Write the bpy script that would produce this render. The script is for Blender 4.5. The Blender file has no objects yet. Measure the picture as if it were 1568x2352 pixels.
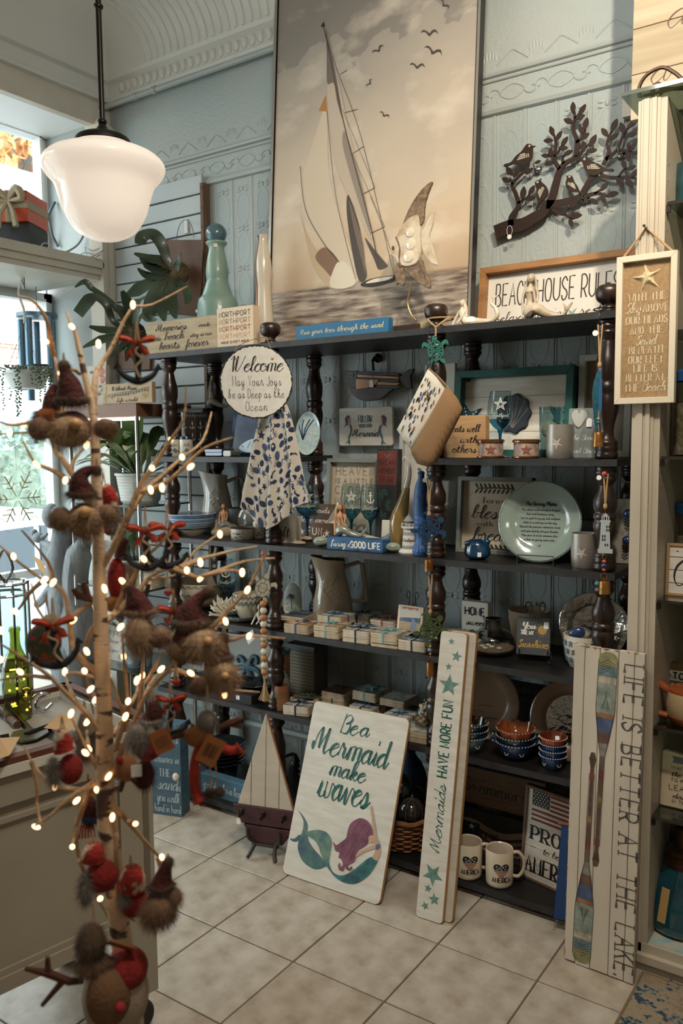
import bpy,math,random
from mathutils import Matrix,Vector
sc=bpy.context.scene
col=sc.collection
RND=random.Random(11)
U=RND.uniform
PI=math.pi;cos=math.cos;sin=math.sin
def lin(h):
 h=h.lstrip('#');o=[]
 for i in(0,2,4):
  c=int(h[i:i+2],16)/255
  o.append(c/12.92 if c<=.04045 else((c+.055)/1.055)**2.4)
 return(*o,1)
# --- camera (metres; X along the shelf, Y into the wall, Z up)
CAM=Vector((2.009,-2.363,1.489));FPX=1906.4;IW,IH=1568,2352
CR=Vector((.82498,.56508,-.00922));CU=Vector((-.04194,.07749,.99611));CF=Vector((-.5636,.82139,-.08763))
cd=bpy.data.cameras.new('camera');cam=bpy.data.objects.new('camera',cd);col.objects.link(cam)
cam.matrix_world=Matrix(((CR.x,CU.x,-CF.x,CAM.x),(CR.y,CU.y,-CF.y,CAM.y),(CR.z,CU.z,-CF.z,CAM.z),(0,0,0,1)))
cd.sensor_fit='VERTICAL';cd.sensor_height=36;cd.lens=FPX/IH*36;cd.clip_start=.05
cd.dof.use_dof=True;cd.dof.focus_distance=2.6;cd.dof.aperture_fstop=5.0
sc.camera=cam
# --- sky, lamps, exposure
vs=sc.view_settings;vs.view_transform='Standard';vs.look='None';vs.gamma=1;vs.use_curve_mapping=False
vs.exposure=-0.12
w=bpy.data.worlds.new('sky');sc.world=w;w.use_nodes=True
bg=w.node_tree.nodes['Background'];bg.inputs[0].default_value=(.92,.965,1,1);bg.inputs[1].default_value=8.5
def lamp(name,kind,loc,e,c,size=.1,to=None,spot=None,blend=.5):
 d=bpy.data.lights.new(name,kind);d.energy=e;d.color=c
 if kind=='AREA':d.size=size
 else:d.shadow_soft_size=size
 if kind=='SPOT':d.spot_size=math.radians(spot);d.spot_blend=blend
 o=bpy.data.objects.new(name,d);col.objects.link(o);o.location=loc
 if to:o.rotation_euler=(Vector(to)-Vector(loc)).to_track_quat('-Z','Y').to_euler()
 return o
WARM=(1,.86,.66)
lamp('track_lamp','SPOT',(2.05,-1.25,3.15),170,WARM,.035,(1.05,.4,2.3),62,.8)
lamp('track_lamp','SPOT',(1.75,-1.55,3.2),130,(1,.90,.76),.05,(.75,-.3,.6),80,.9)
lamp('fill_lamp','POINT',(1.3,-1.25,2.85),42,(1,.94,.86),.15)  # unseen point light without fixture, added to brighten cove, painting and upper wall
lamp('fill_lamp','POINT',(2.9,-3.0,2.75),12,(1,.9,.78),.15)  # weak unseen fill added behind the camera, no fixture
sc.cycles.max_bounces=8;sc.cycles.transparent_max_bounces=16;sc.cycles.caustics_reflective=False;sc.cycles.caustics_refractive=False
sc.cycles.sample_clamp_indirect=4
# --- picture point -> point in the room
def ray(u,v):return CF+CR*((u-IW/2)/FPX)-CU*((v-IH/2)/FPX)
def at_x(u,v,x):d=ray(u,v);return CAM+d*((x-CAM.x)/d.x)
def at_y(u,v,y):d=ray(u,v);return CAM+d*((y-CAM.y)/d.y)
def at_z(u,v,z):d=ray(u,v);return CAM+d*((z-CAM.z)/d.z)
def at_d(u,v,t):return CAM+ray(u,v)*t
def dep(P):return(P-CAM).dot(CF)
def wid(P,du):return du*dep(P)/FPX
def hgt(P,v,u=None):
 d=P-CAM;u=IW/2+FPX*d.dot(CR)/d.dot(CF)if u is None else u
 return at_y(u,v,P.y).z-P.z
# --- mesh builder
class MB:
 def __init__(s):s.v=[];s.f=[];s.mi=[];s.m=0;s.X=Matrix.Identity(4)
 def at(s,x=0,y=0,z=0,rz=0,rx=0,ry=0,sc_=1):
  s.X=Matrix.Translation((x,y,z))@Matrix.Rotation(rz,4,'Z')@Matrix.Rotation(ry,4,'Y')@Matrix.Rotation(rx,4,'X')@Matrix.Scale(sc_,4);return s
 def add(s,vs_,fs):
  n=len(s.v);X=s.X
  s.v+=[tuple(X@Vector(p))for p in vs_]
  s.f+=[tuple(i+n for i in f)for f in fs];s.mi+=[s.m]*len(fs);return s
 def box(s,x0,x1,y0,y1,z0,z1):
  return s.add([(x,y,z)for z in(z0,z1)for y in(y0,y1)for x in(x0,x1)],[(0,2,3,1),(4,5,7,6),(0,1,5,4),(2,6,7,3),(0,4,6,2),(1,3,7,5)])
 def prism(s,pts,y0,y1,bev=0):
  """outline in x,z, front face at y0 (towards -Y), back at y1"""
  a=sum(pts[i][0]*pts[(i+1)%len(pts)][1]-pts[(i+1)%len(pts)][0]*pts[i][1]for i in range(len(pts)))
  if a<0:pts=pts[::-1]
  n=len(pts);rings=[]
  if bev:rings.append((y0,inset(pts,bev)));rings.append((y0+bev,pts))
  else:rings.append((y0,pts))
  rings.append((y1,pts))
  V=[(p[0],y,p[1])for y,q in rings for p in q];F=[tuple(range(n))]
  for k in range(len(rings)-1):
   for i in range(n):
    j=(i+1)%n;F.append((k*n+i,(k+1)*n+i,(k+1)*n+j,k*n+j))
  F.append(tuple(range(len(rings)*n-1,(len(rings)-1)*n-1,-1)))
  return s.add(V,F)
 def rbox(s,x0,x1,y0,y1,z0,z1,r=.004,bev=0):
  return s.prism(rrect(x0,x1,z0,z1,r),y0,y1,bev)
 def lathe(s,prof,n=24,c=(0,0,0),sx=1,sy=1,a0=0,a1=2*PI):
  full=abs(a1-a0-2*PI)<1e-6;m=n if full else n+1;V=[];F=[]
  for r,z in prof:
   for i in range(m):
    a=a0+(a1-a0)*i/n;V.append((c[0]+r*cos(a)*sx,c[1]+r*sin(a)*sy,c[2]+z))
  for k in range(len(prof)-1):
   for i in range(n):
    j=(i+1)%m;F.append((k*m+i,k*m+j,(k+1)*m+j,(k+1)*m+i))
  if full:
   if prof[0][0]>1e-5:F.append(tuple(range(m-1,-1,-1)))
   if prof[-1][0]>1e-5 and prof[-1][1]>=prof[-2][1]:F.append(tuple(range((len(prof)-1)*m,len(prof)*m)))
  return s.add(V,F)
 def tube(s,pts,r,n=6,closed=False,cap=True):
  pts=[Vector(p)for p in pts];N=len(pts);V=[];F=[];up=None
  for i,p in enumerate(pts):
   if closed:t=pts[(i+1)%N]-pts[i-1]
   else:t=pts[min(i+1,N-1)]-pts[max(i-1,0)]
   if t.length<1e-9:t=Vector((0,0,1))
   t.normalize()
   if up is None:up=Vector((0,0,1))if abs(t.z)<.9 else Vector((1,0,0))
   a=t.cross(up)
   if a.length<1e-6:a=t.cross(Vector((1,.3,.2)))
   a.normalize();b=a.cross(t);up=b
   rr=r[i]if isinstance(r,(list,tuple))else r
   for k in range(n):
    q=2*PI*k/n;V.append(p+(a*cos(q)+b*sin(q))*rr)
  for i in range(N if closed else N-1):
   j=(i+1)%N
   for k in range(n):
    l=(k+1)%n;F.append((i*n+k,j*n+k,j*n+l,i*n+l))
  if cap and not closed:F.append(tuple(range(n)));F.append(tuple(range(N*n-1,(N-1)*n-1,-1)))
  return s.add(V,F)
 def ell(s,c,rx,ry=None,rz=None,nu=14,nv=9):
  ry=rx if ry is None else ry;rz=rx if rz is None else rz
  V=[(c[0],c[1],c[2]-rz)];F=[]
  for k in range(1,nv):
   t=-PI/2+PI*k/nv
   for i in range(nu):
    a=2*PI*i/nu;V.append((c[0]+rx*cos(t)*cos(a),c[1]+ry*cos(t)*sin(a),c[2]+rz*sin(t)))
  V.append((c[0],c[1],c[2]+rz));L=len(V)-1
  for i in range(nu):
   j=(i+1)%nu;F.append((0,1+j,1+i));b=1+(nv-2)*nu;F.append((L,b+i,b+j))
   for k in range(nv-2):
    a=1+k*nu;F.append((a+i,a+j,a+nu+j,a+nu+i))
  return s.add(V,F)
 def poly(s,pts,y=0):
  a=sum(pts[i][0]*pts[(i+1)%len(pts)][1]-pts[(i+1)%len(pts)][0]*pts[i][1]for i in range(len(pts)))
  if a<0:pts=pts[::-1]
  return s.add([(p[0],y,p[1])for p in pts],[tuple(range(len(pts)))])
 def ribbon(s,pts,wf,y=0,closed=False):
  """flat stroke in x,z; wf = width or function(direction) -> width"""
  n=len(pts)
  if n<2:return s
  L=[]
  for i,p in enumerate(pts):
   q0=pts[i-1]if(i or closed)else p;q1=pts[(i+1)%n]if(i<n-1 or closed)else p
   dx,dz=q1[0]-q0[0],q1[1]-q0[1];l=math.hypot(dx,dz)or 1e-9;dx/=l;dz/=l
   wd=(wf((dx,dz))if callable(wf)else(wf[i]if isinstance(wf,(list,tuple))else wf))/2
   L.append(((p[0]-dz*wd,y,p[1]+dx*wd),(p[0]+dz*wd,y,p[1]-dx*wd)))
  V=[q for ab in L for q in ab];m=n if closed else n-1
  return s.add(V,[(2*i,2*i+1,2*((i+1)%n)+1,2*((i+1)%n))for i in range(m)])
 def sheet(s,fn,nu,nv,thick=0):
  """grid surface fn(a,b) with a,b in 0..1"""
  V=[fn(i/nu,j/nv)for j in range(nv+1)for i in range(nu+1)]
  F=[(j*(nu+1)+i,j*(nu+1)+i+1,(j+1)*(nu+1)+i+1,(j+1)*(nu+1)+i)for j in range(nv)for i in range(nu)]
  return s.add(V,F)
 def hair(s,c,rad,n,ln,wd,drop=.3,low=-1):
  """loose fur: n thin tapering strands growing out of an ellipsoid"""
  for _ in range(n):
   z=U(low,1);a=U(0,2*PI);q=math.sqrt(max(0,1-z*z));d=Vector((q*cos(a),q*sin(a),z))
   p=Vector(c)+Vector((d.x*rad[0],d.y*rad[1],d.z*rad[2]))
   e=p+(d+Vector((U(-.5,.5),U(-.5,.5),U(-.4,.2)-drop)))*ln*U(.5,1.15)
   t=Vector((U(-1,1),U(-1,1),U(-1,1))).normalized()*wd
   s.add([p-t,p+t,e],[(0,1,2)])
  return s
def inset(pts,d):
 n=len(pts);o=[]
 for i in range(n):
  a=Vector(pts[i-1]);b=Vector(pts[i]);c=Vector(pts[(i+1)%n])
  e1=(b-a);e2=(c-b)
  if e1.length<1e-9 or e2.length<1e-9:o.append(tuple(b));continue
  e1.normalize();e2.normalize();n1=Vector((-e1.y,e1.x));n2=Vector((-e2.y,e2.x));m=n1+n2
  k=max(m.length_squared/2,.35);o.append(tuple(b+m*(d/(k if k>0 else 1))))
 return o
def rrect(x0,x1,z0,z1,r,n=4):
 r=min(r,(x1-x0)/2-1e-5,(z1-z0)/2-1e-5);P=[]
 for cx,cz,a in((x1-r,z0+r,-PI/2),(x1-r,z1-r,0),(x0+r,z1-r,PI/2),(x0+r,z0+r,PI)):
  for k in range(n+1):t=a+PI/2*k/n;P.append((cx+r*cos(t),cz+r*sin(t)))
 return P
def circ(cx,cz,r,n=24,rz=None,a0=0):
 rz=r if rz is None else rz
 return[(cx+r*cos(a0+2*PI*i/n),cz+rz*sin(a0+2*PI*i/n))for i in range(n)]
def star(cx,cz,r,ri,a0=PI/2,n=5):
 return[(cx+(r if i%2==0 else ri)*cos(a0+PI*i/n),cz+(r if i%2==0 else ri)*sin(a0+PI*i/n))for i in range(2*n)]
def cr(pts,k=4,closed=False):
 """Catmull-Rom through 2D or 3D points"""
 n=len(pts);o=[];D=len(pts[0])
 if n<3:return list(pts)
 for i in range(n if closed else n-1):
  g=(lambda j:pts[j%n])if closed else(lambda j:pts[max(0,min(n-1,j))])
  p0,p1,p2,p3=g(i-1),g(i),g(i+1),g(i+2)
  for s_ in range(k):
   t=s_/k
   o.append(tuple(.5*(2*p1[d]+(p2[d]-p0[d])*t+(2*p0[d]-5*p1[d]+4*p2[d]-p3[d])*t*t+(3*p1[d]-p0[d]-3*p2[d]+p3[d])*t**3)for d in range(D)))
 if not closed:o.append(tuple(pts[-1]))
 return o
# --- objects
def link(name,data):o=bpy.data.objects.new(name,data);col.objects.link(o);return o
def put(name,mb,m,par=None,smooth=False,label=None,kind=None):
 me=bpy.data.meshes.new(name);me.from_pydata(mb.v,[],mb.f)
 ms=m if isinstance(m,(list,tuple))else[m]
 for x in ms:me.materials.append(x)
 if len(ms)>1:me.polygons.foreach_set('material_index',mb.mi)
 if smooth:me.polygons.foreach_set('use_smooth',[True]*len(mb.f));me.set_sharp_from_angle(angle=math.radians(smooth if smooth>1 else 40))
 me.update()
 o=link(name,me)
 if par is not None:o.parent=par
 if label:o['label']=label
 if kind:o['kind']=kind
 return o
def tag(o,label,cat,group=None,loc=None,rz=None,rx=None,ry=None):
 o['label']=label;o['category']=cat
 if group:o['group']=group
 if loc is not None:o.location=loc
 o.rotation_euler=(rx or 0,ry or 0,rz or 0);return o
def thing(name,label,cat,loc=(0,0,0),rz=0,group=None,rx=0,ry=0):
 o=link(name,None);o.empty_display_size=.05
 return tag(o,label,cat,group,loc,rz,rx,ry)
def solo(name,mb,m,label,cat,loc=(0,0,0),rz=0,group=None,rx=0,ry=0,smooth=False):
 return tag(put(name,mb,m,None,smooth),label,cat,group,loc,rz,rx,ry)
def struct(name,mb,m,smooth=False,par=None):return put(name,mb,m,par,smooth,None,None if par else 'structure')
def dup(root,loc=None,rz=None,label=None,group=None):
 r=root.copy();col.objects.link(r)
 if loc is not None:r.location=loc
 if rz is not None:r.rotation_euler=(root.rotation_euler.x,root.rotation_euler.y,rz)
 if label:r['label']=label
 if group:r['group']=group
 for ch in list(root.children):
  c=ch.copy();col.objects.link(c);c.parent=r
  for g in list(ch.children):d=g.copy();col.objects.link(d);d.parent=c
 return r
# --- materials
MATS={}
def mat(name,c,r=.55,m=0,n=None,st=(1,1,1),bump=0,bs=80,coat=0,em=0,sheen=0,det=4,lo=.35,hi=.65):
 """n = (noise scale, second colour)"""
 if name in MATS:return MATS[name]
 M=bpy.data.materials.new(name);M.use_nodes=True;T=M.node_tree;N=T.nodes;L=T.links
 b=N['Principled BSDF'];b.inputs['Base Color'].default_value=lin(c);b.inputs['Roughness'].default_value=r;b.inputs['Metallic'].default_value=m
 if coat:b.inputs['Coat Weight'].default_value=coat;b.inputs['Coat Roughness'].default_value=.08
 if sheen:b.inputs['Sheen Weight'].default_value=sheen
 if em:b.inputs['Emission Color'].default_value=lin(c);b.inputs['Emission Strength'].default_value=em
 if n or bump:
  tc=N.new('ShaderNodeTexCoord');mp=N.new('ShaderNodeMapping');mp.inputs['Scale'].default_value=st;L.new(tc.outputs['Object'],mp.inputs[0])
 if n:
  t=N.new('ShaderNodeTexNoise');t.inputs['Scale'].default_value=n[0];t.inputs['Detail'].default_value=det;L.new(mp.outputs[0],t.inputs['Vector'])
  k=N.new('ShaderNodeValToRGB');k.color_ramp.elements[0].position=lo;k.color_ramp.elements[1].position=hi
  k.color_ramp.elements[0].color=lin(c);k.color_ramp.elements[1].color=lin(n[1]);L.new(t.outputs[0],k.inputs[0]);L.new(k.outputs[0],b.inputs['Base Color'])
 if bump:
  t2=N.new('ShaderNodeTexNoise');t2.inputs['Scale'].default_value=bs;t2.inputs['Detail'].default_value=3;L.new(mp.outputs[0],t2.inputs['Vector'])
  bp=N.new('ShaderNodeBump');bp.inputs['Strength'].default_value=bump;bp.inputs['Distance'].default_value=.01;L.new(t2.outputs[0],bp.inputs['Height']);L.new(bp.outputs[0],b.inputs['Normal'])
 MATS[name]=M;return M
def thin_glass(name,c='ffffff',refl=.9,rough=.02,ior=1.45):
 if name in MATS:return MATS[name]
 M=bpy.data.materials.new(name);M.use_nodes=True;T=M.node_tree;N=T.nodes;L=T.links
 N.remove(N['Principled BSDF']);o=N['Material Output']
 t=N.new('ShaderNodeBsdfTransparent');t.inputs[0].default_value=lin(c)
 g=N.new('ShaderNodeBsdfGlossy');g.inputs['Roughness'].default_value=rough
 f=N.new('ShaderNodeLayerWeight');f.inputs[0].default_value=.5
 p=N.new('ShaderNodeMath');p.operation='POWER';p.inputs[1].default_value=3.5;L.new(f.outputs['Facing'],p.inputs[0])
 k=N.new('ShaderNodeMath');k.operation='MULTIPLY_ADD';k.inputs[1].default_value=refl*.75;k.inputs[2].default_value=.045;L.new(p.outputs[0],k.inputs[0])
 x=N.new('ShaderNodeMixShader');L.new(k.outputs[0],x.inputs[0]);L.new(t.outputs[0],x.inputs[1]);L.new(g.outputs[0],x.inputs[2]);L.new(x.outputs[0],o.inputs[0])
 MATS[name]=M;return M
# --- hand-drawn letters: skeleton strokes on a small grid, inked as flat ribbons
DIG='0123456789ABCDEFGHIJ'
UP={'A':'043E64 1858','B':'040E ~0E3E4D4A3909 ~3957553404','C':'~5C4E2E0B07244456','D':'040E ~0E2E4D5B57452404','E':'54040E5E 0949','F':'040E5E 0949','G':'~5C4E2E0B07244456 565939','H':'040E 646E 0969','I':'040E','J':'~4E46341406','K':'040E 5E08 2A54','L':'0E0454','M':'040E366E64','N':'040E545E','O':'@3E1D091534556 95D'.replace(' ',''),'P':'040E ~0E3E5C5A3808','Q':'@3E1D09153455695D 3764','R':'040E ~0E3E5C5A3808 2854','S':'~5C3E1D0B294856341406','T':'0E6E 3E34','U':'~0E07153455676E','V':'0E346E','W':'0E244C648E','X':'0E64 6E04','Y':'0E396E 3934','Z':'0E5E0454','.':'04140515',',':'~141503',"'":'0E0C','-':'0949','~':'~091A2839','!':'0E07 0405','_':'0464','*':'0A0B1B1A'}
LO={'a':'~483918061424 46 ~49455466','b':'~05293D2E1C16244547386868','c':'~48391806143456','d':'~48391806142446 ~4E455466','e':'~062748391806143456','f':'~05284D3E2C2210123556','g':'~48391806142446 ~49423020113466','h':'~05293D2E1C14 ~163949455466','i':'~0519152436 1C1D','j':'~051911000124 1C1D','k':'~05293D2E1C14 ~163948264466','l':'~05293D2E1C152446','m':'~051914 ~17294944 ~475979758496','n':'~051914 ~172949455466','o':'@290805244548 ~284757','p':'~0519 1910 ~17294957452415','q':'~48391806142446 4940 4062','r':'~051A2838354456','s':'~0529373514 ~143456','t':'~052D253456 0A4A','u':'~0519152446 ~49455466','v':'~051924344968','w':'~051915244549 ~4654757998','x':'~0519344456 5914','y':'~0519152446 ~49423020113466','z':'~0949 491454'}
for k_ in LO:LO[k_]=LO[k_].replace('24 46','2446')
PR={'a':'~483918061424 46 4944','b':'0E04 @291805142446 48','d':'4E44 @291805142446 48','g':'@291805142446 48 ~4942301001','h':'0E04 ~07294844','i':'0904 0C0D','l':'0E04','m':'0904 ~07293844 ~37597874','n':'0904 ~07294844','p':'0900 @291805142446 48','r':'0904 ~072939','s':'~48290817264514 05','t':'1D1524 0939','u':'~0906143446 4944','v':'092449','w':'0914376489','y':'0924 4910','k':'0E04 4906 1744','o':'@290805244548','c':'~483918051434 45','e':'~06464819080514 3445','f':'~3D2E1C14 0939','x':'0944 4904','j':'1911 1C1D','z':'09490444','q':'@291805142446 48 4940'}
for k_ in PR:PR[k_]=PR[k_].replace('24 46','2446').replace('2446 48','244648').replace('1434 45','143445').replace('0514 3445','05143445').replace('4514 05','451405')
CAPS={'M':'~0806151A2D3E 3E46 ~46596B7E 7E76 ~768495A6','W':'~0C1E2E2A34 ~34495E 5E55 ~556486BE','B':'040E ~0B1D3E5C4A29 ~294A5856441405','S':'~4C4E2D1B2A48 46241406','R':'040E ~0B1D3E5C4A18 ~28375465','Y':'~0D1E1A2848 5E52301012','J':'~1D3E5E ~4E43210002','D':'~1D14 ~0C1E4E6B683403','O':'@3E1C07244467 6B','T':'~0C1E4D7E ~4D342406','L':'~3C4E2D24042445','G':'~5D3E0B07244568 6838','P':'040E ~0B1D3E5C4917','N':'~0414 1E1E 1E54 ~545E7E','A':'~0405243E 3E44 1848','F':'~0C1E5E ~3E34 1848','H':'040E 545E ~09395A'}
for k_ in CAPS:CAPS[k_]=CAPS[k_].replace('48 46','4846').replace('67 6B','676B').replace('48 5E','48 5E').replace('0414 1E1E','041E')
def glyph(ch,style):
 if style in('script','brush','hand'):g=LO.get(ch)or(CAPS.get(ch)if style!='hand' else None)or UP.get(ch)
 else:g=PR.get(ch)or LO.get(ch)or UP.get(ch)
 if g is None:g=UP.get(ch.upper())
 S=[];mx=0
 for t in(g or '').split():
  mode=t[0]if t[0]in '~@' else '';t=t[1:]if mode else t
  P=[(DIG.index(t[i]),DIG.index(t[i+1])-4)for i in range(0,len(t)-1,2)]
  mx=max([mx]+[p[0]for p in P])
  if mode=='~':P=cr(P,3)
  if mode=='@':P=cr(P,3,True);P=P+[P[0]]
  S.append(P)
 return S,mx
def text(mb,s,x,z,h,style='sans',al='c',w=None,wt=None,y=-.0008,sx=1.0,rot=0):
 """ink the string s; h = capital height; (x,z) = anchor on the baseline; w = fit to this width"""
 k=h/10;slant={'script':.28,'brush':.22,'ital':.2}.get(style,0)
 joined=style in('script','brush');gap={'script':-.1,'brush':-.1,'serif':2.6,'sans':2.4,'hand':2.0,'wide':3.4,'ital':2.2}.get(style,2.2)
 pen=0;items=[]
 for ch in s:
  if ch==' ':pen+=6 if style=='serif' else 4.2;continue
  S,mx=glyph(ch,style)
  g=gap
  if joined and not ch.islower():g=1.2
  items+=[[(pen+px+pz*slant,pz)for px,pz in P]for P in S];pen+=mx+g
 tot=max(pen-(gap if not joined else 0),1)
 kx=k*sx if w is None else w/tot
 ox={'c':-tot/2,'l':0,'r':-tot}[al]*kx
 wt=wt or h*{'sans':.085,'wide':.09,'script':.13,'brush':.2,'serif':.17,'hand':.055,'ital':.08}[style]
 if joined:wf=lambda d:wt*max(.32,abs(d[0]*.55+d[1]*.83))if d[1]<.2 else wt*.34
 elif style=='serif':wf=lambda d:wt*(.34+.66*abs(d[1])**1.5)
 else:wf=wt
 c,sn=cos(rot),sin(rot)
 for P in items:
  Q=[(ox+px*kx,pz*k)for px,pz in P]
  Q=[(x+a*c-b*sn,z+a*sn+b*c)for a,b in Q]
  mb.ribbon(Q,wf,y)
  if style=='serif' and rot==0 or style=='serif':
   for e,q in((Q[0],Q[1]),(Q[-1],Q[-2])):
    ex,ez=(e[0]-x)*c+(e[1]-z)*sn,-(e[0]-x)*sn+(e[1]-z)*c
    qx,qz=(q[0]-x)*c+(q[1]-z)*sn,-(q[0]-x)*sn+(q[1]-z)*c
    if abs(ez-qz)>abs(ex-qx)and(ez<.05*h or ez>.93*h):
     l=wt*.95;A=[(ex-l,ez),(ex+l,ez)]
     mb.ribbon([(x+a*c-b*sn,z+a*sn+b*c)for a,b in A],wt*.38,y)
  elif style!='hand' or wt>.0012:
   for e in(Q[0],Q[-1]):
    if joined and wt>.004:mb.poly(circ(e[0],e[1],wt*.3,6),y)
 return mb
def lines(par,rows,m,name='lettering',y=-.0008):
 """rows: (string, x, z, cap height, style, align, fit width, weight)"""
 mb=MB()
 for r in rows:
  r=list(r)+[None]*(8-len(r));text(mb,r[0],r[1],r[2],r[3],r[4]or 'sans',r[5]or 'c',r[6],r[7],y)
 return put(name,mb,m,par)
# --- palette
WALL=mat('tin_wall_paint','a0abab',.5,bump=.25,bs=70,n=(3,'a9afac'))
TIN=mat('tin_relief_paint','a7adaa',.42)
CREAM=mat('cream_trim_paint','d3cdbf',.45,n=(4,'c4beb0'))
WHITEP=mat('white_window_paint','eceded',.5)
COVE=mat('cove_tin_paint','d0d1cb',.5,bump=.06,bs=200)
BLACKW=mat('black_shelf_board','121110',.42,n=(5,'191819'),st=(1,8,8),bump=.05,bs=60)
EDGE=mat('worn_shelf_edge','212020',.5,n=(40,'2c2b2b'),bump=.1,bs=200)
TURN=mat('turned_dark_wood','1d130f',.34,n=(9,'2f1c13'),st=(6,6,1),coat=.2)
YW=.40;X1=-1.20;XG=-1.72;ZC=3.38
# --- floor: real tiles with recessed grout
GROUT=mat('floor_grout','6d5f50',.9)
TILE=[mat('floor_tile_%s'%k,a,.38,n=(14,b),det=12,lo=.32,hi=.68,bump=.04,bs=30)for k,a,b in(('pale','b9ae9f','988a78'),('warm','b4a797','93836f'),('sand','bdb2a3','9c8f7e'))]
struct('floor',MB().box(-3,5,-5.2,.45,-.06,-.004),GROUT);floor=bpy.data.objects['floor']
T_=.305;OY=-.284
tm=[]
for k in range(3):
 b=MB();b.rbox(0,T_-.005,0,.012,0,T_-.005,.003,.0015)
 me=bpy.data.meshes.new('tile');me.from_pydata([(x,z,.0005-y)for x,y,z in b.v],[],[f[::-1]for f in b.f]);me.materials.append(TILE[k]);tm.append(me)
ntile=0
for i in range(-5,12):
 for j in range(-8,3):
  o=link('floor_tile',tm[(i*7+j*3+i*j)%3]);o.parent=floor
  o.location=(i*T_+.0025,OY+j*T_+.0025,U(-.0006,.0004));ntile+=1
# --- back wall with pressed tin
wb=MB().box(-1.72,4.2,YW,YW+.12,-.06,3.6);struct('wall_back',wb,WALL);wall=bpy.data.objects['wall_back']
rel=MB();cw,chh=.11,.165;ncol=int((2.0+.55)/cw)
for i in range(ncol+1):
 x=-.55+i*cw
 rel.tube([(x,YW+.002,.02),(x,YW+.002,2.6)],.006,5);rel.tube([(x+.012,YW+.001,.02),(x+.012,YW+.001,2.6)],.0035,4)
 for j in range(15):
  z=.16+j*chh
  rel.tube([(x+.059+.034*cos(a),YW+.0028,z+.068*sin(a))for a in[2*PI*q/12 for q in range(12)]],.0048,5,closed=True)
  if.9<x<1.45 or x<.2 or z<1.9:
   for a in(.6,PI-.6,PI+.6,-.6):rel.ell((x+.059+.026*cos(a),YW,z+.083+.014*sin(a)),.013,.004,.006,6,4)
   rel.ell((x+.059,YW,z+.083),.008,.006,.011,6,4)
put('pressed_tin_relief',rel,TIN,wall,True,kind='stuff')
fr=MB()
for z,r in((2.612,.016),(2.715,.007),(2.735,.011),(2.2,0)):
 if r:fr.tube([(X1,YW-.002,z),(3.5,YW-.002,z)],r,8)
fr.tube([(-.55,YW,.3),(3.5,YW,.3)],.016,8);fr.tube([(-.55,YW,.22),(3.5,YW,.22)],.02,8)
put('frieze_moulding',fr,TIN,wall,True)
sc_=MB()
for i in range(18):
 x=X1+.08+i*.17
 if-.1<x<.7:continue
 for sg in(-1,1):
  sc_.tube([(x+sg*(.012+.03*(1-t)*cos(5.2*t)),YW,2.665+sg*.026*(1-t)*sin(5.2*t))for t in[q/12 for q in range(12)]],.0038,5)
 sc_.tube(cr([(x+.04,YW,2.665),(x+.085,YW,2.69),(x+.13,YW,2.665),(x+.085,YW,2.64)],3,True),.003,5,True)
 for a in(-.7,-.35,0,.35,.7):sc_.ell((x+.035*sin(a),YW,2.765+.035*cos(a)),.005,.0025,.016,6,4)
 sc_.tube(cr([(x+.03,YW,2.762),(x+.06,YW,2.785),(x+.085,YW,2.80),(x+.11,YW,2.785),(x+.14,YW,2.762)],4),.003,5)
put('frieze_scrollwork',sc_,TIN,wall,True,kind='stuff')
cv=MB();prof=[(.0,3.07),(.03,3.07),(.035,3.085),(.022,3.095),(.022,3.15),(.045,3.16),(.05,3.175)]
for k in range(9):
 a=PI/2*k/8;prof.append((.05+.24*(1-cos(a)),3.175+.185*sin(a)))
prof+=[(.30,3.362),(.31,3.372),(.34,3.372),(.36,ZC),(.40,ZC)]
V=[];F=[];np_=len(prof)
for xx in(0,1):
 for d,z in prof:V.append((X1+d if xx==0 else 4.0,YW-d,z))
F=[(i,i+1,np_+i+1,np_+i)for i in range(np_-1)];cv.add(V,F)
struct('trim_1',cv,COVE,True)
fl=MB()
for i in range(46):
 x=-.9+i*.042
 pts=[(x,YW-.05-.24*(1-cos(a))-.001,3.178+.183*sin(a))for a in[PI/2*q/6 for q in range(7)]]
 fl.tube(pts,.0075,5)
for i in range(44):
 x=-1.08+i*.044
 fl.ell((x,YW-.026,3.122),.014,.012,.024,7,5)
put('cove_flutes',fl,COVE,bpy.data.objects['trim_1'],True)
c2=MB();V=[]
for yy in(0,1):
 for d,z in prof:V.append((X1+d,YW-d if yy==0 else-5.2,z))
c2.add(V,F);struct('trim_2',c2,COVE,True)
struct('ceiling',MB().box(-1.9,5,-5.2,.5,ZC,ZC+.08),COVE)
pipe=MB();pipe.tube([(-1.30,.30,3.035),(-1.16,.36,3.052),(-.95,.366,3.056),(3.0,.366,3.056)],.013,8)
struct('trim_3',pipe,WALL,True)
cl=MB()
for x in(-.98,-.86):cl.tube([(x-.012,.366,3.056),(x+.012,.366,3.056)],.017,8)
put('pipe_clamp',cl,WALL,bpy.data.objects['trim_3'],True)
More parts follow.
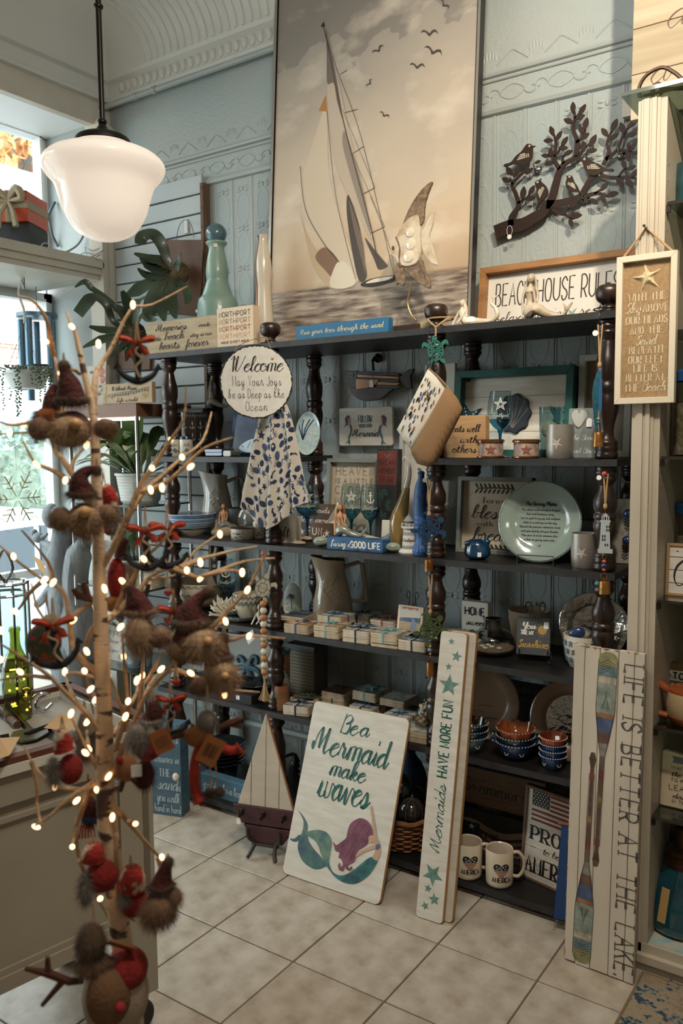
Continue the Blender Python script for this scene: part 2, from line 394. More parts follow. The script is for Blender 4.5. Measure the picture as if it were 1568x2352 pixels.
# --- storefront with a recessed window bay
st=MB();st.box(X1-.04,X1,-.45,YW,2.96,3.12);st.box(X1-.04,X1,-5.2,-.45,2.96,3.12);struct('trim_4',st,CREAM)
po=MB();po.box(X1-.03,X1+.03,.305,YW,-.01,2.96);po.box(X1-.06,X1+.035,.30,.315,-.01,2.98);po.box(X1+.025,X1+.04,.335,.375,-.01,2.96)
struct('trim_5',po,CREAM)
bm_=MB()
for(x0,z0,z1)in((X1+.02,2.325,2.345),(X1+.035,2.30,2.327),(X1+.02,2.27,2.302),(X1+.008,2.245,2.272)):bm_.box(XG,x0,-2.6,.306,z0,z1)
struct('trim_6',bm_,CREAM)
struct('trim_7',MB().box(XG-.05,X1-.03,-2.6,YW,3.02,3.10),WHITEP)
struct('wall_left',MB().box(XG-.1,X1,-5.2,-2.6,-.06,3.4).box(XG-.1,XG-.02,-2.6,YW+.1,-.06,.36).box(XG-.1,XG-.02,-2.6,YW+.1,3.08,3.5).box(XG-.08,XG-.02,.40,.56,.5,3.1),WHITEP)
struct('trim_8',MB().box(XG,X1-.06,-2.6,YW,.30,.36).box(X1-.1,X1-.06,-2.6,.3,0,.30),CREAM)
struct('wall_right',MB().box(4.2,4.3,-5.2,.5,-.06,3.5),CREAM)
struct('wall_front',MB().box(-1.8,4.3,-5.3,-5.2,-.06,3.5),CREAM)
GLASS=thin_glass('window_glass','f4fafa',.6,0)
def window(n,y0,y1,z0,z1,mul=()):
 f=MB();s_=.045
 f.box(XG-.02,XG+.03,y0,y1,z0,z0+s_);f.box(XG-.02,XG+.03,y0,y1,z1-s_,z1)
 f.box(XG-.02,XG+.03,y0,y0+s_,z0,z1);f.box(XG-.02,XG+.03,y1-s_,y1,z0,z1)
 for z in mul:f.box(XG-.02,XG+.03,y0,y1,z,z+.035)
 struct('window_%d'%n,f,WHITEP);o=bpy.data.objects['window_%d'%n]
 b=MB();s2=s_-.015
 b.box(XG+.03,XG+.045,y0+s2,y1-s2,z0+s2,z0+s2+.015);b.box(XG+.03,XG+.045,y0+s2,y1-s2,z1-s2-.015,z1-s2)
 b.box(XG+.03,XG+.045,y1-s2-.015,y1-s2,z0+s2,z1-s2);put('window_bead',b,WHITEP,o)
 put('pane',MB().box(XG+.003,XG+.007,y0+.02,y1-.02,z0+.02,z1-.02),GLASS,o)
window(1,-1.1,YW,2.345,3.06);window(2,-1.1,YW,.36,2.246,(.80,))
window(3,-2.6,-1.1,2.345,3.06);window(4,-2.6,-1.1,.36,2.246,(.80,))
hk=MB()
for(u,v)in((178,268),(205,296),(226,636)):
 P=at_y(u,v,YW-.012);hk.tube([(P.x+.022*cos(a),YW-.015,P.z+.02*sin(a))for a in[.4+.5*q for q in range(10)]],.003,5)
solo('ceiling_hook',hk,mat('white_wire','cfd3d3',.4),'three small white open hooks screwed into the white window bay panel','hook')
cb=MB();cb.tube(cr([at_y(193,538,.38),at_y(180,560,.37),at_y(160,575,.34),at_y(140,582,.3),at_y(118,590,.2),at_y(100,585,.1)],4),.005,6)
solo('grey_cable',cb,mat('grey_cable','6f7070',.5),'thick grey cable curving down behind the white lamp shade onto the transom ledge','cable',smooth=True)
cb=MB();cb.tube(cr([at_x(126,464,XG+.1),at_x(110,498,XG+.1),at_x(114,510,XG+.1),at_x(120,540,XG+.1),at_x(128,556,XG+.1),at_x(133,565,XG+.12)],4),.007,6)
solo('dark_cable',cb,mat('dark_cable','4d5660',.5),'dark loose cable hanging by the upper window beside the red gift','cable',smooth=True)
wr=MB()
for pts in(((237,575),(215,588),(200,592),(175,605)),((195,568),(200,585),(215,592),(232,583)),((196,567),(212,576),(228,570)),((180,588),(197,580),(228,588))):
 wr.tube(cr([at_y(u,v,.30-.02*i)for i,(u,v)in enumerate(pts)],3),.0022,4)
solo('wire_tangle',wr,mat('grey_cable','6f7070'),'tangle of thin loose wires on the transom ledge below the lamp','wire')
sx0,sx1=-1.155,-.585
sl=MB().box(sx0,sx1,YW-.02,YW,.25,2.585);struct('wall_slat',sl,mat('slat_groove','4b5557',.8));slw=bpy.data.objects['wall_slat']
ms_=bpy.data.meshes.new('slat');b=MB().rbox(sx0,sx1,YW-.034,YW-.018,.003,.079,.003,.002);ms_.from_pydata(b.v,[],b.f)
ms_.materials.append(mat('slat_paint','adb6b8',.5,n=(3,'b5bcbc')))
z=.25
while z<2.57:
 o=link('slat',ms_);o.parent=slw;o.location=(0,0,z);z+=.0825
ed=MB().box(sx1,sx1+.016,YW-.045,YW,.25,2.60)
put('end_strip',ed,mat('raw_wood_strip','5e4836',.7,n=(14,'7a5f48'),st=(1,1,.3)),slw)
ns=MB()
for k in range(14):ns.box(sx1+.003,sx1+.012,YW-.0465,YW-.045,1.5+k*.0825,1.512+k*.0825)
put('strip_notches',ns,mat('slat_groove','4b5557'),slw)
# --- outside: street, brick house, hill, trees, hedge, car
def brick_mat():
 M=bpy.data.materials.new('brick');M.use_nodes=True;T=M.node_tree;N=T.nodes;L=T.links;b=N['Principled BSDF'];b.inputs['Roughness'].default_value=.9
 tc=N.new('ShaderNodeTexCoord');sp=N.new('ShaderNodeSeparateXYZ');cb=N.new('ShaderNodeCombineXYZ');L.new(tc.outputs['Object'],sp.inputs[0]);L.new(sp.outputs[1],cb.inputs[0]);L.new(sp.outputs[2],cb.inputs[1])
 t=N.new('ShaderNodeTexBrick');t.inputs['Color1'].default_value=lin('a4786a');t.inputs['Color2'].default_value=lin('b98f80');t.inputs['Mortar'].default_value=lin('c9beb4')
 t.inputs['Scale'].default_value=1;t.inputs['Brick Width'].default_value=.23;t.inputs['Row Height'].default_value=.075;t.inputs['Mortar Size'].default_value=.012;L.new(cb.outputs[0],t.inputs['Vector']);L.new(t.outputs[0],b.inputs['Base Color']);return M
struct('ground',MB().box(-40,-1.83,-25,40,-.62,-.50),mat('pale_street','a3a39f',.9,n=(.6,'b4b4b0')))
XB=-11.0
BR=brick_mat();STONE=mat('white_stone','d8d9d8',.8);
def bx_(mb,u0,v0,u1,v1,dx,t=.0):a=at_x(u0,v0,XB);b_=at_x(u1,v1,XB);return mb.box(XB-.3,XB+dx,min(a.y,b_.y),max(a.y,b_.y),min(a.z,b_.z),max(a.z,b_.z))
hz=at_x(0,445,XB).z;hb=at_x(60,870,XB).z
house=thing('brick_house','pale red brick house with white trim across the street outside the window','building',(XB-2,6,-.5))
def hp(name,mb,m):o=put(name,mb,m,house);o.matrix_parent_inverse=Matrix.Translation((-(XB-2),-6,.5));return o
hp('brick_wall',MB().box(XB-4,XB,-3,20,hb,hz),BR)
hp('cornice',MB().box(XB-4,XB+.25,-3.2,20.2,hz,hz+.22).box(XB-4,XB+.4,-3.3,20.3,hz+.22,hz+.36),STONE)
hp('stone_base',MB().box(XB-4,XB+.06,-3,20,-.5,hb).box(XB-4,XB+.12,-3,20,hb-.08,hb+.16),STONE)
wf=MB();P0=at_x(-60,640,XB);P1=at_x(36,765,XB)
wf.box(XB,XB+.08,P0.y-.3,P1.y,P1.z-.1,P0.z+.3);wf.box(XB,XB+.12,P0.y-.3,P1.y+.1,P1.z-.2,P1.z-.08)
hp('window_frame',wf,STONE)
hp('window_pane',MB().box(XB+.081,XB+.09,P0.y-.2,P1.y-.22,P1.z+.05,P0.z+.2),mat('far_pane','8fa3b0',.15))
hp('window_rail',MB().box(XB+.09,XB+.12,P0.y-.2,P1.y-.22,(P0.z+P1.z)/2+.15,(P0.z+P1.z)/2+.24),STONE)
sh=MB();sh.box(XB+.06,XB+.1,-1,20,.0,at_x(60,945,XB).z);hp('shop_windows',sh,mat('dark_shopfront','49525a',.2,n=(1.2,'8d99a3')))
hill=MB();V=[]
for j in range(9):
 for i in range(25):
  x=-13-j*2.2;y=-10+i*2.2;V.append((x,y,3.0+j*1.15+.5*sin(i*1.3+j)+(.10*(26-i)if j else 0)))
hill.add(V,[(j*25+i,j*25+i+1,(j+1)*25+i+1,(j+1)*25+i)for j in range(8)for i in range(24)])
struct('terrain_hill',hill,mat('autumn_hill','b98a5e',.9,n=(1.4,'d0a277'),det=8),True)
def leafball(mb,c,r,n,s):
 for _ in range(n):
  d=Vector((U(-1,1),U(-1,1),U(-1,1)))
  if d.length>1:d.normalize()
  p=Vector(c)+d*r;a=Vector((U(-1,1),U(-1,1),U(-1,1))).normalized()*s;b=Vector((U(-1,1),U(-1,1),U(-1,1))).normalized()*s
  mb.add([p-a,p+b,p+a,p-b],[(0,1,2,3)])
for k,(u,v,X,r,c1,c2,lab)in enumerate(((95,300,-16,1.5,'7d8a86','9aa39c','bare grey-green tree in front of the hill outside the upper window'),(20,330,-15.5,1.4,'6a7770','8d9a92','grey-green tree leaning at the left of the upper window view'),(30,400,-14,1.0,'c28850','d9a674','orange autumn tree above the white cornice outside'))):
 P=at_x(u,v,X);t=thing('autumn_tree',lab,'tree',(P.x,P.y,P.z-3.4))
 tk=MB();tk.tube([(0,0,0),(.1,.1,2),(0,0,3.4)],[.2,.15,.08],6)
 for q in range(9):a=q*2.4;tk.tube([(0,0,2.2+.1*q),(.6*cos(a),.6*sin(a),3+.12*q),(1.2*cos(a),1.2*sin(a),3.3+.18*q)],[.08,.05,.02],5)
 put('trunk',tk,mat('grey_bark','5d5c58',.9),t)
 lf=MB();leafball(lf,(0,0,3.6),r,420 if k<2 else 700,.13);put('foliage',lf,mat('outdoor_leaves_%d'%k,c1,.8,n=(3,c2)),t)
for(u,v,lab)in((88,1075,'clipped green hedge by the far pavement outside the lower window'),):
 P=at_x(u,v,-8);hd=MB();hd.rbox(-.6,.6,-.4,.4,-.55,.25,.15);leafball(hd,(0,0,-.1),.8,900,.06)
 solo('hedge',hd,mat('hedge_green','6f8070',.8,n=(9,'93a090')),lab,'hedge',P)
struct('kerb',MB().box(-7.2,-6.9,-20,20,-.5,-.38),STONE)
cr_=thing('parked_car','silver grey car parked at the kerb outside the lower window','car',(-4.3,1.4,-.5))
cb=MB();cb.prism([(-2.1,.3),(-2.15,.75),(-1.9,.85),(-1.0,.92),(-.55,1.38),(.75,1.4),(1.35,.95),(2.0,.85),(2.1,.35)],-.8,.8,.06)
o=put('body',cb,mat('silver_car_paint','a9b2ba',.2,.5),cr_);o.rotation_euler=(0,0,PI/2)
gl=MB();gl.prism([(-.92,.95),(-.52,1.33),(.1,1.35),(.1,.95)],-.815,.815);gl.prism([(.16,.95),(.16,1.35),(.7,1.34),(1.2,.97)],-.815,.815)
o=put('window',gl,mat('car_glass','25323c',.08),cr_);o.rotation_euler=(0,0,PI/2)
for yy in(-1.35,1.3):
 for xx in(-.82,.82):
  wh=MB();wh.at(ry=PI/2);wh.lathe([(0,-.1),(.3,-.1),(.33,-.06),(.33,.06),(.3,.1),(0,.1)],16);o=put('wheel',wh,mat('tyre','1c1c1c',.8),cr_,True);o.location=(xx,yy,.33)
# --- the turned-post shelf unit
L1,L2,L3,L4,L5,L6=1.839,1.425,1.100,.778,.466,.044
PX=[-.483,.047,.732,1.283];SH=thing('shelf_unit','long dark shelf unit with turned wooden posts and black boards along the tin wall','shelf',(.4,.18,0));OFF=Matrix.Translation((-.4,-.18,0))
def sp_(name,mb,m,smooth=False,label=None):o=put(name,mb,m,SH,smooth,label);o.matrix_parent_inverse=OFF;return o
def shelf_board(x0,x1,z):
 b=MB();b.rbox(x0,x1,.004,.36,z-.021,z,.002);b.m=1;b.box(x0,x1,0,.0045,z-.0205,z-.0005);return sp_('shelf_board',b,[BLACKW,EDGE])
x0,x1=-.555,1.327
for z in(L1,L3,L4,L5,L6):shelf_board(x0,x1,z)
shelf_board(x0,.10,L2);shelf_board(.70,x1,L2)
def post_prof(h):
 P=[(.030,0),(.033,.012),(.030,.02),(.0325,.03),(.030,.038),(.0315,.048),(.0235,.058),(.019,.075)]
 u=[(0,.019),(.10,.0225),(.25,.0315),(.36,.033),(.44,.0285),(.455,.0315),(.53,.032),(.56,.0275),(.64,.0325),(.78,.033),(.9,.025),(1,.02)]
 a,b=.075,h-.06
 P+=[(r,a+(b-a)*t)for t,r in u[1:]]
 P+=[(.0195,h-.055),(.026,h-.045),(.032,h-.036),(.029,h-.028),(.033,h-.018),(.030,h-.01),(.032,h)]
 return P
def smoothprof(p):q=cr(p,2);return[(max(.004,a),z)for a,z in q]
segs=[(L6,L5),(L5,L4),(L4,L3),(L3,L2),(L2,L1)]
cache={}
for yi,y in enumerate((.045,.315)):
 for i,x in enumerate(PX):
  for a,b in segs:
   if 0<i<3 and(a,b)==(L2,L1)and False:continue
   h=b-.021-a
   if(a==L3 or a==L2)and i in(1,2):pass
   key=round(h,4)
   if key not in cache:
    m=MB();m.lathe(smoothprof(post_prof(h)),18);me=bpy.data.meshes.new('post');me.from_pydata(m.v,[],m.f);me.materials.append(TURN);me.polygons.foreach_set('use_smooth',[True]*len(m.f));cache[key]=me
   o=link('post',cache[key]);o.parent=SH;o.matrix_parent_inverse=OFF;o.location=(x,y,a)
 for x in PX:
  m=MB();m.lathe([(.0,0),(.028,0),(.03,.012),(.022,.022),(.0,.022)],16);o=sp_('foot',m,TURN,True);o.location=(x,y,0)
fm=MB();fm.lathe(smoothprof([(.036,0),(.037,.005),(.022,.01),(.018,.018),(.022,.026),(.034,.036),(.0385,.052),(.036,.068),(.024,.077),(.004,.079)]),20)
for i,x in enumerate(PX):
 if i==0:continue
 o=sp_('finial',fm,TURN,True);o.location=(x,.045,L1)
# --- placing helpers
def face(P):d=CAM-Vector(P);return math.atan2(d.x,-d.y)
def rnd(u,vb,z,du,frac=.9,y=None):
 if y is not None:P=at_y(u,vb,y);P.z=z;return P,wid(P,du)/2
 P=at_z(u,vb,z);r=wid(P,du)/2;d=Vector((P.x-CAM.x,P.y-CAM.y,0)).normalized();P=P+d*r*frac;return P,wid(P,du)/2
def fit(y,u0,v0,u1,v1):a=at_y(u0,v0,y);b=at_y(u1,v1,y);return a,b
def bend(mb,r,z0=0):
 rf=r if callable(r)else(lambda z:r)
 mb.v=[(rf(z)*sin(x/rf(z))+y*0,-rf(z)*cos(x/rf(z))+y,z)for x,y,z in mb.v];return mb
def band(mb,x0,x1,z0,z1,n=8):mb.sheet(lambda a,b:(x0+(x1-x0)*a,0,z0+(z1-z0)*b),n,1)
def onplane(o):
 M=Matrix.Translation(o.location)@o.rotation_euler.to_matrix().to_4x4();n=M.to_3x3()@Vector((0,-1,0));I=M.inverted()
 def f(u,v):d=ray(u,v);q=I@(CAM+d*((o.location-CAM).dot(n)/d.dot(n)));return(q.x,q.z)
 return f
INK=mat('black_ink','1f1c1a',.6);INKB=mat('brown_ink','3b2e24',.6);INKW=mat('white_ink','e4e0d6',.6);INKG=mat('grey_ink','77716a',.6)
WHITEW=mat('whitewashed_board','d2ccc0',.6,n=(10,'c3baab'),st=(1,1,6));TEALI=mat('teal_ink','1d6457',.55)
TAGW=mat('white_price_tag','e8e6e0',.6);TWINE=mat('jute_twine','a98a62',.9,bump=.3,bs=300)
def board(name,label,cat,P,w_,h,t,m,rows=(),ink=None,rz=0,rx=0,r=.003,bev=.0015,group=None,edge=None):
 o=thing(name,label,cat,P,rz,group,rx);b=MB();b.rbox(-w_/2,w_/2,0,t,0,h,r,bev);put('panel',b,m,o)
 if rows:lines(o,rows,ink or INK)
 return o
def framed(name,label,cat,P,w_,h,fw,t,mf,mp,rows=(),ink=None,rz=0,rx=0,rec=.012,group=None):
 """box frame: four mitred rails round a recessed panel"""
 o=thing(name,label,cat,P,rz,group,rx)
 for k in range(4):
  b=MB();W2,f=w_/2,fw
  Q=([(-W2,0),(W2,0),(W2-f,f),(-W2+f,f)],[(-W2,h),(W2,h),(W2-f,h-f),(-W2+f,h-f)],[(-W2,0),(-W2,h),(-W2+f,h-f),(-W2+f,f)],[(W2,0),(W2,h),(W2-f,h-f),(W2-f,f)])[k]
  b.prism(Q,0,t,.001);put('frame_rail',b,mf,o)
 put('panel',MB().box(-w_/2+fw*.9,w_/2-fw*.9,rec,t-.001,fw*.9,h-fw*.9),mp,o)
 if rows:lines(o,rows,ink or INK,y=rec-.0008)
 return o
def pricetag(par,x,y,z,w_=.014,h=.02,rz=0):
 b=MB();b.at(x,y,z,rz);b.prism([(-w_/2,0),(w_/2,0),(w_/2,h*.8),(w_*.2,h),(-w_*.2,h),(-w_/2,h*.8)],0,.001)
 return put('price_tag',b,TAGW,par,label='small white price tag')
# --- top of the shelf unit
LW=mat('light_wood_sign','b7a280',.6,n=(7,'a48d69'),st=(1,1,9))
a,b_=fit(.03,342,803,503,790)
h=at_y(342,743,.03).z-L1
o=board('memories_sign','pale wood plaque reading Memories made at the beach stay in our hearts forever','sign',((a.x+b_.x)/2,.02,L1),b_.x-a.x,h,.02,LW)
w_=b_.x-a.x
lines(o,[('Memories',-.02*w_/.2-w_*.04,h*.68,h*.22,'script','c',w_*.45,.0055),('made',w_*.33,h*.69,h*.13,'script','c',w_*.16,.0035),('at the',-w_*.37,h*.40,h*.12,'script','c',w_*.17,.0035),('beach',-w_*.10,h*.40,h*.24,'script','c',w_*.28,.0055),('stay in our',w_*.28,h*.41,h*.13,'script','c',w_*.30,.0035),('hearts',-w_*.17,h*.12,h*.23,'script','c',w_*.30,.0055),('forever',w_*.22,h*.12,h*.23,'script','c',w_*.32,.0055)],INKB)
a,b_=fit(.03,503,790,586,782);w_=b_.x-a.x;h=at_y(503,711,.03).z-L1
o=thing('northport_block','cream block sign repeating Northport four times above home sweet home','sign',((a.x+b_.x)/2,.02,L1))
put('block',MB().rbox(-w_/2,w_/2,0,.035,0,h,.002,.001),mat('cream_block','dcc4a6',.6),o)
for k,c in enumerate(('4f4339','9c7f63','9c552c','cda079')):lines(o,[('NORTHPORT',0,h*(.77-.185*k),h*.125,'sans','c',w_*.86,.0026)],mat('northport_ink_%d'%k,c))
lines(o,[('HOME SWEET HOME',0,h*.09,h*.06,'wide','c',w_*.76,.002)],INKB)
def starfish(r,t,pts=5,thin=.36):
 m=MB();c=(0,-t,0);P=star(0,0,r,r*thin,PI/2+.2,pts);n=len(P)
 Q=cr([P[i]for i in range(n)],3,True);V=[(p[0],0,p[1])for p in Q]+[(0,-t,0)]
 Q2=[(p[0]*.62,-t*.6,p[1]*.62)for p in Q];k=len(Q)
 V=[(p[0],0,p[1])for p in Q]+Q2+[(0,-t,0)]
 F=[(i,k+i,k+(i+1)%k,(i+1)%k)for i in range(k)]+[(k+i,2*k,k+(i+1)%k)for i in range(k)]+[tuple(range(k))]
 return m.add(V,F)
P=at_y(496,758,.07);solo('starfish',starfish(.03,.012),mat('white_starfish','d8d2c6',.7,bump=.4,bs=160),'small white starfish peeking out behind the cream Northport block','starfish',(P.x,.06,L1+.03),0,None,-.3,smooth=60)
P=at_y(500,700,.22);s=dep(P)/FPX;zt=lambda v:at_y(500,v,.22).z
FROST=mat('frosted_green_glass','7f9a8c',.35,n=(5,'94ac9c'),coat=.2);
o=thing('glass_bottle','tall frosted green bottle with a round blue-grey ball stopper','bottle',(P.x,.22,L1))
pr=[(.0,0),(50*s,.002),(51*s,.03),(46*s,zt(700)-L1),(36*s,zt(680)-L1),(26*s,zt(650)-L1),(25*s,zt(640)-L1),(26*s,zt(625)-L1),(23*s,zt(600)-L1),(19*s,zt(580)-L1),(18*s,zt(568)-L1),(24*s,zt(560)-L1),(24*s,zt(556)-L1),(17*s,zt(553)-L1)]
put('body',MB().lathe(cr(pr[1:],3),28),FROST,o,50)
m=MB().ell((0,0,zt(537)-L1),24*s,None,None,20,14);put('ball_stopper',m,mat('blue_grey_glass','4f6e78',.2,coat=.5),o,True)
m=MB();m.at(0,0,0,face(P));m.rbox(-.012,.004,-20*s-.0015,-18*s,zt(572)-L1,zt(563)-L1,.001);put('price_sticker',m,TAGW,o)
P=at_y(606,700,.17);s=dep(P)/FPX;zt=lambda v:at_y(606,v,.17).z-L1
o=thing('striped_vase','tall cream ceramic vase with wavy black and orange stripes beside the painting','vase',(P.x,.17,L1))
pr=[(22*s,0),(24*s,.02),(22*s,zt(740)),(19*s,zt(700)),(17*s,zt(660)),(19*s,zt(630)),(18*s,zt(600)),(13*s,zt(570)),(10*s,zt(550)),(11.5*s,zt(540)),(9*s,zt(539))]
pp=cr(pr,3)
CRM=mat('cream_glaze','cfc2ae',.25,coat=.5)
put('body',MB().lathe(pp,24),CRM,o,True)
f0=face(P)
for k,(da,c)in enumerate(((-.95,'2a2522'),(-1.2,'b06a34'),(-1.4,'2a2522'))):
 m=MB();m.tube([((r+.0006)*cos(f0-PI/2+da+.12*sin(z*14)),(r+.0006)*sin(f0-PI/2+da+.12*sin(z*14)),z)for r,z in pp[1:-3]],.0022,4)
 put('stripe',m,mat('stripe_%s'%c,c,.4),o)
# --- big sailboat painting leaning on the wall
BLp=at_y(622,775,.27);BRp=at_y(1088,740,.27);TLp=at_y(660,55,.385)
pw=BRp.x-BLp.x;pc=(BLp.x+BRp.x)/2;PB=.27;ph=1.42;tilt=-math.atan2(.085,1.22)
o=thing('sailboat_painting','large framed painting of a sailing yacht on a sepia sea leaning on the wall','painting',(pc,PB-.035,L1),0,None,tilt)
def canvas_mat():
 M=bpy.data.materials.new('painted_canvas');M.use_nodes=True;T=M.node_tree;N=T.nodes;L=T.links;b=N['Principled BSDF'];b.inputs['Roughness'].default_value=.55
 tc=N.new('ShaderNodeTexCoord');sp=N.new('ShaderNodeSeparateXYZ');L.new(tc.outputs['Object'],sp.inputs[0])
 def noise(sc_,st,det=6):
  mp=N.new('ShaderNodeMapping');mp.inputs['Scale'].default_value=st;L.new(tc.outputs['Object'],mp.inputs[0]);t=N.new('ShaderNodeTexNoise');t.inputs['Scale'].default_value=sc_;t.inputs['Detail'].default_value=det;L.new(mp.outputs[0],t.inputs['Vector']);return t.outputs[0]
 def ramp(src,els):
  k=N.new('ShaderNodeValToRGB');e=k.color_ramp.elements;e[0].position,e[0].color=els[0][0],lin(els[0][1]);e[1].position,e[1].color=els[-1][0],lin(els[-1][1])
  for p,c in els[1:-1]:q=e.new(p);q.color=lin(c)
  L.new(src,k.inputs[0]);return k.outputs[0]
 def mix(f,a,c):
  m=N.new('ShaderNodeMix');m.data_type='RGBA';L.new(f,m.inputs[0]);L.new(a,m.inputs[6]);L.new(c,m.inputs[7]);return m.outputs[2]
 mr=N.new('ShaderNodeMapRange');mr.inputs[1].default_value=.22;mr.inputs[2].default_value=1.42;L.new(sp.outputs[2],mr.inputs[0])
 ad=N.new('ShaderNodeMath');ad.operation='MULTIPLY_ADD';ad.inputs[1].default_value=.55;L.new(noise(2.6,(1,1,1.4)),ad.inputs[0]);L.new(mr.outputs[0],ad.inputs[2])
 sky=ramp(ad.outputs[0],[(.25,'b59c80'),(.42,'c9b49a'),(.6,'c3b39f'),(.85,'b0a394'),(1.1,'8d857d'),(1.35,'a39a8f')])
 cl=ramp(noise(4.2,(1,1,1.7),8),[(.52,'000000'),(.72,'ffffff')])
 mm=N.new('ShaderNodeMath');mm.operation='MULTIPLY';mm.inputs[1].default_value=.75;L.new(cl,mm.inputs[0])
 c1=N.new('ShaderNodeRGB');c1.outputs[0].default_value=lin('dccfbd')
 sky2=mix(mm.outputs[0],sky,c1.outputs[0])
 sea=ramp(noise(26,(.35,1,2.4),8),[(.36,'5a4c42'),(.5,'8f7f70'),(.66,'b6a796')])
 st=ramp(sp.outputs[2],[(.222,'000000'),(.236,'ffffff')])
 L.new(mix(st,sea,sky2),b.inputs['Base Color']);return M
iw=pw-.03
put('canvas',MB().box(-iw/2,iw/2,.006,.03,.012,ph-.012),canvas_mat(),o)
FRB=mat('black_frame','1b1816',.4);FRE=mat('silver_frame_edge','a59f96',.35,.6)
for bx in((-pw/2,-pw/2+.012,0,ph),(pw/2-.012,pw/2,0,ph),(-pw/2,pw/2,0,.012),(-pw/2,pw/2,ph-.012,ph)):
 m=MB();m.box(bx[0],bx[1],.0,.036,bx[2],bx[3]);m.m=1;m.box(bx[0]+.003*(bx[0]>0),bx[1],-.0015,.0,bx[2],bx[3])if bx[1]-bx[0]<.1 else None;put('frame_rail',m,[FRB,FRE],o)
n_=Vector((0,-cos(tilt),-sin(tilt)));O_=Vector((pc,PB-.035,L1));zax=Vector((0,-sin(tilt),cos(tilt)))
def onc(u,v):
 d=ray(u,v);t=(O_-CAM).dot(n_)/d.dot(n_);q=CAM+d*t-O_;return(q.x,q.dot(zax))
def paint(name,c,pts,layer,closed=True,smooth=True,wd=None):
 Q=[onc(u,v)for u,v in pts]
 if smooth and len(Q)>2:Q=cr(Q,4,closed)
 y=.0055-layer*.0004;b=MB()
 if wd:b.ribbon(Q,wd,y)
 else:b.poly(Q,y)
 return put(name,b,mat('paint_'+c,c,.6),o)
paint('painted_genoa','c8b8a2',[(747,245),(725,300),(700,380),(688,440),(700,500),(740,560),(775,600),(800,640),(822,640),(800,560),(770,470),(752,380)],1)
paint('painted_genoa_patch','a9743f',[(746,217),(730,253),(749,255)],2,True,False)
paint('painted_genoa_foot','7d5f4a',[(722,590),(745,620),(765,637),(777,602),(745,567)],2)
paint('painted_spinnaker','d5c9b6',[(775,600),(757,640),(760,660),(790,662),(815,648),(800,610)],3)
paint('painted_spinnaker','b8a183',[(688,490),(705,540),(740,600),(760,655),(748,655),(715,605)],1)
paint('painted_headsail','b9aa98',[(748,70),(750,180),(752,260),(770,380),(800,450),(830,510),(848,545),(853,540),(836,450),(800,300),(770,160)],4)
paint('painted_headsail_shade','6f655c',[(748,68),(749,130),(750,190),(765,190),(772,230),(785,270),(770,170)],5)
paint('painted_headsail_shade','8d8175',[(790,300),(785,330),(800,390),(815,440),(835,500),(851,540),(836,452),(812,360)],5)
paint('painted_mainsail','4a423c',[(797,446),(795,490),(806,570),(822,642),(840,636),(836,600),(826,530),(812,480)],4)
paint('painted_mainsail','6e6056',[(800,460),(815,500),(832,560),(838,630),(830,600),(812,530)],5)
paint('painted_mainsail','4f463f',[(836,545),(860,575),(885,605),(886,612),(868,618),(858,595)],4)
paint('painted_hull','2f2824',[(826,653),(850,640),(900,632),(908,636),(895,648),(850,658)],4)
paint('painted_deck','d8cbb8',[(838,650),(858,640),(900,634),(890,642),(860,648)],5)
for pts,wdd in((((741,58),(753,110),(790,290),(850,520),(868,612)),.004),(((745,80),(775,165),(830,320),(905,640)),.0018),(((850,450),(895,570),(905,640)),.0014),(((795,160),(780,170)),.002),(((820,250),(790,258)),.002),(((834,335),(808,352)),.002),(((860,430),(830,446)),.002),(((882,520),(850,535)),.002),(((785,250),(860,430)),.0012),(((806,350),(882,520)),.0012),(((688,380),(700,480),(740,555),(778,602)),.0022),(((750,255),(770,450),(815,640)),.0018)):
 paint('painted_rigging','4b4038',pts,6,False,len(pts)>2,wdd)
paint('painted_pennant','2f2824',[(735,60),(742,48),(745,60)],6,True,False)
def gull(u,v,s,a):
 L_=[(-1,.1),(-.75,.42),(-.35,.3),(0,.05),(.3,.38),(.7,.45),(1,-.05),(.7,.25),(.35,.12),(.12,-.18),(-.1,-.22),(-.35,.1),(-.7,.25)]
 c_,s_=cos(a),sin(a)
 paint('painted_gull','473d36',[(u+s*(x*c_-y*s_),v-s*(x*s_+y*c_))for x,y in L_],5)
for g in((868,114,16,.6),(985,76,20,0),(993,118,22,-.35),(957,152,18,-.1),(848,190,11,1.0),(881,264,13,-.5),(1018,10,15,-.8)):gull(*g)
# --- shell fish on a wire stand
P=at_y(945,742,.13);o=thing('shell_fish','capiz shell angelfish with carved wood fins on a wire stand','figurine',(P.x,.13,L1));s=dep(P)/FPX;f0=face(P)
def lp(u,v):q=at_y(u,v,.13);return((q.x-P.x),q.z-L1)
put('base',MB().rbox(lp(905,750)[0],lp(975,750)[0],-.03,.03,0,.03,.002),mat('dark_stand_wood','38291e',.5),o)
put('base_block',MB().rbox(lp(975,750)[0],lp(998,750)[0],-.03,.03,0,.034,.002),LW,o)
m=MB();q=[lp(955,736),lp(943,720),lp(936,695),lp(941,670),lp(944,650)];m.tube(cr([(x,0,z)for x,z in q],4),.003,6);put('wire_stem',m,mat('brass_wire','8d744f',.35,.8),o,True)
CARV=mat('carved_wood','5a4634',.5,n=(60,'8a7358'),bump=.4,bs=140);CAP=mat('capiz_shell','d2c5b0',.15,n=(22,'a98c68'),coat=.8,lo=.45,hi=.75)
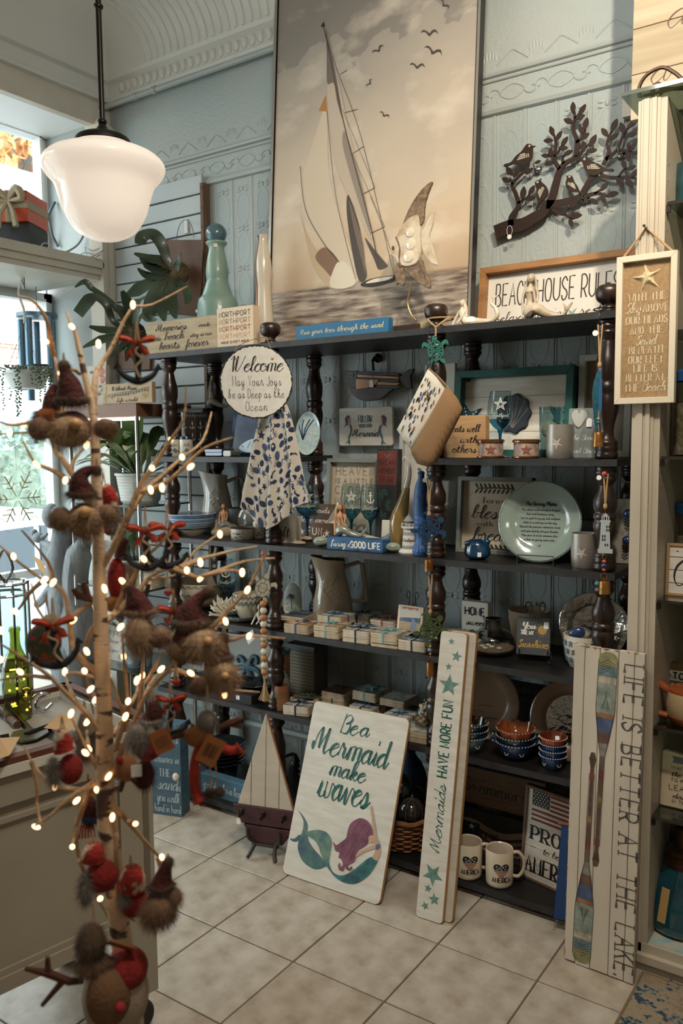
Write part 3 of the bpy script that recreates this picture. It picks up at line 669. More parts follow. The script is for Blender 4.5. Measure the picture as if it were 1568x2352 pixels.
for nm,pts,m_,t in(('top_fin',[(993,418),(985,440),(976,470),(973,505),(962,520),(935,510),(925,520),(938,485),(955,455),(975,430)],CARV,.012),('bottom_fin',[(925,612),(955,618),(968,595),(975,620),(985,640),(988,662),(970,655),(945,635)],CARV,.012),('body',[(895,583),(905,565),(915,540),(925,520),(945,500),(962,495),(966,520),(966,545),(968,580),(958,605),(935,613),(918,606),(908,592)],CAP,.02),('tail_fin',[(966,540),(975,520),(985,500),(996,490),(994,515),(985,545),(992,565),(1000,590),(1005,610),(985,600),(970,575)],CAP,.008),('side_fin',[(910,606),(925,610),(930,640),(926,658),(916,650),(910,655),(908,630)],CARV,.008)):
 Q=cr([lp(*p)for p in pts],3,True);put(nm,MB().prism(Q,-t/2,t/2,.002),m_,o)
m=MB()
for u,v,r in((942,590,14),(947,562,13),(945,535,11)):x,z=lp(u,v);m.lathe([(r*s,0),(r*s*.9,.003),(r*s*.3,.006),(0,.006)],16);m.v[-64:]=[(x+a_,-.0105-c_,z+b2)for a_,b2,c_ in m.v[-64:]]
put('shell_disc',m,mat('shell_disc','d9ccb5',.12,coat=.8),o,True)
x,z=lp(906,571);m=MB().ell((x,-.011,z),3.5*s,.003,5*s);put('eye',m,mat('brown_eye','5b3a20',.2),o,True)
m=MB();m.ribbon(cr([lp(912,545),lp(921,570),lp(920,600),lp(925,612)],3),.006,-.0108);put('gill_band',m,CARV,o)
# --- blue sign
a,b_=fit(.02,681,775,893,759);h=at_y(681,750,.02).z-L1;w_=b_.x-a.x
o=board('blue_toes_sign','long blue block sign reading Run your toes through the sand','sign',((a.x+b_.x)/2,.015,L1),w_,h,.03,mat('sea_blue_paint','205f86',.5),[('Run your toes through the sand',0,h*.36,h*.36,'script','c',w_*.9,.003)],mat('pale_gold_ink','c9c39d'))
# --- mermaid figurines
def mermaid(name,label,P,rz,s,body,skin=None,hair=None,pose='sit',tail=None,base=None,group=None):
 """s = figure height; the tail sweeps along +x from the hip"""
 o=thing(name,label,'figurine',P,rz,group);skin=skin or body;hair=hair or body;tail=tail or body
 k=s
 if pose=='sit':
  m=MB();m.tube(cr([(-.10*k,0,.10*k),(-.06*k,0,.30*k),(-.05*k,0,.48*k),(-.05*k,0,.62*k),(-.045*k,0,.74*k),(-.04*k,0,.80*k)],3),[c*k for c in(.115,.11,.10,.095,.085,.08,.085,.095,.105,.11,.1,.08,.055,.04,.04,.04)],9)
  m.ell((-.04*k,-.01*k,.90*k),.075*k,.08*k,.10*k,12,9);m.ell((-.075*k,-.085*k,.62*k),.045*k,.04*k,.045*k,8,6);m.ell((.005*k,-.085*k,.62*k),.045*k,.04*k,.045*k,8,6)
  m.tube(cr([(-.16*k,0,.70*k),(-.22*k,-.02*k,.50*k),(-.20*k,-.06*k,.28*k),(-.18*k,-.1*k,.05*k)],3),.032*k,7);m.tube(cr([(.08*k,0,.70*k),(.13*k,-.04*k,.52*k),(.10*k,-.1*k,.36*k),(.06*k,-.12*k,.62*k)],3),.03*k,7)
  m.ell((-.04*k,-.088*k,.90*k),.012*k,.02*k,.02*k,6,5)
  put('torso',m,skin,o,True)
  t=MB();t.tube(cr([(-.12*k,.02*k,.12*k),(.0,-.08*k,.22*k),(.14*k,-.08*k,.22*k),(.30*k,-.04*k,.12*k),(.50*k,0,.06*k),(.66*k,0,.05*k),(.74*k,0,.14*k)],3),[c*k for c in(.14,.15,.15,.145,.14,.135,.13,.12,.11,.1,.09,.08,.07,.06,.05,.045,.04,.035,.03)],9)
  for sg in(-1,1):t.prism(cr([(.72*k,.12*k),(.76*k+sg*.06*k,.20*k),(.78*k+sg*.10*k,.32*k),(.75*k,.22*k)],3,True),-.02*k,.02*k)
  put('tail',t,tail,o,True)
  hm=MB();hm.ell((-.04*k,.025*k,.92*k),.09*k,.085*k,.105*k,12,8)
  for q in range(7):
   a=-1.3+q*.43+PI/2;hm.tube(cr([(-.04*k+.07*k*cos(a),.03*k+.06*k*sin(a),.92*k),(-.05*k+.12*k*cos(a),.05*k+.09*k*sin(a),.78*k),(-.05*k+.11*k*cos(a+.3),.04*k+.09*k*sin(a),.62*k),(-.05*k+.13*k*cos(a),.04*k+.08*k*sin(a),.50*k)],3),[c*k for c in(.03,.035,.04,.04,.038,.036,.034,.03,.026,.012)],6)
  put('hair',hm,hair,o,True)
 else:
  m=MB();m.tube(cr([(0,0,.12*k),(-.12*k,0,.22*k),(-.20*k,0,.45*k),(-.21*k,0,.62*k),(-.2*k,0,.72*k)],3),[c*k for c in(.13,.14,.14,.135,.13,.13,.14,.14,.12,.09,.06,.05,.05)],9);m.ell((-.20*k,-.02*k,.83*k),.085*k,.09*k,.11*k,12,9)
  m.tube(cr([(-.32*k,0,.58*k),(-.42*k,-.06*k,.35*k),(-.55*k,-.1*k,.08*k)],4),.04*k,7);m.tube(cr([(-.08*k,-.02*k,.58*k),(-.14*k,-.14*k,.35*k),(-.32*k,-.18*k,.10*k)],4),.038*k,7);m.ell((-.20*k,-.12*k,.83*k),.014*k,.02*k,.02*k,6,5)
  put('torso',m,skin,o,True)
  t=MB();t.tube(cr([(-.05*k,0,.14*k),(.25*k,.02*k,.14*k),(.6*k,.03*k,.10*k),(.95*k,.02*k,.10*k),(1.18*k,0,.28*k),(1.12*k,0,.55*k),(.95*k,0,.72*k),(1.0*k,0,.88*k)],3),[c*k for c in(.15,.15,.15,.15,.14,.13,.12,.12,.11,.1,.1,.09,.09,.08,.08,.07,.065,.06,.05,.045,.04,.03)],9)
  for sg in(-1,1):t.prism(cr([(.98*k,.84*k),(1.0*k+sg*.1*k,.9*k),(1.02*k+sg*.22*k,1.0*k),(1.0*k,.93*k)],3,True),-.02*k,.02*k)
  put('tail',t,tail,o,True)
  hm=MB();hm.ell((-.19*k,.03*k,.86*k),.1*k,.1*k,.115*k,12,8);hm.tube(cr([(-.16*k,.05*k,.85*k),(-.1*k,.06*k,.65*k),(-.08*k,.06*k,.45*k),(-.02*k,.05*k,.33*k)],3),[c*k for c in(.08,.08,.085,.08,.075,.07,.06,.05,.04,.02)],8)
  put('hair',hm,hair,o,True)
 return o
WRES=mat('white_resin','d6cbb8',.55,n=(30,'c2b299'),bump=.15,bs=120);TAN=mat('tan_resin','b59a78',.5,n=(30,'8c7356'))
P=at_y(1066,735,.045);o=mermaid('lying_mermaid','white resin mermaid lying on top of the shelf with her tail curled up',(P.x+.01,.045,L1),0,.085,WRES,pose='lie');pricetag(o,.03,-.04,.006,.03,.016)
P=at_y(1222,725,.05);o=mermaid('sitting_mermaid','pale resin mermaid sitting on the top shelf before the Beach House Rules frame',(P.x,.05,L1),.1,.135,mat('grey_white_resin','bdae99',.5,n=(30,'a08f78')),pose='sit')
# --- BEACH HOUSE RULES frame leaning on the wall
BLp=at_y(1098,727,.30);BRp=at_y(1448,700,.30);fw_=(BRp.x-BLp.x)*1.02;fh=.235
OAK=mat('oak_frame','a77a4c',.5,n=(6,'8f6238'),st=(1,1,5));PAPER=mat('white_panel','d9d3c8',.6)
o=framed('beach_house_rules','oak framed white sign reading Beach House Rules on the top shelf','sign',((BLp.x+BRp.x)/2,.295,L1),fw_,fh,.022,.04,OAK,PAPER,(),None,0,-.12,.03)
mb=MB();text(mb,'BEACH HOUSE RULES',0,fh*.44,fh*.32,'hand','c',fw_*.80,.0042,y=.029);put('lettering',mb,INKB,o)
mb=MB();text(mb,'relax . unwind . restore',0,fh*.19,fh*.15,'script','c',fw_*.8,.0035,y=.029);put('lettering',mb,INKB,o)
mb=MB();mb.poly(star(.0,fh*.16,.026,.008,.4),.0288);mb.poly(star(.06,fh*.22,.026,.008,.9),.0288);put('printed_starfish',mb,mat('sage_ink','8f9d92'),o)
# --- metal birds-on-branches wall art
IRON=mat('brown_cut_metal','34231b',.45,.3);YA=.365
o=thing('bird_branch_art','dark metal wall art of birds perched on leafy branches hung on the tin wall','wall art',(at_y(1300,420,YA).x,YA,at_y(1300,420,YA).z));O2=o.location.copy()
def wp(u,v):q=at_y(u,v,YA);return(q.x-O2.x,q.z-O2.z)
def bt(u,v):return(1060+u/3.087,v/3.087)
m=MB()
for pts,w0,w1 in((((235,1650),(330,1610),(430,1590),(520,1540),(570,1510),(600,1460),(640,1400),(680,1250),(700,1200),(730,1160),(820,1110)),.05,.013),(((600,1450),(700,1440),(830,1400),(870,1340),(910,1270),(960,1230)),.028,.012),(((350,1600),(350,1540),(400,1460),(380,1370),(360,1300),(470,1190)),.022,.008),(((360,1310),(340,1260)),.008,.005),(((395,1440),(460,1400),(500,1350)),.009,.004),(((690,1200),(650,1120),(665,1050),(660,980),(640,930)),.015,.005),(((655,1110),(700,1050),(730,1000)),.008,.004),(((720,1160),(715,1110),(770,1080)),.012,.004),(((810,1110),(815,1000),(790,920),(800,830),(790,760)),.018,.005),(((800,840),(850,780)),.007,.004),(((810,1010),(860,960),(880,880)),.01,.004),(((830,1100),(870,1050),(940,990)),.012,.004),(((1000,1170),(1040,1080),(1030,1000),(1090,880)),.014,.005),(((1020,1130),(1100,1060),(1150,940),(1210,880)),.012,.005),(((1100,1060),(1180,1070),(1270,1090)),.01,.005),(((980,1240),(1060,1260),(1180,1255),(1290,1280)),.013,.006),(((1110,1255),(1150,1200),(1200,1190)),.008,.004),(((880,1390),(960,1370),(1040,1390),(1080,1380)),.014,.005),(((940,1375),(1000,1330),(1020,1310)),.007,.004),(((640,1480),(720,1520),(740,1480),(790,1460)),.012,.005),(((730,1520),(780,1550),(830,1530)),.009,.004)):
 Q=cr([wp(*bt(*p))for p in pts],4);n=len(Q);m.ribbon(Q,[w0+(w1-w0)*i/(n-1)for i in range(n)],0)
n0=len(m.v);back=[(x,.004,z)for x,y,z in m.v];fs=list(m.f);m.v+=back;m.f+=[tuple(i+n0 for i in f[::-1])for f in fs];m.mi=[0]*len(m.f)
put('branch',m,IRON,o)
lf=[(790,765,1.57,40),(855,780,.9,42),(840,832,.2,36),(758,860,2.6,40),(880,880,1.3,44),(845,920,1.9,34),(870,970,.4,40),(640,930,1.9,38),(690,965,1.0,36),(615,998,3.0,36),(730,1005,.9,38),(720,1050,-.2,36),(630,1085,1.5,36),(595,1105,2.9,32),(620,1160,3.3,34),(755,1085,.3,36),(930,1000,1.0,46),(865,1040,1.6,40),(925,1068,-.1,36),(1015,940,2.2,40),(1082,890,1.1,46),(1080,970,.4,36),(1140,910,1.9,44),(1210,880,.5,40),(1205,955,0,40),(1185,1040,1.6,30),(1215,1040,.8,36),(1180,1110,-1.5,36),(340,1215,2.2,42),(390,1225,.9,38),(315,1278,2.6,36),(480,1215,.5,34),(437,1370,1.4,46),(497,1350,.9,38),(490,1408,.1,36),(1150,1165,1.9,36),(1205,1190,.3,32),(1120,1290,-1.1,42),(1190,1300,-1.0,44),(1225,1230,.8,36),(1010,1325,.8,38),(1070,1378,.05,44),(1005,1415,-1.1,36),(940,1430,-.7,36),(790,1455,.4,36),(810,1530,-.05,46),(775,1580,-1.2,34),(540,1150,.2,24)]
ml={}
for i,(u,v,a,l)in enumerate(lf):
 u2,v2=bt(u,v);x,z=wp(u2,v2);r=l/3.087/FPX*dep(at_y(u2,v2,YA))
 b=MB();Q=[(-1,0),(-.6,.32),(0,.48),(.5,.36),(1,0),(.5,-.36),(0,-.48),(-.6,-.32)];b.prism([(x+r*(p*cos(a)-q*sin(a)),z+r*(p*sin(a)+q*cos(a)))for p,q in cr(Q,2,True)],-.004,0)
 put('leaf',b,IRON,o)
BIRD=[(-1,-.05),(-.62,-.02),(-.3,.22),(.1,.42),(.32,.62),(.5,.72),(.68,.66),(.74,.56),(.9,.5),(.74,.44),(.68,.25),(.6,0),(.4,-.25),(.1,-.38),(-.2,-.30),(-.5,-.16),(-1,-.2)]
SLIT=mat('wing_cutout','b3a996',.6)
for(u,v,s_,a,fl_)in((430,1130,130,.25,1),(950,1200,125,-.05,-1),(570,1380,110,1.1,1),(790,1330,95,.5,-1)):
 c_,sn=cos(a*fl_),sin(a*fl_)
 def bp_(px,pz):px*=fl_;return wp(*bt(u+s_*(px*c_-pz*sn),v-s_*(px*sn+pz*c_)))
 b=MB();b.prism(cr([bp_(*p)for p in BIRD],3,True),-.006,-.001);ob=put('bird',b,IRON,o)
 b=MB()
 for k in range(3):b.ribbon([bp_(-.25+.1*k,.02+.1*k),bp_(.15+.05*k,.04+.1*k)],.004,-.0065);b.ribbon(cr([bp_(.18+.1*k,.0),bp_(.22+.1*k,.1),bp_(.2+.1*k,.2)],3),.003,-.0065)
 b.poly([(x,z)for x,z in circ(*bp_(.58,.58),.004,8)],-.0065);put('wing_slits',b,SLIT,ob)
CH=mat('chrome','c8c8c8',.12,1)
for(u,v)in((520,1190),(1115,1080),(860,1400)):
 q=at_y(*bt(u,v),YA);h_=MB();h_.at(rx=PI/2);h_.lathe([(0,-.012),(.014,-.012),(.015,-.002),(.009,.004),(0,.006)],14);h_.at();h_.tube([(0,-.014,.003),(0,-.03,-.004),(0,-.032,.012)],.0025,6)
 solo('wall_hook',h_,CH,{520:'chrome wall hook under the upper left metal bird',1115:'chrome wall hook by the right end of the metal branches',860:'chrome wall hook beneath the middle metal birds'}[u],'hook',(q.x,YW-.014,q.z),smooth=True)
q=at_y(1060+340/3.087,1680/3.087,YA-.01);t=MB();t.tube(circ3:=[(.01*cos(a),0,.02+.018*sin(a))for a in[k*.7 for k in range(10)]],.0008,4);t.at(rx=PI/2);t.lathe([(0,-.001),(.008,-.001),(.008,.001),(0,.001)],12)
tg=put('hang_tag',t,TAGW,o);tg.location=(q.x-O2.x,-.012,q.z-O2.z)
# --- level 2, left bay
def lathe_thing(name,label,cat,P,prof,m,part='body',n=28,group=None,sm=50,k=3):
 o=thing(name,label,cat,P,face(P),group);b=MB();b.lathe(cr(prof,k)if k else prof,n);put(part,b,m,o,sm);return o
def ontop(o,mb,r,m,name='print',z0=0):bend(mb,r);return put(name,mb,m,o)
BLACKC=mat('black_gift_card','1d1b1c',.5);GREYI=mat('anchor_grey','9a948c',.5)
P,r=rnd(450,1035,L2,80,y=.25)
o=thing('gift_box','black printed gift box behind the glass anchor mug','box',(P.x+.01,.25,L2),.15);hb_=at_y(450,940,.25).z-L2
put('box',MB().rbox(-.065,.065,-.05,.05,0,hb_,.002),BLACKC,o)
put('lid',MB().rbox(-.068,.068,-.053,.053,hb_-.03,hb_+.002,.002),BLACKC,o)
bx=MB();[bx.ribbon([(-.06+.01*i,hb_-.022),(-.055+.01*i,hb_-.008)],.002,-.0535)for i in range(12)];put('lid_pattern',bx,GREYI,o)
MUGX=P.x+.012;TG=hb_
P,r=rnd(443,1035,L2,72,y=.12);hm_=at_y(443,948,P.y).z-L2
o=thing('glass_mug','black glass mug printed with white anchors on the second shelf','mug',(P.x,P.y,L2),face(P))
put('body',MB().lathe([(.0,.003),(r*.86,.002),(r*.9,.01),(r,hm_),(r*.94,hm_),(r*.84,.014),(0,.012)],28),mat('dark_glaze','241d1b',.15,coat=.6),o,40)
ap=MB()
def anchor_print(mb,x,z,s,y=-.0008):
 mb.ribbon([(x,z+s),(x,z-s*.9)],s*.16,y);mb.ribbon([(x-s*.35,z+s*.55),(x+s*.35,z+s*.55)],s*.14,y);mb.ribbon(circ(x,z+s*1.12,s*.16,8),s*.1,y,True)
 mb.ribbon(cr([(x-s*.75,z-s*.25),(x-s*.55,z-s*.7),(x,z-s*.95),(x+s*.55,z-s*.7),(x+s*.75,z-s*.25)],3),s*.16,y)
for rr in range(3):
 for cc in range(-2,3):anchor_print(ap,cc*r*.52+(rr%2)*.0,hm_*(.70-.27*rr),r*.2)
[ap.ribbon([(-r*1.3+k*r*.16,hm_*.9),(-r*1.22+k*r*.16,hm_*.95)],.0015,-.0008)for k in range(17)]
ontop(o,ap,lambda z:r*(.9+.1*z/hm_)+.0005,GREYI,'anchor_print')
hd=MB();hd.tube(cr([(-r*.95,0,hm_*.86),(-r*1.45,0,hm_*.82),(-r*1.62,0,hm_*.5),(-r*1.3,0,hm_*.22),(-r*.9,0,hm_*.2)],4),r*.13,8);put('handle',hd,mat('dark_glaze','241d1b'),o,True)
P0_=at_y(432,935,.20);mermaid('mermaid_statue','grey mermaid statue seated on the black gift box',(P.x-.005,.25,L2+hb_+.003),.05,.115,mat('stone_grey_resin','8f8577',.6,n=(24,'736a5e')))
SALTC=mat('salt_cream','d0c6b3',.3,coat=.4);NAVY=mat('navy_glaze','1e2a44',.25,coat=.4);PRNT=mat('grey_blue_print','5d6a70')
for(u,txt,lab)in((401,'pper','cream pepper shaker with a printed hill scene beside the left shelf post'),(428,'Salt','cream salt shaker with printed whales before the anchor mug')):
 P,r=rnd(u,1043,L2,30,y=.05);h=at_y(u,1003,P.y).z-L2
 o=lathe_thing('shaker',lab,'shaker',P,[(r*.9,0),(r,.004),(r,h*.85),(r*.93,h)],SALTC,k=0)
 put('rim',MB().lathe([(r+.0006,h*.86),(r*.97,h*.97),(r*.92,h+.001),(r*.3,h+.002)],24),NAVY,o,50)
 m=MB();text(m,txt,0,h*.52,h*.16,'script','c',r*1.0,.0018);m.ribbon([(-r*1.2,h*.14),(r*1.2,h*.14)],.0018,-.0008)
 m.poly(cr([(-r*.8,h*.18),(-r*.3,h*.3),(0,h*.42),(r*.5,h*.3),(r*.9,h*.2),(r*.6,h*.16)],3,True),-.0006);ontop(o,m,r+.0004,PRNT)
BLUEG=mat('blue_glaze','2b3d63',.2,coat=.6,n=(12,'405885'));SAND=mat('sand_glaze','b7aa97',.3,n=(8,'9fa9ad'),coat=.4)
P=at_y(560,1000,.18);s=dep(P)/FPX
o=thing('verse_plate','navy rimmed square plate with a printed verse behind the Welcome sign','plate',(P.x,.19,L2+.002),.15,None,-.28)
def dish(mb,w_,h,dep_,n=4,rr=.03):
 """shallow plate standing upright, front to -Y"""
 o1=rrect(-w_/2,w_/2,0,h,rr);i1=[(x*.72,h/2+(z-h/2)*.72)for x,z in o1];k=len(o1)
 V=[(x,0,z)for x,z in o1]+[(x,dep_,z)for x,z in i1]+[(x,.006,z)for x,z in o1]
 return mb.add(V,[(i,k+i,k+(i+1)%k,(i+1)%k)for i in range(k)][::1]+[tuple(range(k,2*k))]+[(i,(i+1)%k,2*k+(i+1)%k,2*k+i)for i in range(k)]+[tuple(range(3*k-1,2*k-1,-1))])
put('plate',dish(MB(),.17,.20,.012),BLUEG,o)
c_=MB();c_.poly(circ(0,.10,.058,28),.0075);put('plate_center',c_,SAND,o)
lines(o,[('%s'%t,.0,.112-.011*i,.006,'script','c',.07-.006*abs(i-2),.0013)for i,t in enumerate(('may the sun always','shine on your face and','the wind at your back','until we meet'))],INK,'verse',.007)
o=thing('butter_dish','navy glazed long dish with a cream end block on the second shelf','dish',(at_y(498,1030,.06).x,.07,L2))
b=MB();b.rbox(-.05,.04,-.025,.04,.002,.022,.006,.002);b.rbox(-.052,.042,-.028,.043,.016,.030,.004,.002);put('tray',b,BLUEG,o);b=MB();b.rbox(.043,.085,-.024,.03,0,.024,.008,.002);put('end_block',b,SALTC,o)
P=at_y(562,1025,.10);o=thing('fish_dish','blue and white fish shaped dish propped behind the crab towel','dish',(P.x,.12,L2+.004),.1,None,-.3)
FQ=cr([(-.055,.03),(-.03,.055),(.01,.07),(.05,.068),(.08,.11),(.105,.12),(.095,.08),(.10,.04),(.07,.035),(.03,.012),(-.02,.01)],3,True)
put('body',MB().prism(FQ,0,.008,.003),mat('fish_white_glaze','b9c0c0',.15,coat=.8,n=(20,'6c83a0')),o);fe=MB();fe.poly(circ(-.034,.036,.004,10),-.0006);[fe.ribbon([(-.01+.018*k,.03+.005*k),(.0+.018*k,.055)],.003,-.0006)for k in range(5)];put('fins_print',fe,NAVY,o)
P=at_y(690,965,.14);o=thing('oval_plate','white and blue speckled oval plate behind the second post','plate',(P.x-.02,.20,L2+.004),.3,None,-.2)
q=MB();Q=circ(0,.085,.05,32,.085);k=len(Q);q.add([(x,0,z)for x,z in Q]+[(x*.78,.008,.085+(z-.085)*.8)for x,z in Q]+[(x,.006,z)for x,z in Q],[(i,k+i,k+(i+1)%k,(i+1)%k)for i in range(k)]+[tuple(range(k,2*k))]+[(i,(i+1)%k,2*k+(i+1)%k,2*k+i)for i in range(k)]+[tuple(range(3*k-1,2*k-1,-1))])
put('plate',q,mat('speckle_glaze','b4bfba',.15,coat=.8,n=(70,'8ea5ad')),o,60);e=MB()
for a in(-.6,-.2,.3,.7):e.ribbon(cr([(-.02,.06),(-.02+.03*sin(a),.06+.05),(-.01+.05*sin(a),.06+.08)],3),.004,.0055)
put('coral_print',e,NAVY,o);st=MB();st.tube([(-.03,-.01,0),(-.03,.012,.0),(-.02,.03,.12)],.002,5);st.tube([(.03,-.01,0),(.03,.012,0),(.02,.03,.12)],.002,5);put('easel',st,mat('black_wire','14110f',.4),o)
# --- level 2, right bay
TEAL=mat('teal_frame_paint','1d5950',.5,n=(10,'164840'),bump=.1,bs=60)
a,b_=fit(.20,1030,1040,1303,1040);h=at_y(1030,850,.20).z-L2;w_=b_.x-a.x
o=framed('starfish_shadow_frame','teal framed whitewashed picture with painted starfish and scallop on the second shelf','picture',((a.x+b_.x)/2,.22,L2),w_,h,.024,.045,TEAL,WHITEW,(),None,0,-.10,.036)
pl=MB();[pl.ribbon([(-w_*.44,z),(w_*.44,z)],.0015,.0355)for z in(h*.3,h*.5,h*.7)];put('plank_lines',pl,INKG,o)
DT=mat('dark_teal_paint','1c3f4b',.5);SG=mat('sage_teal_paint','4d7d78',.5);DS=mat('dark_slate_paint','232c33',.5);DOT=mat('cream_dots','cfc8b8',.6)
for nm,m_,x,sz,a_,dots in(('painted_starfish',DT,-.20,.13,1.9,DOT),('painted_starfish',SG,.20,.13,1.2,DS)):
 m=MB();m.prism(cr(star(x*w_/.5*1.0,h*.45,sz*.55*w_/.5,sz*.24*w_/.5,a_),3,True),.026,.0355,.003);ob=put(nm,m,m_,o)
 d=MB()
 for k in range(5):
  for q in(.25,.45,.65):d.poly(circ(x*w_/.5+sz*.55*w_/.5*q*cos(a_+k*2*PI/5)+.003*(k%2),h*.45+sz*.55*w_/.5*q*sin(a_+k*2*PI/5),.003,8),.0255)
 put('dots',d,dots,ob)
m=MB();Q=[(.0+.06*cos(t)*(1+.06*cos(9*t)),h*.5+.065*sin(t)*(1+.06*cos(9*t)))for t in[2*PI*k/40 for k in range(40)]];m.prism(Q,.026,.0355,.003);ob=put('painted_scallop',m,DS,o)
d=MB();[d.ribbon([(0,h*.5-.05),(.055*cos(t),h*.5+.058*sin(t))],.0018,.0255)for t in(.3,.8,1.3,1.8,2.3,2.8)];put('ribs',d,INKG,ob)
a,b_=fit(.05,1022,1050,1117,1050);h=at_y(1060,955,.05).z-L2;w_=b_.x-a.x
board('floats_block','brown wood block reading boats well with others under the fish pouch','sign',((a.x+b_.x)/2,.04,L2),w_,h,.03,mat('tan_wood_block','b08c63',.6,n=(7,'9b7850'),st=(1,1,8)),[('boats well',.0,h*.62,h*.17,'script','c',w_*.74,.004),('with',w_*.1,h*.36,h*.17,'script','c',w_*.42,.004),('others',0,h*.13,h*.18,'script','c',w_*.58,.004)],INK)
BOWLG=thin_glass('clear_blue_glass','dbe8ea',1.0,.02);STEMG=thin_glass('blue_stem_glass','4f9cc0',1.0,.03);BLUEB=thin_glass('deep_blue_glass','86bcd0',1.0,.03)
ETCH=mat('etched_white','d9dcd8',.6)
def wineglass(label,u,vb,vt,lv,du,deco,txt=True,y=None,rz=0):
 P,r=rnd(u,vb,lv,du,.6)
 if y is not None:P=at_y(u,vb,y);P.z=lv
 h=at_y(u,vt,P.y).z-lv;r=wid(P,du)/2;o=thing('wine_glass',label,'wine glass',(P.x,P.y,lv),face(P)+rz,'etched wine glasses')
 zb=h*.42
 put('foot',MB().lathe(cr([(r*.88,0),(r*.9,.002),(r*.4,.006),(r*.13,.014)],3),24),STEMG,o,True)
 put('stem',MB().lathe(cr([(r*.13,.014),(r*.105,h*.2),(r*.13,h*.34),(r*.24,zb)],3),14),STEMG,o,True)
 pr=[(r*.24,zb),(r*.62,h*.48),(r*.93,h*.58),(r,h*.70),(r*.94,h*.85),(r*.80,h)];q=cr(pr,4)
 put('bowl_base',MB().lathe(q[:9],28),BLUEB,o,True);put('bowl',MB().lathe(q[8:],28),BOWLG,o,True)
 m=MB();rf=lambda z:(r*(.93+.07*min(1,(z/h-.58)/.12))if z<.7*h else r*(1-.06*(z/h-.7)/.15)if z<.85*h else r*(.94-.14*(z/h-.85)/.15))+.0006
 if deco=='star':m.ribbon(cr(star(0,h*.80,r*.55,r*.2),2,True),.0018,0,True);m.ribbon(cr(star(0,h*.80,r*.3,r*.1),2,True),.0012,0,True)
 if deco=='anchor':anchor_print(m,0,h*.79,r*.46,0)
 if deco=='wheel':m.ribbon(circ(0,h*.80,r*.42,18),.003,0,True);[m.ribbon([(r*.5*cos(k*PI/4),h*.8+r*.5*sin(k*PI/4)),(-r*.5*cos(k*PI/4),h*.8-r*.5*sin(k*PI/4))],.002,0)for k in range(4)]
 if txt:text(m,'Northport',0,h*.61,h*.055,'script','c',r*1.35,.0024,0)
 ontop(o,m,rf,ETCH,'etching');return o
wineglass('blue stemmed wine glass etched with a starfish before the teal frame',1148,1040,899,L2,58,'star',True,.13)
CU_=mat('copper_tin','9d6a48',.25,.9);
for u,lab in((1126,'round copper lidded tin with printed shells, left of the pair'),(1208,'round copper lidded tin with printed shells, right of the pair')):
 P,r=rnd(u,1051,L2,64,y=.065);h=at_y(u,1009,P.y).z-L2
 o=thing('candle_tin',lab,'tin',(P.x,P.y,L2),face(P),'copper candle tins');put('body',MB().lathe([(r*.9,.004),(r*.9,h*.85)],28),mat('shell_paper','b39a82',.4,n=(60,'7d6a6a')),o,True)
 put('base_rim',MB().lathe([(r*.92,0),(r,.002),(r,.006),(r*.9,.008)],28),CU_,o,True);put('lid',MB().lathe([(r*.9,h*.82),(r,h*.85),(r,h*.93),(r*.9,h),(r*.3,h*1.0),(0,h)],28),CU_,o,40)
 m=MB();m.prism(star(0,h*.45,h*.3,h*.12),-.001,0);ontop(o,m,r*.9+.001,mat('rust_print','7b4a3a'),'shell_print')
SILV=mat('silver_candle_glass','a19a90',.35,.55,n=(9,'87807a'));
def candle(label,u,vb,vt,lv,du):
 P,r=rnd(u,vb,lv,du,y=.06 if lv==L2 else None);h=at_y(u,vt,P.y).z-lv;o=thing('candle_holder',label,'candle holder',(P.x,P.y,lv),face(P),'silver candle holders')
 put('glass',MB().lathe([(r*.9,0),(r*.96,.006),(r,h*.3),(r,h),(r*.93,h),(r*.92,h*.12),(0,h*.1)],32),SILV,o,40)
 m=MB();m.poly(star(-r*.25,h*.45,r*.5,r*.16,.9),0);ontop(o,m,r+.0006,mat('pale_silver_print','bdb5aa',.4,.4),'starfish_print');return o
candle('frosted silver glass candle holder on the second shelf beside the copper tins',1285,1047,975,L2,62)
P,r=rnd(1262,1003,L2,50,y=.16);o=thing('shell_tumbler','clear glass tumbler with a round scallop shell in it behind the silver candle holder','tumbler',(P.x,.16,L2),face(P));h=at_y(1262,935,.16).z-L2
put('glass',MB().lathe([(.03,0),(.034,h),(.032,h),(.028,.006),(0,.005)],24),BOWLG,o,40);m=MB();m.ell((0,-.006,h*.55),.026,.012,.028,12,8);put('shell',m,mat('sand_shell','bda98a',.7,bump=.5,bs=150),o,True)
a,b_=fit(.10,1300,1045,1378,1045);h=at_y(1340,936,.10).z-L2;w_=b_.x-a.x
o=board('beach_glass_plaque','grey glass plaque etched to the beach and back with a heart and a tag','sign',((a.x+b_.x)/2,.10,L2),w_,h,.006,mat('grey_glass_plaque','7f8784',.2,coat=.5),[('to',w_*.18,h*.68,h*.12,'script','c',w_*.25,.002),('the Beach',0,h*.36,h*.11,'script','c',w_*.8,.002),('and Back',0,h*.10,h*.11,'script','c',w_*.8,.002)],ETCH,0,-.12)
hm2=MB();hs=cr([(-.18*w_,h*.6),(-.40*w_,h*.80),(-.36*w_,h*.94),(-.24*w_,h*.96),(-.18*w_,h*.88),(-.12*w_,h*.96),(0,h*.94),(.04*w_,h*.8)],3,True);hm2.prism(hs,-.004,0,.0015);put('heart',hm2,mat('pale_heart','a9aba5',.3),o)
tt=MB();tt.tube(cr([(.05*w_,-.002,h*.98),(.12*w_,-.004,h*.9),(.14*w_,-.004,h*.82)],3),.0008,4);put('tag_string',tt,TWINE,o);pricetag(o,.14*w_,-.005,h*.62,.016,.026)
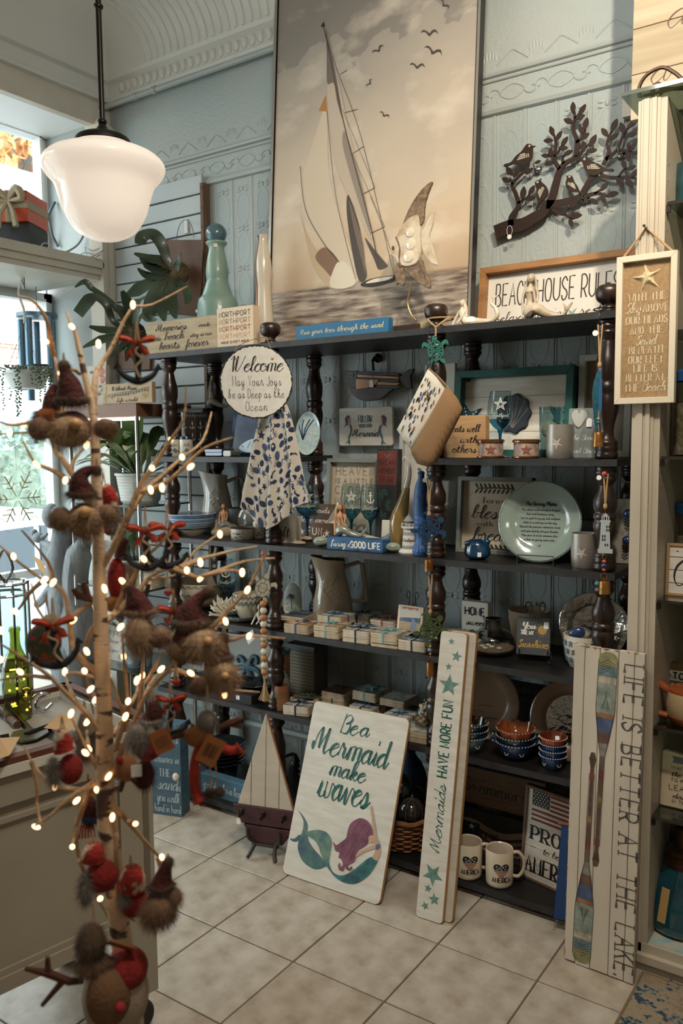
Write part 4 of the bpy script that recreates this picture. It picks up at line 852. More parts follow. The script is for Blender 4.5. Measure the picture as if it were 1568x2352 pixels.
a,b_=fit(.24,1318,1020,1440,1020);w_=b_.x-a.x;h=at_y(1340,812,.24).z-L2
o=framed('starfish_picture','white framed panel with a knobbly starfish behind the glass plaque','picture',((a.x+b_.x)/2,.26,L2),w_,h,.02,.03,mat('white_frame_paint','c3c3bb',.5),mat('grey_panel','857a70',.7),[('MAKE',-.0,h*.70,h*.09,'serif','c',w_*.45,.004)],INKG,0,-.06,.022)
sf=starfish(.055,.018);sf.v=[(x-.01,y+.016,z+h*.40)for x,y,z in sf.v];put('starfish',sf,mat('sand_starfish','a8967c',.8,bump=.6,bs=140),o,60)
a,b_=fit(.30,970,1000,1040,1000);o=board('white_plaque','white plaque half hidden behind the third post and the fish pouch','sign',((a.x+b_.x)/2,.30,L2),b_.x-a.x,at_y(1000,835,.30).z-L2,.012,PAPER,[('home',-.02,.16,.02,'script','c',.05,.002)],INKG,0,-.05)
# --- level 3, left and middle bays
P,r=rnd(440,1231,L3,116,.75);h=at_y(440,1178,P.y).z-L3
bowl_pr=lambda r,h:[(r*.5,0),(r*.52,.006),(r*.78,h*.28),(r*.95,h*.62),(r,h),(r*.96,h),(r*.9,h*.62),(r*.7,h*.3),(r*.3,h*.14),(0,h*.13)]
o=thing('striped_bowl','large cream serving bowl with blue painted bands on the third shelf','bowl',(P.x,P.y,L3),face(P));put('bowl',MB().lathe(bowl_pr(r,h),40),SALTC,o,45)
def rb(r,h,z):t=z/h;A=[(0,.5),(.1,.53),(.28,.78),(.62,.95),(1,1.0)];return next(r*(A[i][1]+(A[i+1][1]-A[i][1])*(t-A[i][0])/(A[i+1][0]-A[i][0]))for i in range(4)if t<=A[i+1][0]+1e-6)
for z0,z1,c in((.80,.97,'3e5d8a'),(.62,.76,'5a7896'),(.50,.58,'83a0b0'),(.40,.47,'6f93a8'),(.27,.35,'1e2f55')):
 put('blue_band',MB().lathe([(rb(r,h,h*(z0+(z1-z0)*t))+.0006,h*(z0+(z1-z0)*t))for t in(0,.5,1)],40),mat('band_'+c,c,.25,coat=.4,n=(30,'7f97ad'),lo=.45,hi=.9),o,True)
m=MB();[m.poly(cr([(x,0),(x+.012,.004),(x+.02,0),(x+.01,-.004)],3,True),0)for x in(-.05,.02)];m.v=[(x,.03+z*2+.02*(x>0),h*.93+z)for x,y,z in m.v];put('inner_print',m,NAVY,o)
def pitcher(label,u,vb,vt,lv,du,col,handle=1,y=None):
 P,r=rnd(u,vb,lv,du,.8)
 if y is not None:P=at_y(u,vb,y)
 P.z=lv;h=at_y(u,vt,P.y).z-lv;r=wid(P,du)/2;o=thing('pitcher',label,'pitcher',P,face(P)+.1)
 A=[(0,.93),(.03,1.0),(.3,.93),(.6,.76),(.82,.60),(.95,.60),(1.0,.64)]
 def R(t,a):
  for i in range(len(A)-1):
   if t<=A[i+1][0]+1e-6:v=A[i][1]+(A[i+1][1]-A[i][1])*(t-A[i][0])/(A[i+1][0]-A[i][0]);break
  sp=max(0,cos(a-PI))**6*max(0,(t-.6)/.4)*.45
  return r*(v+sp)
 NV,NU=16,32;V=[];F=[]
 for j in range(NV+1):
  t=j/NV
  for i in range(NU):a=2*PI*i/NU;q=R(t,a);zz=h*t*(1+.0)+h*.06*max(0,cos(a-PI))**4*t**4-h*.03*max(0,cos(a))*t**4;V.append((q*cos(a),q*sin(a),zz))
 for j in range(6):
  t=1-j*.16
  for i in range(NU):a=2*PI*i/NU;q=R(t,a)*.93;V.append((q*cos(a),q*sin(a),V[NV*NU+i][2]-(1-t)*h))
 for j in range(NV+6):
  for i in range(NU):F.append((j*NU+i,j*NU+(i+1)%NU,(j+1)*NU+(i+1)%NU,(j+1)*NU+i))
 F.append(tuple(range(NU-1,-1,-1)));F.append(tuple(range((NV+6)*NU,(NV+7)*NU)));put('body',MB().add(V,F),col,o,50)
 hm_=MB();hm_.tube([(R(.92,0)*.95,0,h*.86),(r*1.25,0,h*.93),(r*1.42,0,h*.90),(r*1.56,0,h*.6),(r*1.62,0,h*.32),(r*1.5,0,h*.30),(R(.3,0)*.97,0,h*.32)],[r*.11,r*.1,r*.11,r*.11,r*.1,r*.1,r*.1],8);put('handle',hm_,col,o,True)
 br=MB()
 for sx_ in(-1,.4):
  q=[(sx_*r*.3+.25*r*sin(6*t),h*(.12+.6*t))for t in[k/10 for k in range(11)]];br.tube([(x,0,z)for x,z in q],.0022,5)
  for k,(x,z)in enumerate(q[1:-1]):
   for sg in(-1,1):br.tube([(x,0,z),(x+sg*r*.14,0,z+h*.035),(x+sg*r*.2,0,z+h*.075)],[.002,.0025,.001],5)
 br.v=[(R(z/h,-PI/2)*sin(x/R(z/h,-PI/2)),-R(z/h,-PI/2)*cos(x/R(z/h,-PI/2))+y_,z)for x,y_,z in br.v];put('coral_relief',br,col,o,True);return o
PITC=mat('pitcher_glaze','c2b29b',.18,coat=.7,n=(5,'b3a089'));PITW=mat('pitcher_white_glaze','c6bfb2',.18,coat=.7)
pitcher('white glazed pitcher with coral relief behind the striped bowl',500,1200,1088,L3,78,PITW,y=.27)
o_=mermaid('mermaid_on_rock','small painted mermaid with brown hair sitting on a rock by the striped bowl',at_z(505,1232,L3)+Vector((0,.03,.025)),.25,.105,mat('mermaid_skin','bd8d66',.5),None,mat('brown_hair','6b4630',.6),'sit',mat('grey_scales','6f6f66',.45))
m=MB();m.ell((.015,.01,-.005),.045,.035,.03,12,8);m.ell((-.03,.0,-.012),.03,.03,.018,10,7);put('rock',m,mat('sand_rock','a38a69',.8,bump=.6,bs=120),o_,True)
P,r=rnd(529,1226,L3,60,.9);h=at_y(529,1169,P.y).z-L3;o=lathe_thing('grey_mug','grey blue stoneware tumbler behind the little mermaid','tumbler',(P.x,P.y+.06,L3),[(r*.85,0),(r*.95,.004),(r,h*.4),(r*1.02,h),(r*.95,h),(r*.9,.02),(0,.015)],mat('grey_blue_glaze','9a9c98',.3,coat=.4,n=(4,'7d878b')),sm=40,k=0)
P,r=rnd(556,1240,L3,54);h=at_y(556,1211,P.y).z-L3;o=thing('ramekin','small white ramekin with black splatter dots and a dark rim','bowl',(P.x,P.y,L3),face(P));put('bowl',MB().lathe([(r*.9,0),(r*.95,.003),(r,h*.96),(r*.93,h),(r*.88,.008),(0,.007)],32),SALTC,o,40)
put('rim',MB().lathe([(r+.0004,h*.92),(r*1.01,h*.97),(r*.96,h+.001),(r*.9,h*.95)],32),mat('dark_rim_glaze','3a2f28',.3),o,True)
m=MB();[m.poly(circ(U(-r*.95,r*.1),U(h*.1,h*.6),U(.0012,.003),7),0)for _ in range(16)];ontop(o,m,r*.99+.001,INK,'splatter')
wineglass('blue stemmed wine glass with a white etching beside the crab towel',577,1222,1109,L3,50,'anchor',False)
P,r=rnd(594,1237,L3,26);h=at_y(594,1191,P.y).z-L3;o=lathe_thing('toothpick_jar','slim white jar with a navy rim and fish print next to the dark finial','jar',P,[(r*.92,0),(r,.004),(r,h*.9),(r*.94,h),(r*.85,h),(r*.8,.01),(0,.01)],SALTC,k=0,sm=40);put('rim',MB().lathe([(r+.0005,h*.86),(r+.0005,h*.96)],24),NAVY,o,True)
m=MB();[m.poly(cr([(x,z),(x+.006,z+.003),(x+.012,z),(x+.006,z-.002)],2,True),0)for x,z in((-.008,h*.28),(-.002,h*.2),(-.012,h*.15))];ontop(o,m,r+.0006,NAVY)
P=at_y(570,1175,.25);o=lathe_thing('pearl_plate','glossy pearl shell plate standing behind the wine glass','plate',(P.x,.26,L3+.06),[(.06,0),(.055,.004),(.02,.012),(0,.012)],mat('pearl_glaze','c9bfb0',.08,coat=1,n=(8,'9fa6a5')),sm=60);o.rotation_euler=(PI/2-.2,0,.2)
a,b_=fit(.07,626,1235,668,1235);w_=b_.x-a.x;h=at_y(640,1188,.07).z-L3
board('white_word_block','small white wooden block with black script under the crab towel','sign',((a.x+b_.x)/2,.07,L3),w_+.03,h,.05,WHITEW,[('salt',0.0,h*.25,h*.4,'script','c',w_*.7,.004)],INK,.25)
a,b_=fit(.20,672,1232,755,1232);w_=b_.x-a.x;h=at_y(700,1157,.20).z-L3
o=board('mermaids_fun_block','brown wood sign Mermaids have more fun behind a wine glass','sign',((a.x+b_.x)/2,.22,L3),w_,h,.025,mat('brown_wood_sign','6a5444',.6,n=(6,'574334'),st=(1,1,7)),[('Mermaids',0,h*.75,h*.16,'script','c',w_*.85,.004),('have more',0,h*.48,h*.16,'script','c',w_*.8,.004),('FUN',w_*.02,h*.14,h*.2,'wide','c',w_*.4,.004)],INKW,0,-.06)
m=MB()
for x,z in((-w_*.33,h*.2),(w_*.36,h*.2),(w_*.28,h*.1)):m.poly(star(x,z,.016,.005,.4),-.0012)
put('printed_starfish',m,INKW,o)
wineglass('blue stemmed wine glass just right of the crab towel',706,1243,1113,L3,56,'star')
PEB=[mat('pale_pebble','b8a68f',.6,n=(14,'9d8b75')),mat('sage_pebble','98a394',.45,n=(10,'87937f'))]
for i,(u,v,w2,h2,lab)in enumerate(((679,1243,28,11,'flat tan pebble at the left of the little group'),(700,1243,28,11,'flat tan pebble at the right of the little group'),(683,1252,34,9,'flat pale pebble lying in front of two others'))):
 P=at_z(u,v,L3);r=wid(P,w2)/2;b=MB().ell((0,0,wid(P,h2)/2),r,r*.7,wid(P,h2)/2);solo('pebble',b,PEB[0],lab,'pebble',(P.x,P.y+.012,L3),0,smooth=True)
for(u,v,lab)in((730,1256,'smooth sage pebble with a carved line left of the Living a Good Life block'),(896,1270,'smooth sage pebble with a carved line in front of the white mermaid bust')):
 P=at_z(u,v,L3);r=wid(P,36)/2;hh=wid(P,23)/2;o=thing('carved_pebble',lab,'pebble',(P.x,P.y+.018,L3),face(P));put('stone',MB().ell((0,0,hh),r,r*.75,hh,18,12),PEB[1],o,True)
 m=MB();m.tube(cr([(-r*.55,-r*.62,hh*1.25),(0,-r*.72,hh*1.15),(r*.55,-r*.62,hh*1.3)],4),.0012,4);put('carved_line',m,INK,o)
a,b_=fit(.24,737,1235,856,1235);w_=b_.x-a.x;h=at_y(790,1053,.24).z-L3
FG=mat('grey_frame_paint','767a75',.5);
o=framed('heaven_frame','grey framed sign reading Heaven is a little closer in a home by the sea','sign',((a.x+b_.x)/2,.26,L3),w_,h,.016,.03,FG,mat('beige_panel','b5a690',.6),(),None,0,-.08,.02)
lines(o,[(t,0,h*z,h*hh,'wide','c',w_*.72,.0035)for t,z,hh in(('HEAVEN',.80,.1),('IS A LITTLE',.70,.055),('CLOSER',.57,.09),('IN A HOME',.44,.08),('BY THE',.33,.06))]+[('sea',0,h*.12,h*.16,'script','c',w_*.5,.008)],INKG,y=.019)
m=MB();m.ribbon(cr([(-w_*.3,h*.08),(-w_*.1,h*.13),(w_*.02,h*.07),(w_*.2,h*.13),(w_*.35,h*.06)],4),.008,.0195);put('wave_print',m,mat('slate_ink','4c5354'),o)
a,b_=fit(.20,860,1240,902,1240);w_=b_.x-a.x+.012;h=at_y(880,1031,.20).z-L3
o=thing('dream_block','tall narrow painted block Dream Without Fear with red top and teal swirls','sign',((a.x+b_.x)/2,.21,L3),-.05,None,-.05)
put('block',MB().rbox(-w_/2,w_/2,0,.03,0,h,.002),mat('dark_block','22201f',.5,n=(8,'2f2a28')),o);m=MB();m.poly([(-w_*.46,h*.63),(w_*.46,h*.63),(w_*.46,h*.98),(-w_*.46,h*.98)],-.0006);put('red_label',m,mat('brick_red_print','6e3024',.6,n=(20,'57241c')),o)
lines(o,[('DREAM',0,h*.835,h*.055,'sans','c',w_*.8,.0025),('WITHOUT',0,h*.745,h*.055,'sans','c',w_*.8,.0025),('FEAR',0,h*.655,h*.055,'sans','c',w_*.65,.0025)],INK,y=-.0012)
m=MB()
for k,(x,z,r_)in enumerate(((-.01,.52,.016),(.012,.42,.014),(-.012,.33,.014),(.01,.24,.016),(-.01,.15,.014),(.01,.07,.012))):
 for q in(1,.6,.3):m.ribbon(cr([(x+r_*q*cos(t),h*z+r_*q*1.3*sin(t))for t in[k+.9*i for i in range(6)]],3),.0016,-.0009)
m.ribbon(cr([(-.012,h*.95),(0,h*.92),(.012,h*.95)],3),.002,-.0014);put('swirl_print',m,mat('verdigris_print','4e7a70'),o)
P=at_z(800,1245,L3);WH=mat('tail_white_glaze','cdbfa8',.25,coat=.5)
o=thing('whale_tail_dish','long cream dish with an upturned whale tail fin behind the Good Life block','dish',(at_y(800,1235,.10).x,.10,L3),.05);s=dep(o.location)/FPX
q=MB();q.tube(cr([(-.045,0,.135),(-.035,0,.10),(-.015,0,.055),(.03,0,.028),(.10,0,.022),(.16,0,.018)],4),[.004,.006,.008,.010,.012,.014,.016,.018,.02,.022,.024,.026,.028,.028,.027,.026,.024,.022,.02,.016,.01],10);put('body',q,WH,o,True)
q=MB();q.prism(cr([(-.095,.085),(-.06,.10),(-.045,.155),(-.05,.115),(-.02,.125),(-.01,.10),(-.035,.085),(-.06,.082)],3,True),-.006,.006,.003);q.prism(cr([(-.045,.09),(-.055,.12),(-.045,.16),(-.025,.12),(-.02,.095)],3,True),-.005,.005,.002);put('fluke',q,WH,o)
o_=mermaid('painted_mermaid','painted mermaid with auburn curls sitting on the Good Life block',(at_y(783,1230,.055).x,.058,L3+.043),.15,.115,mat('mermaid_skin','bd8d66',.5),None,mat('auburn_hair','8a5430',.6),'sit',mat('silver_blue_scales','7f9097',.3,.3,n=(60,'a39a82')))
wineglass('blue stemmed wine glass etched with a starfish behind the painted mermaid',807,1237,1111,L3,48,'star',True,.16);wineglass('blue stemmed wine glass etched with an anchor beside the tall dream block',851,1238,1113,L3,48,'anchor',True,.15)
a,b_=fit(.03,752,1262,880,1266);w_=b_.x-a.x;h=at_y(752,1232,.03).z-L3
o=board('good_life_block','blue block sign with white letters Living a Good Life and shark outlines','sign',((a.x+b_.x)/2,.025,L3),w_,h,.05,mat('ocean_blue_print','2e5f8c',.5,n=(16,'21476f'),st=(1,1,4)),[('Living a',-w_*.24,h*.28,h*.5,'script','c',w_*.38,.004),('GOOD LIFE',w_*.2,h*.28,h*.48,'sans','c',w_*.52,.0045)],INKW)
m=MB();[m.poly(cr([(x,z),(x+.014,z+.004),(x+.018,z+.008),(x+.02,z+.004),(x+.032,z+.001),(x+.016,z-.003)],2,True),-.0005)for x,z in((-.07,.006),(.0,.005),(.04,.006),(-.02,.034))];put('shark_print',m,mat('dark_blue_print','17304e'),o)
a,b_=fit(.12,862,1240,900,1240);o=board('wave_canvas','small canvas painted with blue curling waves between glass and mermaid bust','picture',((a.x+b_.x)/2+.004,.14,L3),.06,at_y(880,1196,.12).z-L3,.015,PAPER,(),None,0,-.1)
m=MB();[m.ribbon(cr([(-.028,.012+.008*k),(-.01,.02+.008*k),(.002,.03+.007*k),(.012,.022+.008*k),(.004,.018+.006*k)],4),.004,-.0006)for k in range(4)];put('wave_print',m,mat('wave_blue','5f8096'),o)
P=at_z(905,1258,L3);P.y+=.04;o=mermaid('mermaid_bust','white plaster mermaid leaning on her arms beside the lighthouse',P,-.35,.10,mat('white_plaster','c9c4bb',.7),pose='lie')
P,r=rnd(940,1273,L3,46);h=at_y(940,1178,P.y).z-L3;o=thing('lighthouse_figurine','small white lighthouse with grey bands lettered Northport','figurine',(P.x,P.y,L3),face(P))
put('base',MB().lathe([(r*1.05,0),(r*1.1,.005),(r*.95,.014),(r*.8,.016),(0,.016)],24),mat('white_plaster','c9c4bb'),o,40)
for k in range(6):
 z0,z1=.016+(h*.62-.016)*k/6,.016+(h*.62-.016)*(k+1)/6;rr=lambda z:r*(.78-.22*(z-.016)/(h*.6))
 put('tower_band',MB().lathe([(rr(z0),z0),(rr(z1),z1)],24),mat('white_plaster','c9c4bb')if k%2 else mat('grey_band','868a89',.6),o,True)
put('gallery',MB().lathe([(r*.55,h*.61),(r*.82,h*.63),(r*.82,h*.66),(r*.5,h*.67)],20),mat('white_plaster','c9c4bb'),o,40);put('lantern_room',MB().lathe([(r*.42,h*.66),(r*.42,h*.8)],16),mat('grey_band','868a89'),o,True);put('roof',MB().lathe([(r*.6,h*.8),(r*.35,h*.9),(r*.1,h*.95),(r*.08,h),(0,h)],18),mat('grey_band','868a89'),o,40)
m=MB();[m.tube([(r*.78*cos(a),r*.78*sin(a),h*.66),(r*.78*cos(a),r*.78*sin(a),h*.74)],.0012,4)for a in[k*PI/6 for k in range(12)]];m.tube([(r*.78*cos(a),r*.78*sin(a),h*.74)for a in[k*PI/8 for k in range(16)]],.0012,4,True);put('railing',m,mat('white_plaster','c9c4bb'),o)
m=MB();band(m,-r*.62,r*.62,h*.27,h*.41);ontop(o,m,r*.72,mat('white_plaster','c9c4bb'),'name_band');m=MB();text(m,'Northport',0,h*.30,h*.08,'hand','c',r*1.15,.0016,0);ontop(o,m,r*.725,INK,'lettering')
P,r=rnd(967,1275,L3,40);h=at_y(967,1085,P.y).z-L3;BLB=mat('matte_blue_glass','33568a',.5,n=(8,'3d659c'))
A=[(r*1.0,0),(r*1.02,.012),(r*.72,h*.14),(r*.62,h*.2),(r*.78,h*.34),(r*.86,h*.52),(r*.84,h*.7),(r*.68,h*.84),(r*.40,h*.92),(r*.38,h*.98),(r*.46,h),(r*.3,h)]
o=lathe_thing('fish_bottle','matte blue fish shaped glass bottle standing beside the third post','bottle',P,A,BLB);fb=MB()
for i in range(6):
 for k in range(-3,4):z=h*(.26+.06*i);x=(k+.5*(i%2))*.011;rr=r*.83+.0004;fb.tube([(x+.005*cos(t),0,z+.006*sin(t))for t in(PI,1.25*PI,1.5*PI,1.75*PI,2*PI)],.0009,4)
bend(fb,r*.84);put('scales',fb,BLB,o);m=MB();m.tube([(r*.2+.007*cos(t),0,h*.76+.007*sin(t))for t in[k*.7 for k in range(9)]],.0015,5,True);[m.tube(cr([(-r*.7,0,h*(.72-.03*k)),(0,0,h*(.69-.03*k)),(r*.7,0,h*(.72-.03*k))],4),.0014,4)for k in range(3)];bend(m,r*.82);put('face_relief',m,BLB,o,True);put('cork',MB().lathe([(r*.3,h-.004),(r*.32,h+.004),(0,h+.004)],14),mat('dark_cork','4a3626'),o,40)
m=MB();[m.tube([(r*.74*cos(a),r*.74*sin(a),h*.13),(r*1.03*cos(a),r*1.03*sin(a),.008)],[.001,.003],5)for a in[k*PI/8 for k in range(16)]];put('tail_flutes',m,BLB,o,True)
a,b_=fit(.27,905,1230,985,1230);w_=b_.x-a.x;h=at_y(930,1000,.27).z-L3
o=framed('seahorse_frame','tall white framed panel with sage seahorse print behind the glass sculpture','picture',((a.x+b_.x)/2,.29,L3),w_,h,.016,.025,mat('white_frame_paint','c3c3bb'),PAPER,(),None,0,-.05,.016)
m=MB()
for zc in(.25,.6):m.ribbon(cr([(.0,h*(zc+.1)),(.016,h*(zc+.06)),(.008,h*zc),(.018,h*(zc-.06)),(.006,h*(zc-.1)),(-.002,h*(zc-.06))],4),.012,.0155)
put('seahorse_print',m,mat('sage_print','5f7f78'),o)
P=at_z(922,1245,L3);P.y=.14;P.x=at_y(922,1200,.14).x;o=thing('glass_sculpture','amber swirled art glass sculpture with a clear curling tip','sculpture',(P.x,.14,L3),face(P));zt=lambda v:at_y(925,v,.14).z-L3
m=MB();m.tube(cr([(-.012,0,0),(-.012,0,zt(1200)),(.004,0,zt(1160)),(.018,0,zt(1120))],4),[.02,.025,.028,.03,.031,.03,.028,.026,.023,.02,.017,.014,.012],12);put('amber_body',m,mat('amber_glass','6e5229',.08,coat=1,n=(12,'a78b52'),st=(1,1,.3)),o,True)
m=MB();m.tube(cr([(.016,0,zt(1122)),(.026,0,zt(1090)),(.024,0,zt(1065)),(.012,0,zt(1050)),(.006,0,zt(1058))],4),[.012,.0115,.011,.01,.01,.009,.0085,.008,.0075,.007,.0065,.006,.0055,.005,.0045,.004,.003],10);put('clear_tip',m,mat('clear_curl_glass','b3ada0',.05,coat=1),o,True)
# --- hung on the wall: FOLLOW sign, wooden fish
YH=.375;a=at_y(782,940,YH);b_=at_y(905,1026,YH);w_=b_.x-a.x;h=a.z-at_y(785,1026,YH).z
o=board('inner_mermaid_sign','whitewashed hanging plaque Follow your inner Mermaid with two mermaids printed','sign',((a.x+b_.x)/2,YH-.012,b_.z+.004),w_,h,.012,WHITEW,(),None,0,0,.008)
lines(o,[('FOLLOW',0,h*.62,h*.17,'sans','c',w_*.25,.004),('YOUR INNER',0,h*.48,h*.09,'sans','c',w_*.24,.0025),('Mermaid',0,h*.24,h*.19,'script','c',w_*.5,.0055)],mat('dark_teal_ink','25464a'))
def minimaid(par,x,z,s,fl,y=-.0012):
 A=lambda pts:[(x+fl*s*px,z+s*pz)for px,pz in pts]
 for nm,c,pts in(('printed_tail','3d5e5c',[(-.05,.1),(.1,.0),(.12,-.25),(0,-.5),(-.02,-.7),(-.2,-.85),(.0,-.8),(.05,-.95),(.12,-.8),(.08,-.6),(.2,-.35),(.25,-.05),(.1,.15)]),('printed_hair','55324c',[(-.1,.55),(-.2,.4),(-.15,.15),(-.25,.0),(-.05,.1),(.05,.2),(.1,.4),(.05,.58)]),('printed_skin','b98f74',[(.02,.45),(.1,.4),(.12,.2),(.1,.05),(0,.1),(.03,.3)])):
  m=MB();m.poly(cr(A(pts),3,True),y);y-=.0003;put(nm,m,mat('print_'+c,c,.6),par)
minimaid(o,-w_*.32,h*.5,h*.52,1);minimaid(o,w_*.33,h*.48,h*.52,-1)
m=MB();m.tube([(-w_*.42,.006,h),(-w_*.15,.008,h+.12)],.0008,4);m.tube([(w_*.35,.006,h),(w_*.06,.008,h+.12)],.0008,4);put('hanging_string',m,TWINE,o)
o=thing('wooden_fish','dark striped wooden fish ornament with a copper fin hung on the wall','ornament',(at_y(870,880,.36).x,.36,at_y(870,880,.36).z));O3=o.location.copy()
def fp(u,v):q=at_y(u,v,.36);return(q.x-O3.x,q.z-O3.z)
def fq(u,v):return fp(640+u/3.733,780+v/3.733)
DK=mat('navy_brown_wood','27292b',.5,n=(7,'33302d'),st=(1,1,6));CPR=mat('copper_fin','8d6447',.35,.4);DB=mat('dark_brown_wood','43352a',.5,n=(7,'322720'),st=(1,1,6))
put('belly',MB().prism(cr([fq(*p)for p in((620,400),(700,395),(870,400),(1020,390),(960,450),(880,510),(740,525),(660,480))],3,True),-.012,.0,.002),DB,o)
put('head',MB().prism([fq(*p)for p in((568,268),(690,268),(690,418),(626,412))],-.014,.0,.002),DK,o)
for k in range(5):v=272+27*k;put('body_slat',MB().prism([fq(*p)for p in((690,v),(1040+6*k,v+20),(1050-6*k,v+43),(690,v+27))],-.0135-.002*(k%2),.0,.001),CPR if k in(1,3)else DK,o)
put('tail_fin',MB().prism([fq(*p)for p in((1040,300),(1060,310),(1120,258),(1170,250),(1140,310),(1148,420),(1105,422),(1050,350))],-.01,.0,.002),DK,o)
put('side_fin',MB().prism([fq(*p)for p in((683,338),(880,345),(850,388),(780,420),(683,428))],-.019,-.0135,.001),CPR,o)
m=MB();x,z=fq(642,306);m.tube([(x+.006*cos(t),-.0155,z+.006*sin(t))for t in[k*PI/6 for k in range(12)]],.0015,5,True);put('eye',m,CPR,o)
x,z=fq(818,375);pricetag(o,x,-.021,z-.016,.018,.028);m=MB();m.tube([(x,-.02,z+.01),fq(825,280)and(fq(825,280)[0],-.016,fq(825,280)[1])],.0007,4);put('tag_string',m,TWINE,o)
q=at_y(866,822,.385);h_=MB();h_.at(rx=PI/2);h_.lathe([(0,-.012),(.017,-.012),(.018,0),(.01,.006),(0,.01)],16);h_.at();h_.tube([(0,-.02,0),(0,-.035,-.015),(0,-.03,-.05)],.006,8)
solo('wall_hook',h_,mat('black_chrome','35322f',.15,.9),'dark chrome suction hook holding the wooden fish','hook',(q.x,.386,q.z),smooth=True)
# --- level 3, right bay
a,b_=fit(.16,1042,1262,1200,1262);w_=b_.x-a.x+.02;h=at_y(1045,1095,.16).z-L3
o=framed('blessed_frame','grey framed sign forever blessed with every breath behind the sage plate','sign',((a.x+b_.x)/2,.19,L3),w_,h,.014,.03,FG,mat('cream_panel','c6b59c',.6),(),None,0,-.08,.02)
lines(o,[('forever',.01,h*.66,h*.075,'serif','c',w_*.42,.003),('blessed',0,h*.46,h*.17,'script','c',w_*.66,.006),('with every',.01,h*.36,h*.06,'serif','c',w_*.55,.003),('breath',0,h*.17,h*.17,'script','c',w_*.6,.006)],INK,y=.019)
m=MB()
for z0 in(.85,.06):
 m.ribbon(cr([(-w_*.25,h*z0),(0,h*(z0+.01)),(w_*.25,h*z0)],4),.004,.0193)
 for k in range(9):
  x=-w_*.24+k*w_*.06
  for sg in(-1,1):m.poly(cr([(x,h*z0),(x-.004,h*z0+sg*.012),(x-.013,h*z0+sg*.018),(x-.010,h*z0+sg*.006)],2,True),.0194)
put('leaf_print',m,INK,o);m=MB();[m.poly(circ(-w_*.38+.008*k,h*(.74+.025*k),.0025,8),.0194)for k in range(3)];[m.poly(circ(-w_*.36+.008*k,h*(.14-.02*k),.0025,8),.0194)for k in range(3)];put('dot_print',m,mat('tan_print','8b6f4f'),o)
def plate(name,label,u,vb,vt,lv,du,col,y,tilt=-.22,rim=None,th=.012,wob=0):
 """round plate standing on its edge, face to the room"""
 P=at_y(u,(vb+vt)/2,y);s=dep(P)/FPX;R=(vb-vt)/2*s;o=thing(name,label,'plate',(P.x,y,lv+.003),face(P)*.45,None,tilt)
 prof=[(0,.0),(.60,.0),(.66,-.004/R*1.2),(.74,-.010/R),(.97,-.016/R),(1.0,-.014/R),(.985,-.008/R),(.72,.004/R),(.6,.008/R),(0,.008/R)]
 N_=48;V=[];F=[]
 for r,d in prof:
  for i in range(N_):a=2*PI*i/N_;q=r*R*(1+wob*sin(3*a+1)*.5+wob*sin(5*a)*.4);V.append((q*cos(a),d*R+.012,R+q*sin(a)))
 for k in range(len(prof)-1):
  for i in range(N_):j=(i+1)%N_;F.append((k*N_+i,k*N_+j,(k+1)*N_+j,(k+1)*N_+i))
 put('plate',MB().add(V,F),col,o,35);return o,R
SAGE=mat('sage_plate_glaze','7b8a81',.12,coat=.9,n=(3,'86928a'))
o,R=plate('giving_plate','large sage plate printed The Giving Plate on a wire stand',1234,1291,1099,L3,186,SAGE,.075)
rows=[('The Giving Plate',0,R*1.40,R*.085,'hand','c',R*.75,.003)]+[(t,0,R*(1.27-.105*i),R*.045,'hand','c',w0*R,.0013)for i,(t,w0)in enumerate((('This plate is for everyone to give',.92),('love and kindness away.',.66),('Let its gift bring joy and comfort',.94),('while it is with you on this day.',.82),('Cherish the precious memories made',.98),('with your family and your friends.',.9),('Then pass it on to someone else',.86),('so that its giving never ends.',.76)))]
lines(o,rows,INK,'verse',.0113);m=MB();[m.poly(star(x*R,R*(.36+z),R*s_,R*s_*.36,a_),.0112)for x,z,s_,a_ in((.02,.02,.075,1.4),(-.06,-.07,.045,1.9),(.07,-.08,.055,1.2))];put('printed_starfish',m,INK,o)
m=MB();N_=40;m.tube([(R*.965*cos(2*PI*i/80),-.0045+.0012*(i%2),R+R*.965*sin(2*PI*i/80))for i in range(80)],.0022,4,True);put('beaded_rim',m,SAGE,o,True)
WIRE=mat('black_wire','14110f',.4)
def easel(name,label,P,w_,h,rz=0,curl=True):
 o=thing(name,label,'easel',P,rz);m=MB()
 for sg in(-1,1):
  m.tube(cr([(sg*w_*.12,.012,h),(sg*w_*.2,.012,h*.72),(sg*w_*.45,.004,.03),(sg*w_*.52,-.01,.004),(sg*w_*.5,-.035,.005),(sg*w_*.42,-.03,.012)],4),.0018,5);m.tube([(sg*w_*.4,.0,.035),(sg*w_*.4,-.028,.030),(sg*w_*.4,-.03,.044)],.0018,5)
  if curl:m.tube([(sg*(w_*.12+w_*.09*(1-cos(t))*.9),.012,h+w_*.13*sin(t)*1.0-t*.0008)for t in[k*.6 for k in range(9)]],.0018,5)
 m.tube([(-w_*.42,.004,.035),(w_*.42,.004,.035)],.0016,5);m.tube([(0,.014,h*.8),(0,.07,.003)],.0018,5);put('frame',m,WIRE,o,True);return o
P_=o.location;o=thing('plate_stand','black wire stand holding the sage plate','plate stand',(P_.x,P_.y,L3),bpy.data.objects['giving_plate'].rotation_euler.z);m=MB()
m.tube([(-.055,-.028,.0),(-.055,-.028,.028),(.055,-.028,.028),(.055,-.028,.0)],.002,6);[m.tube([(x,-.028,.003),(x,.09,.003),(x,.06,.11)],.002,6)for x in(-.055,.055)];put('frame',m,WIRE,o,True)
P,r=rnd(1096,1288,L3,60);h=at_y(1096,1238,P.y).z-L3;BC=mat('cobalt_glass','0b2a44',.05,coat=1,n=(9,'1a5577'),lo=.45,hi=.75)
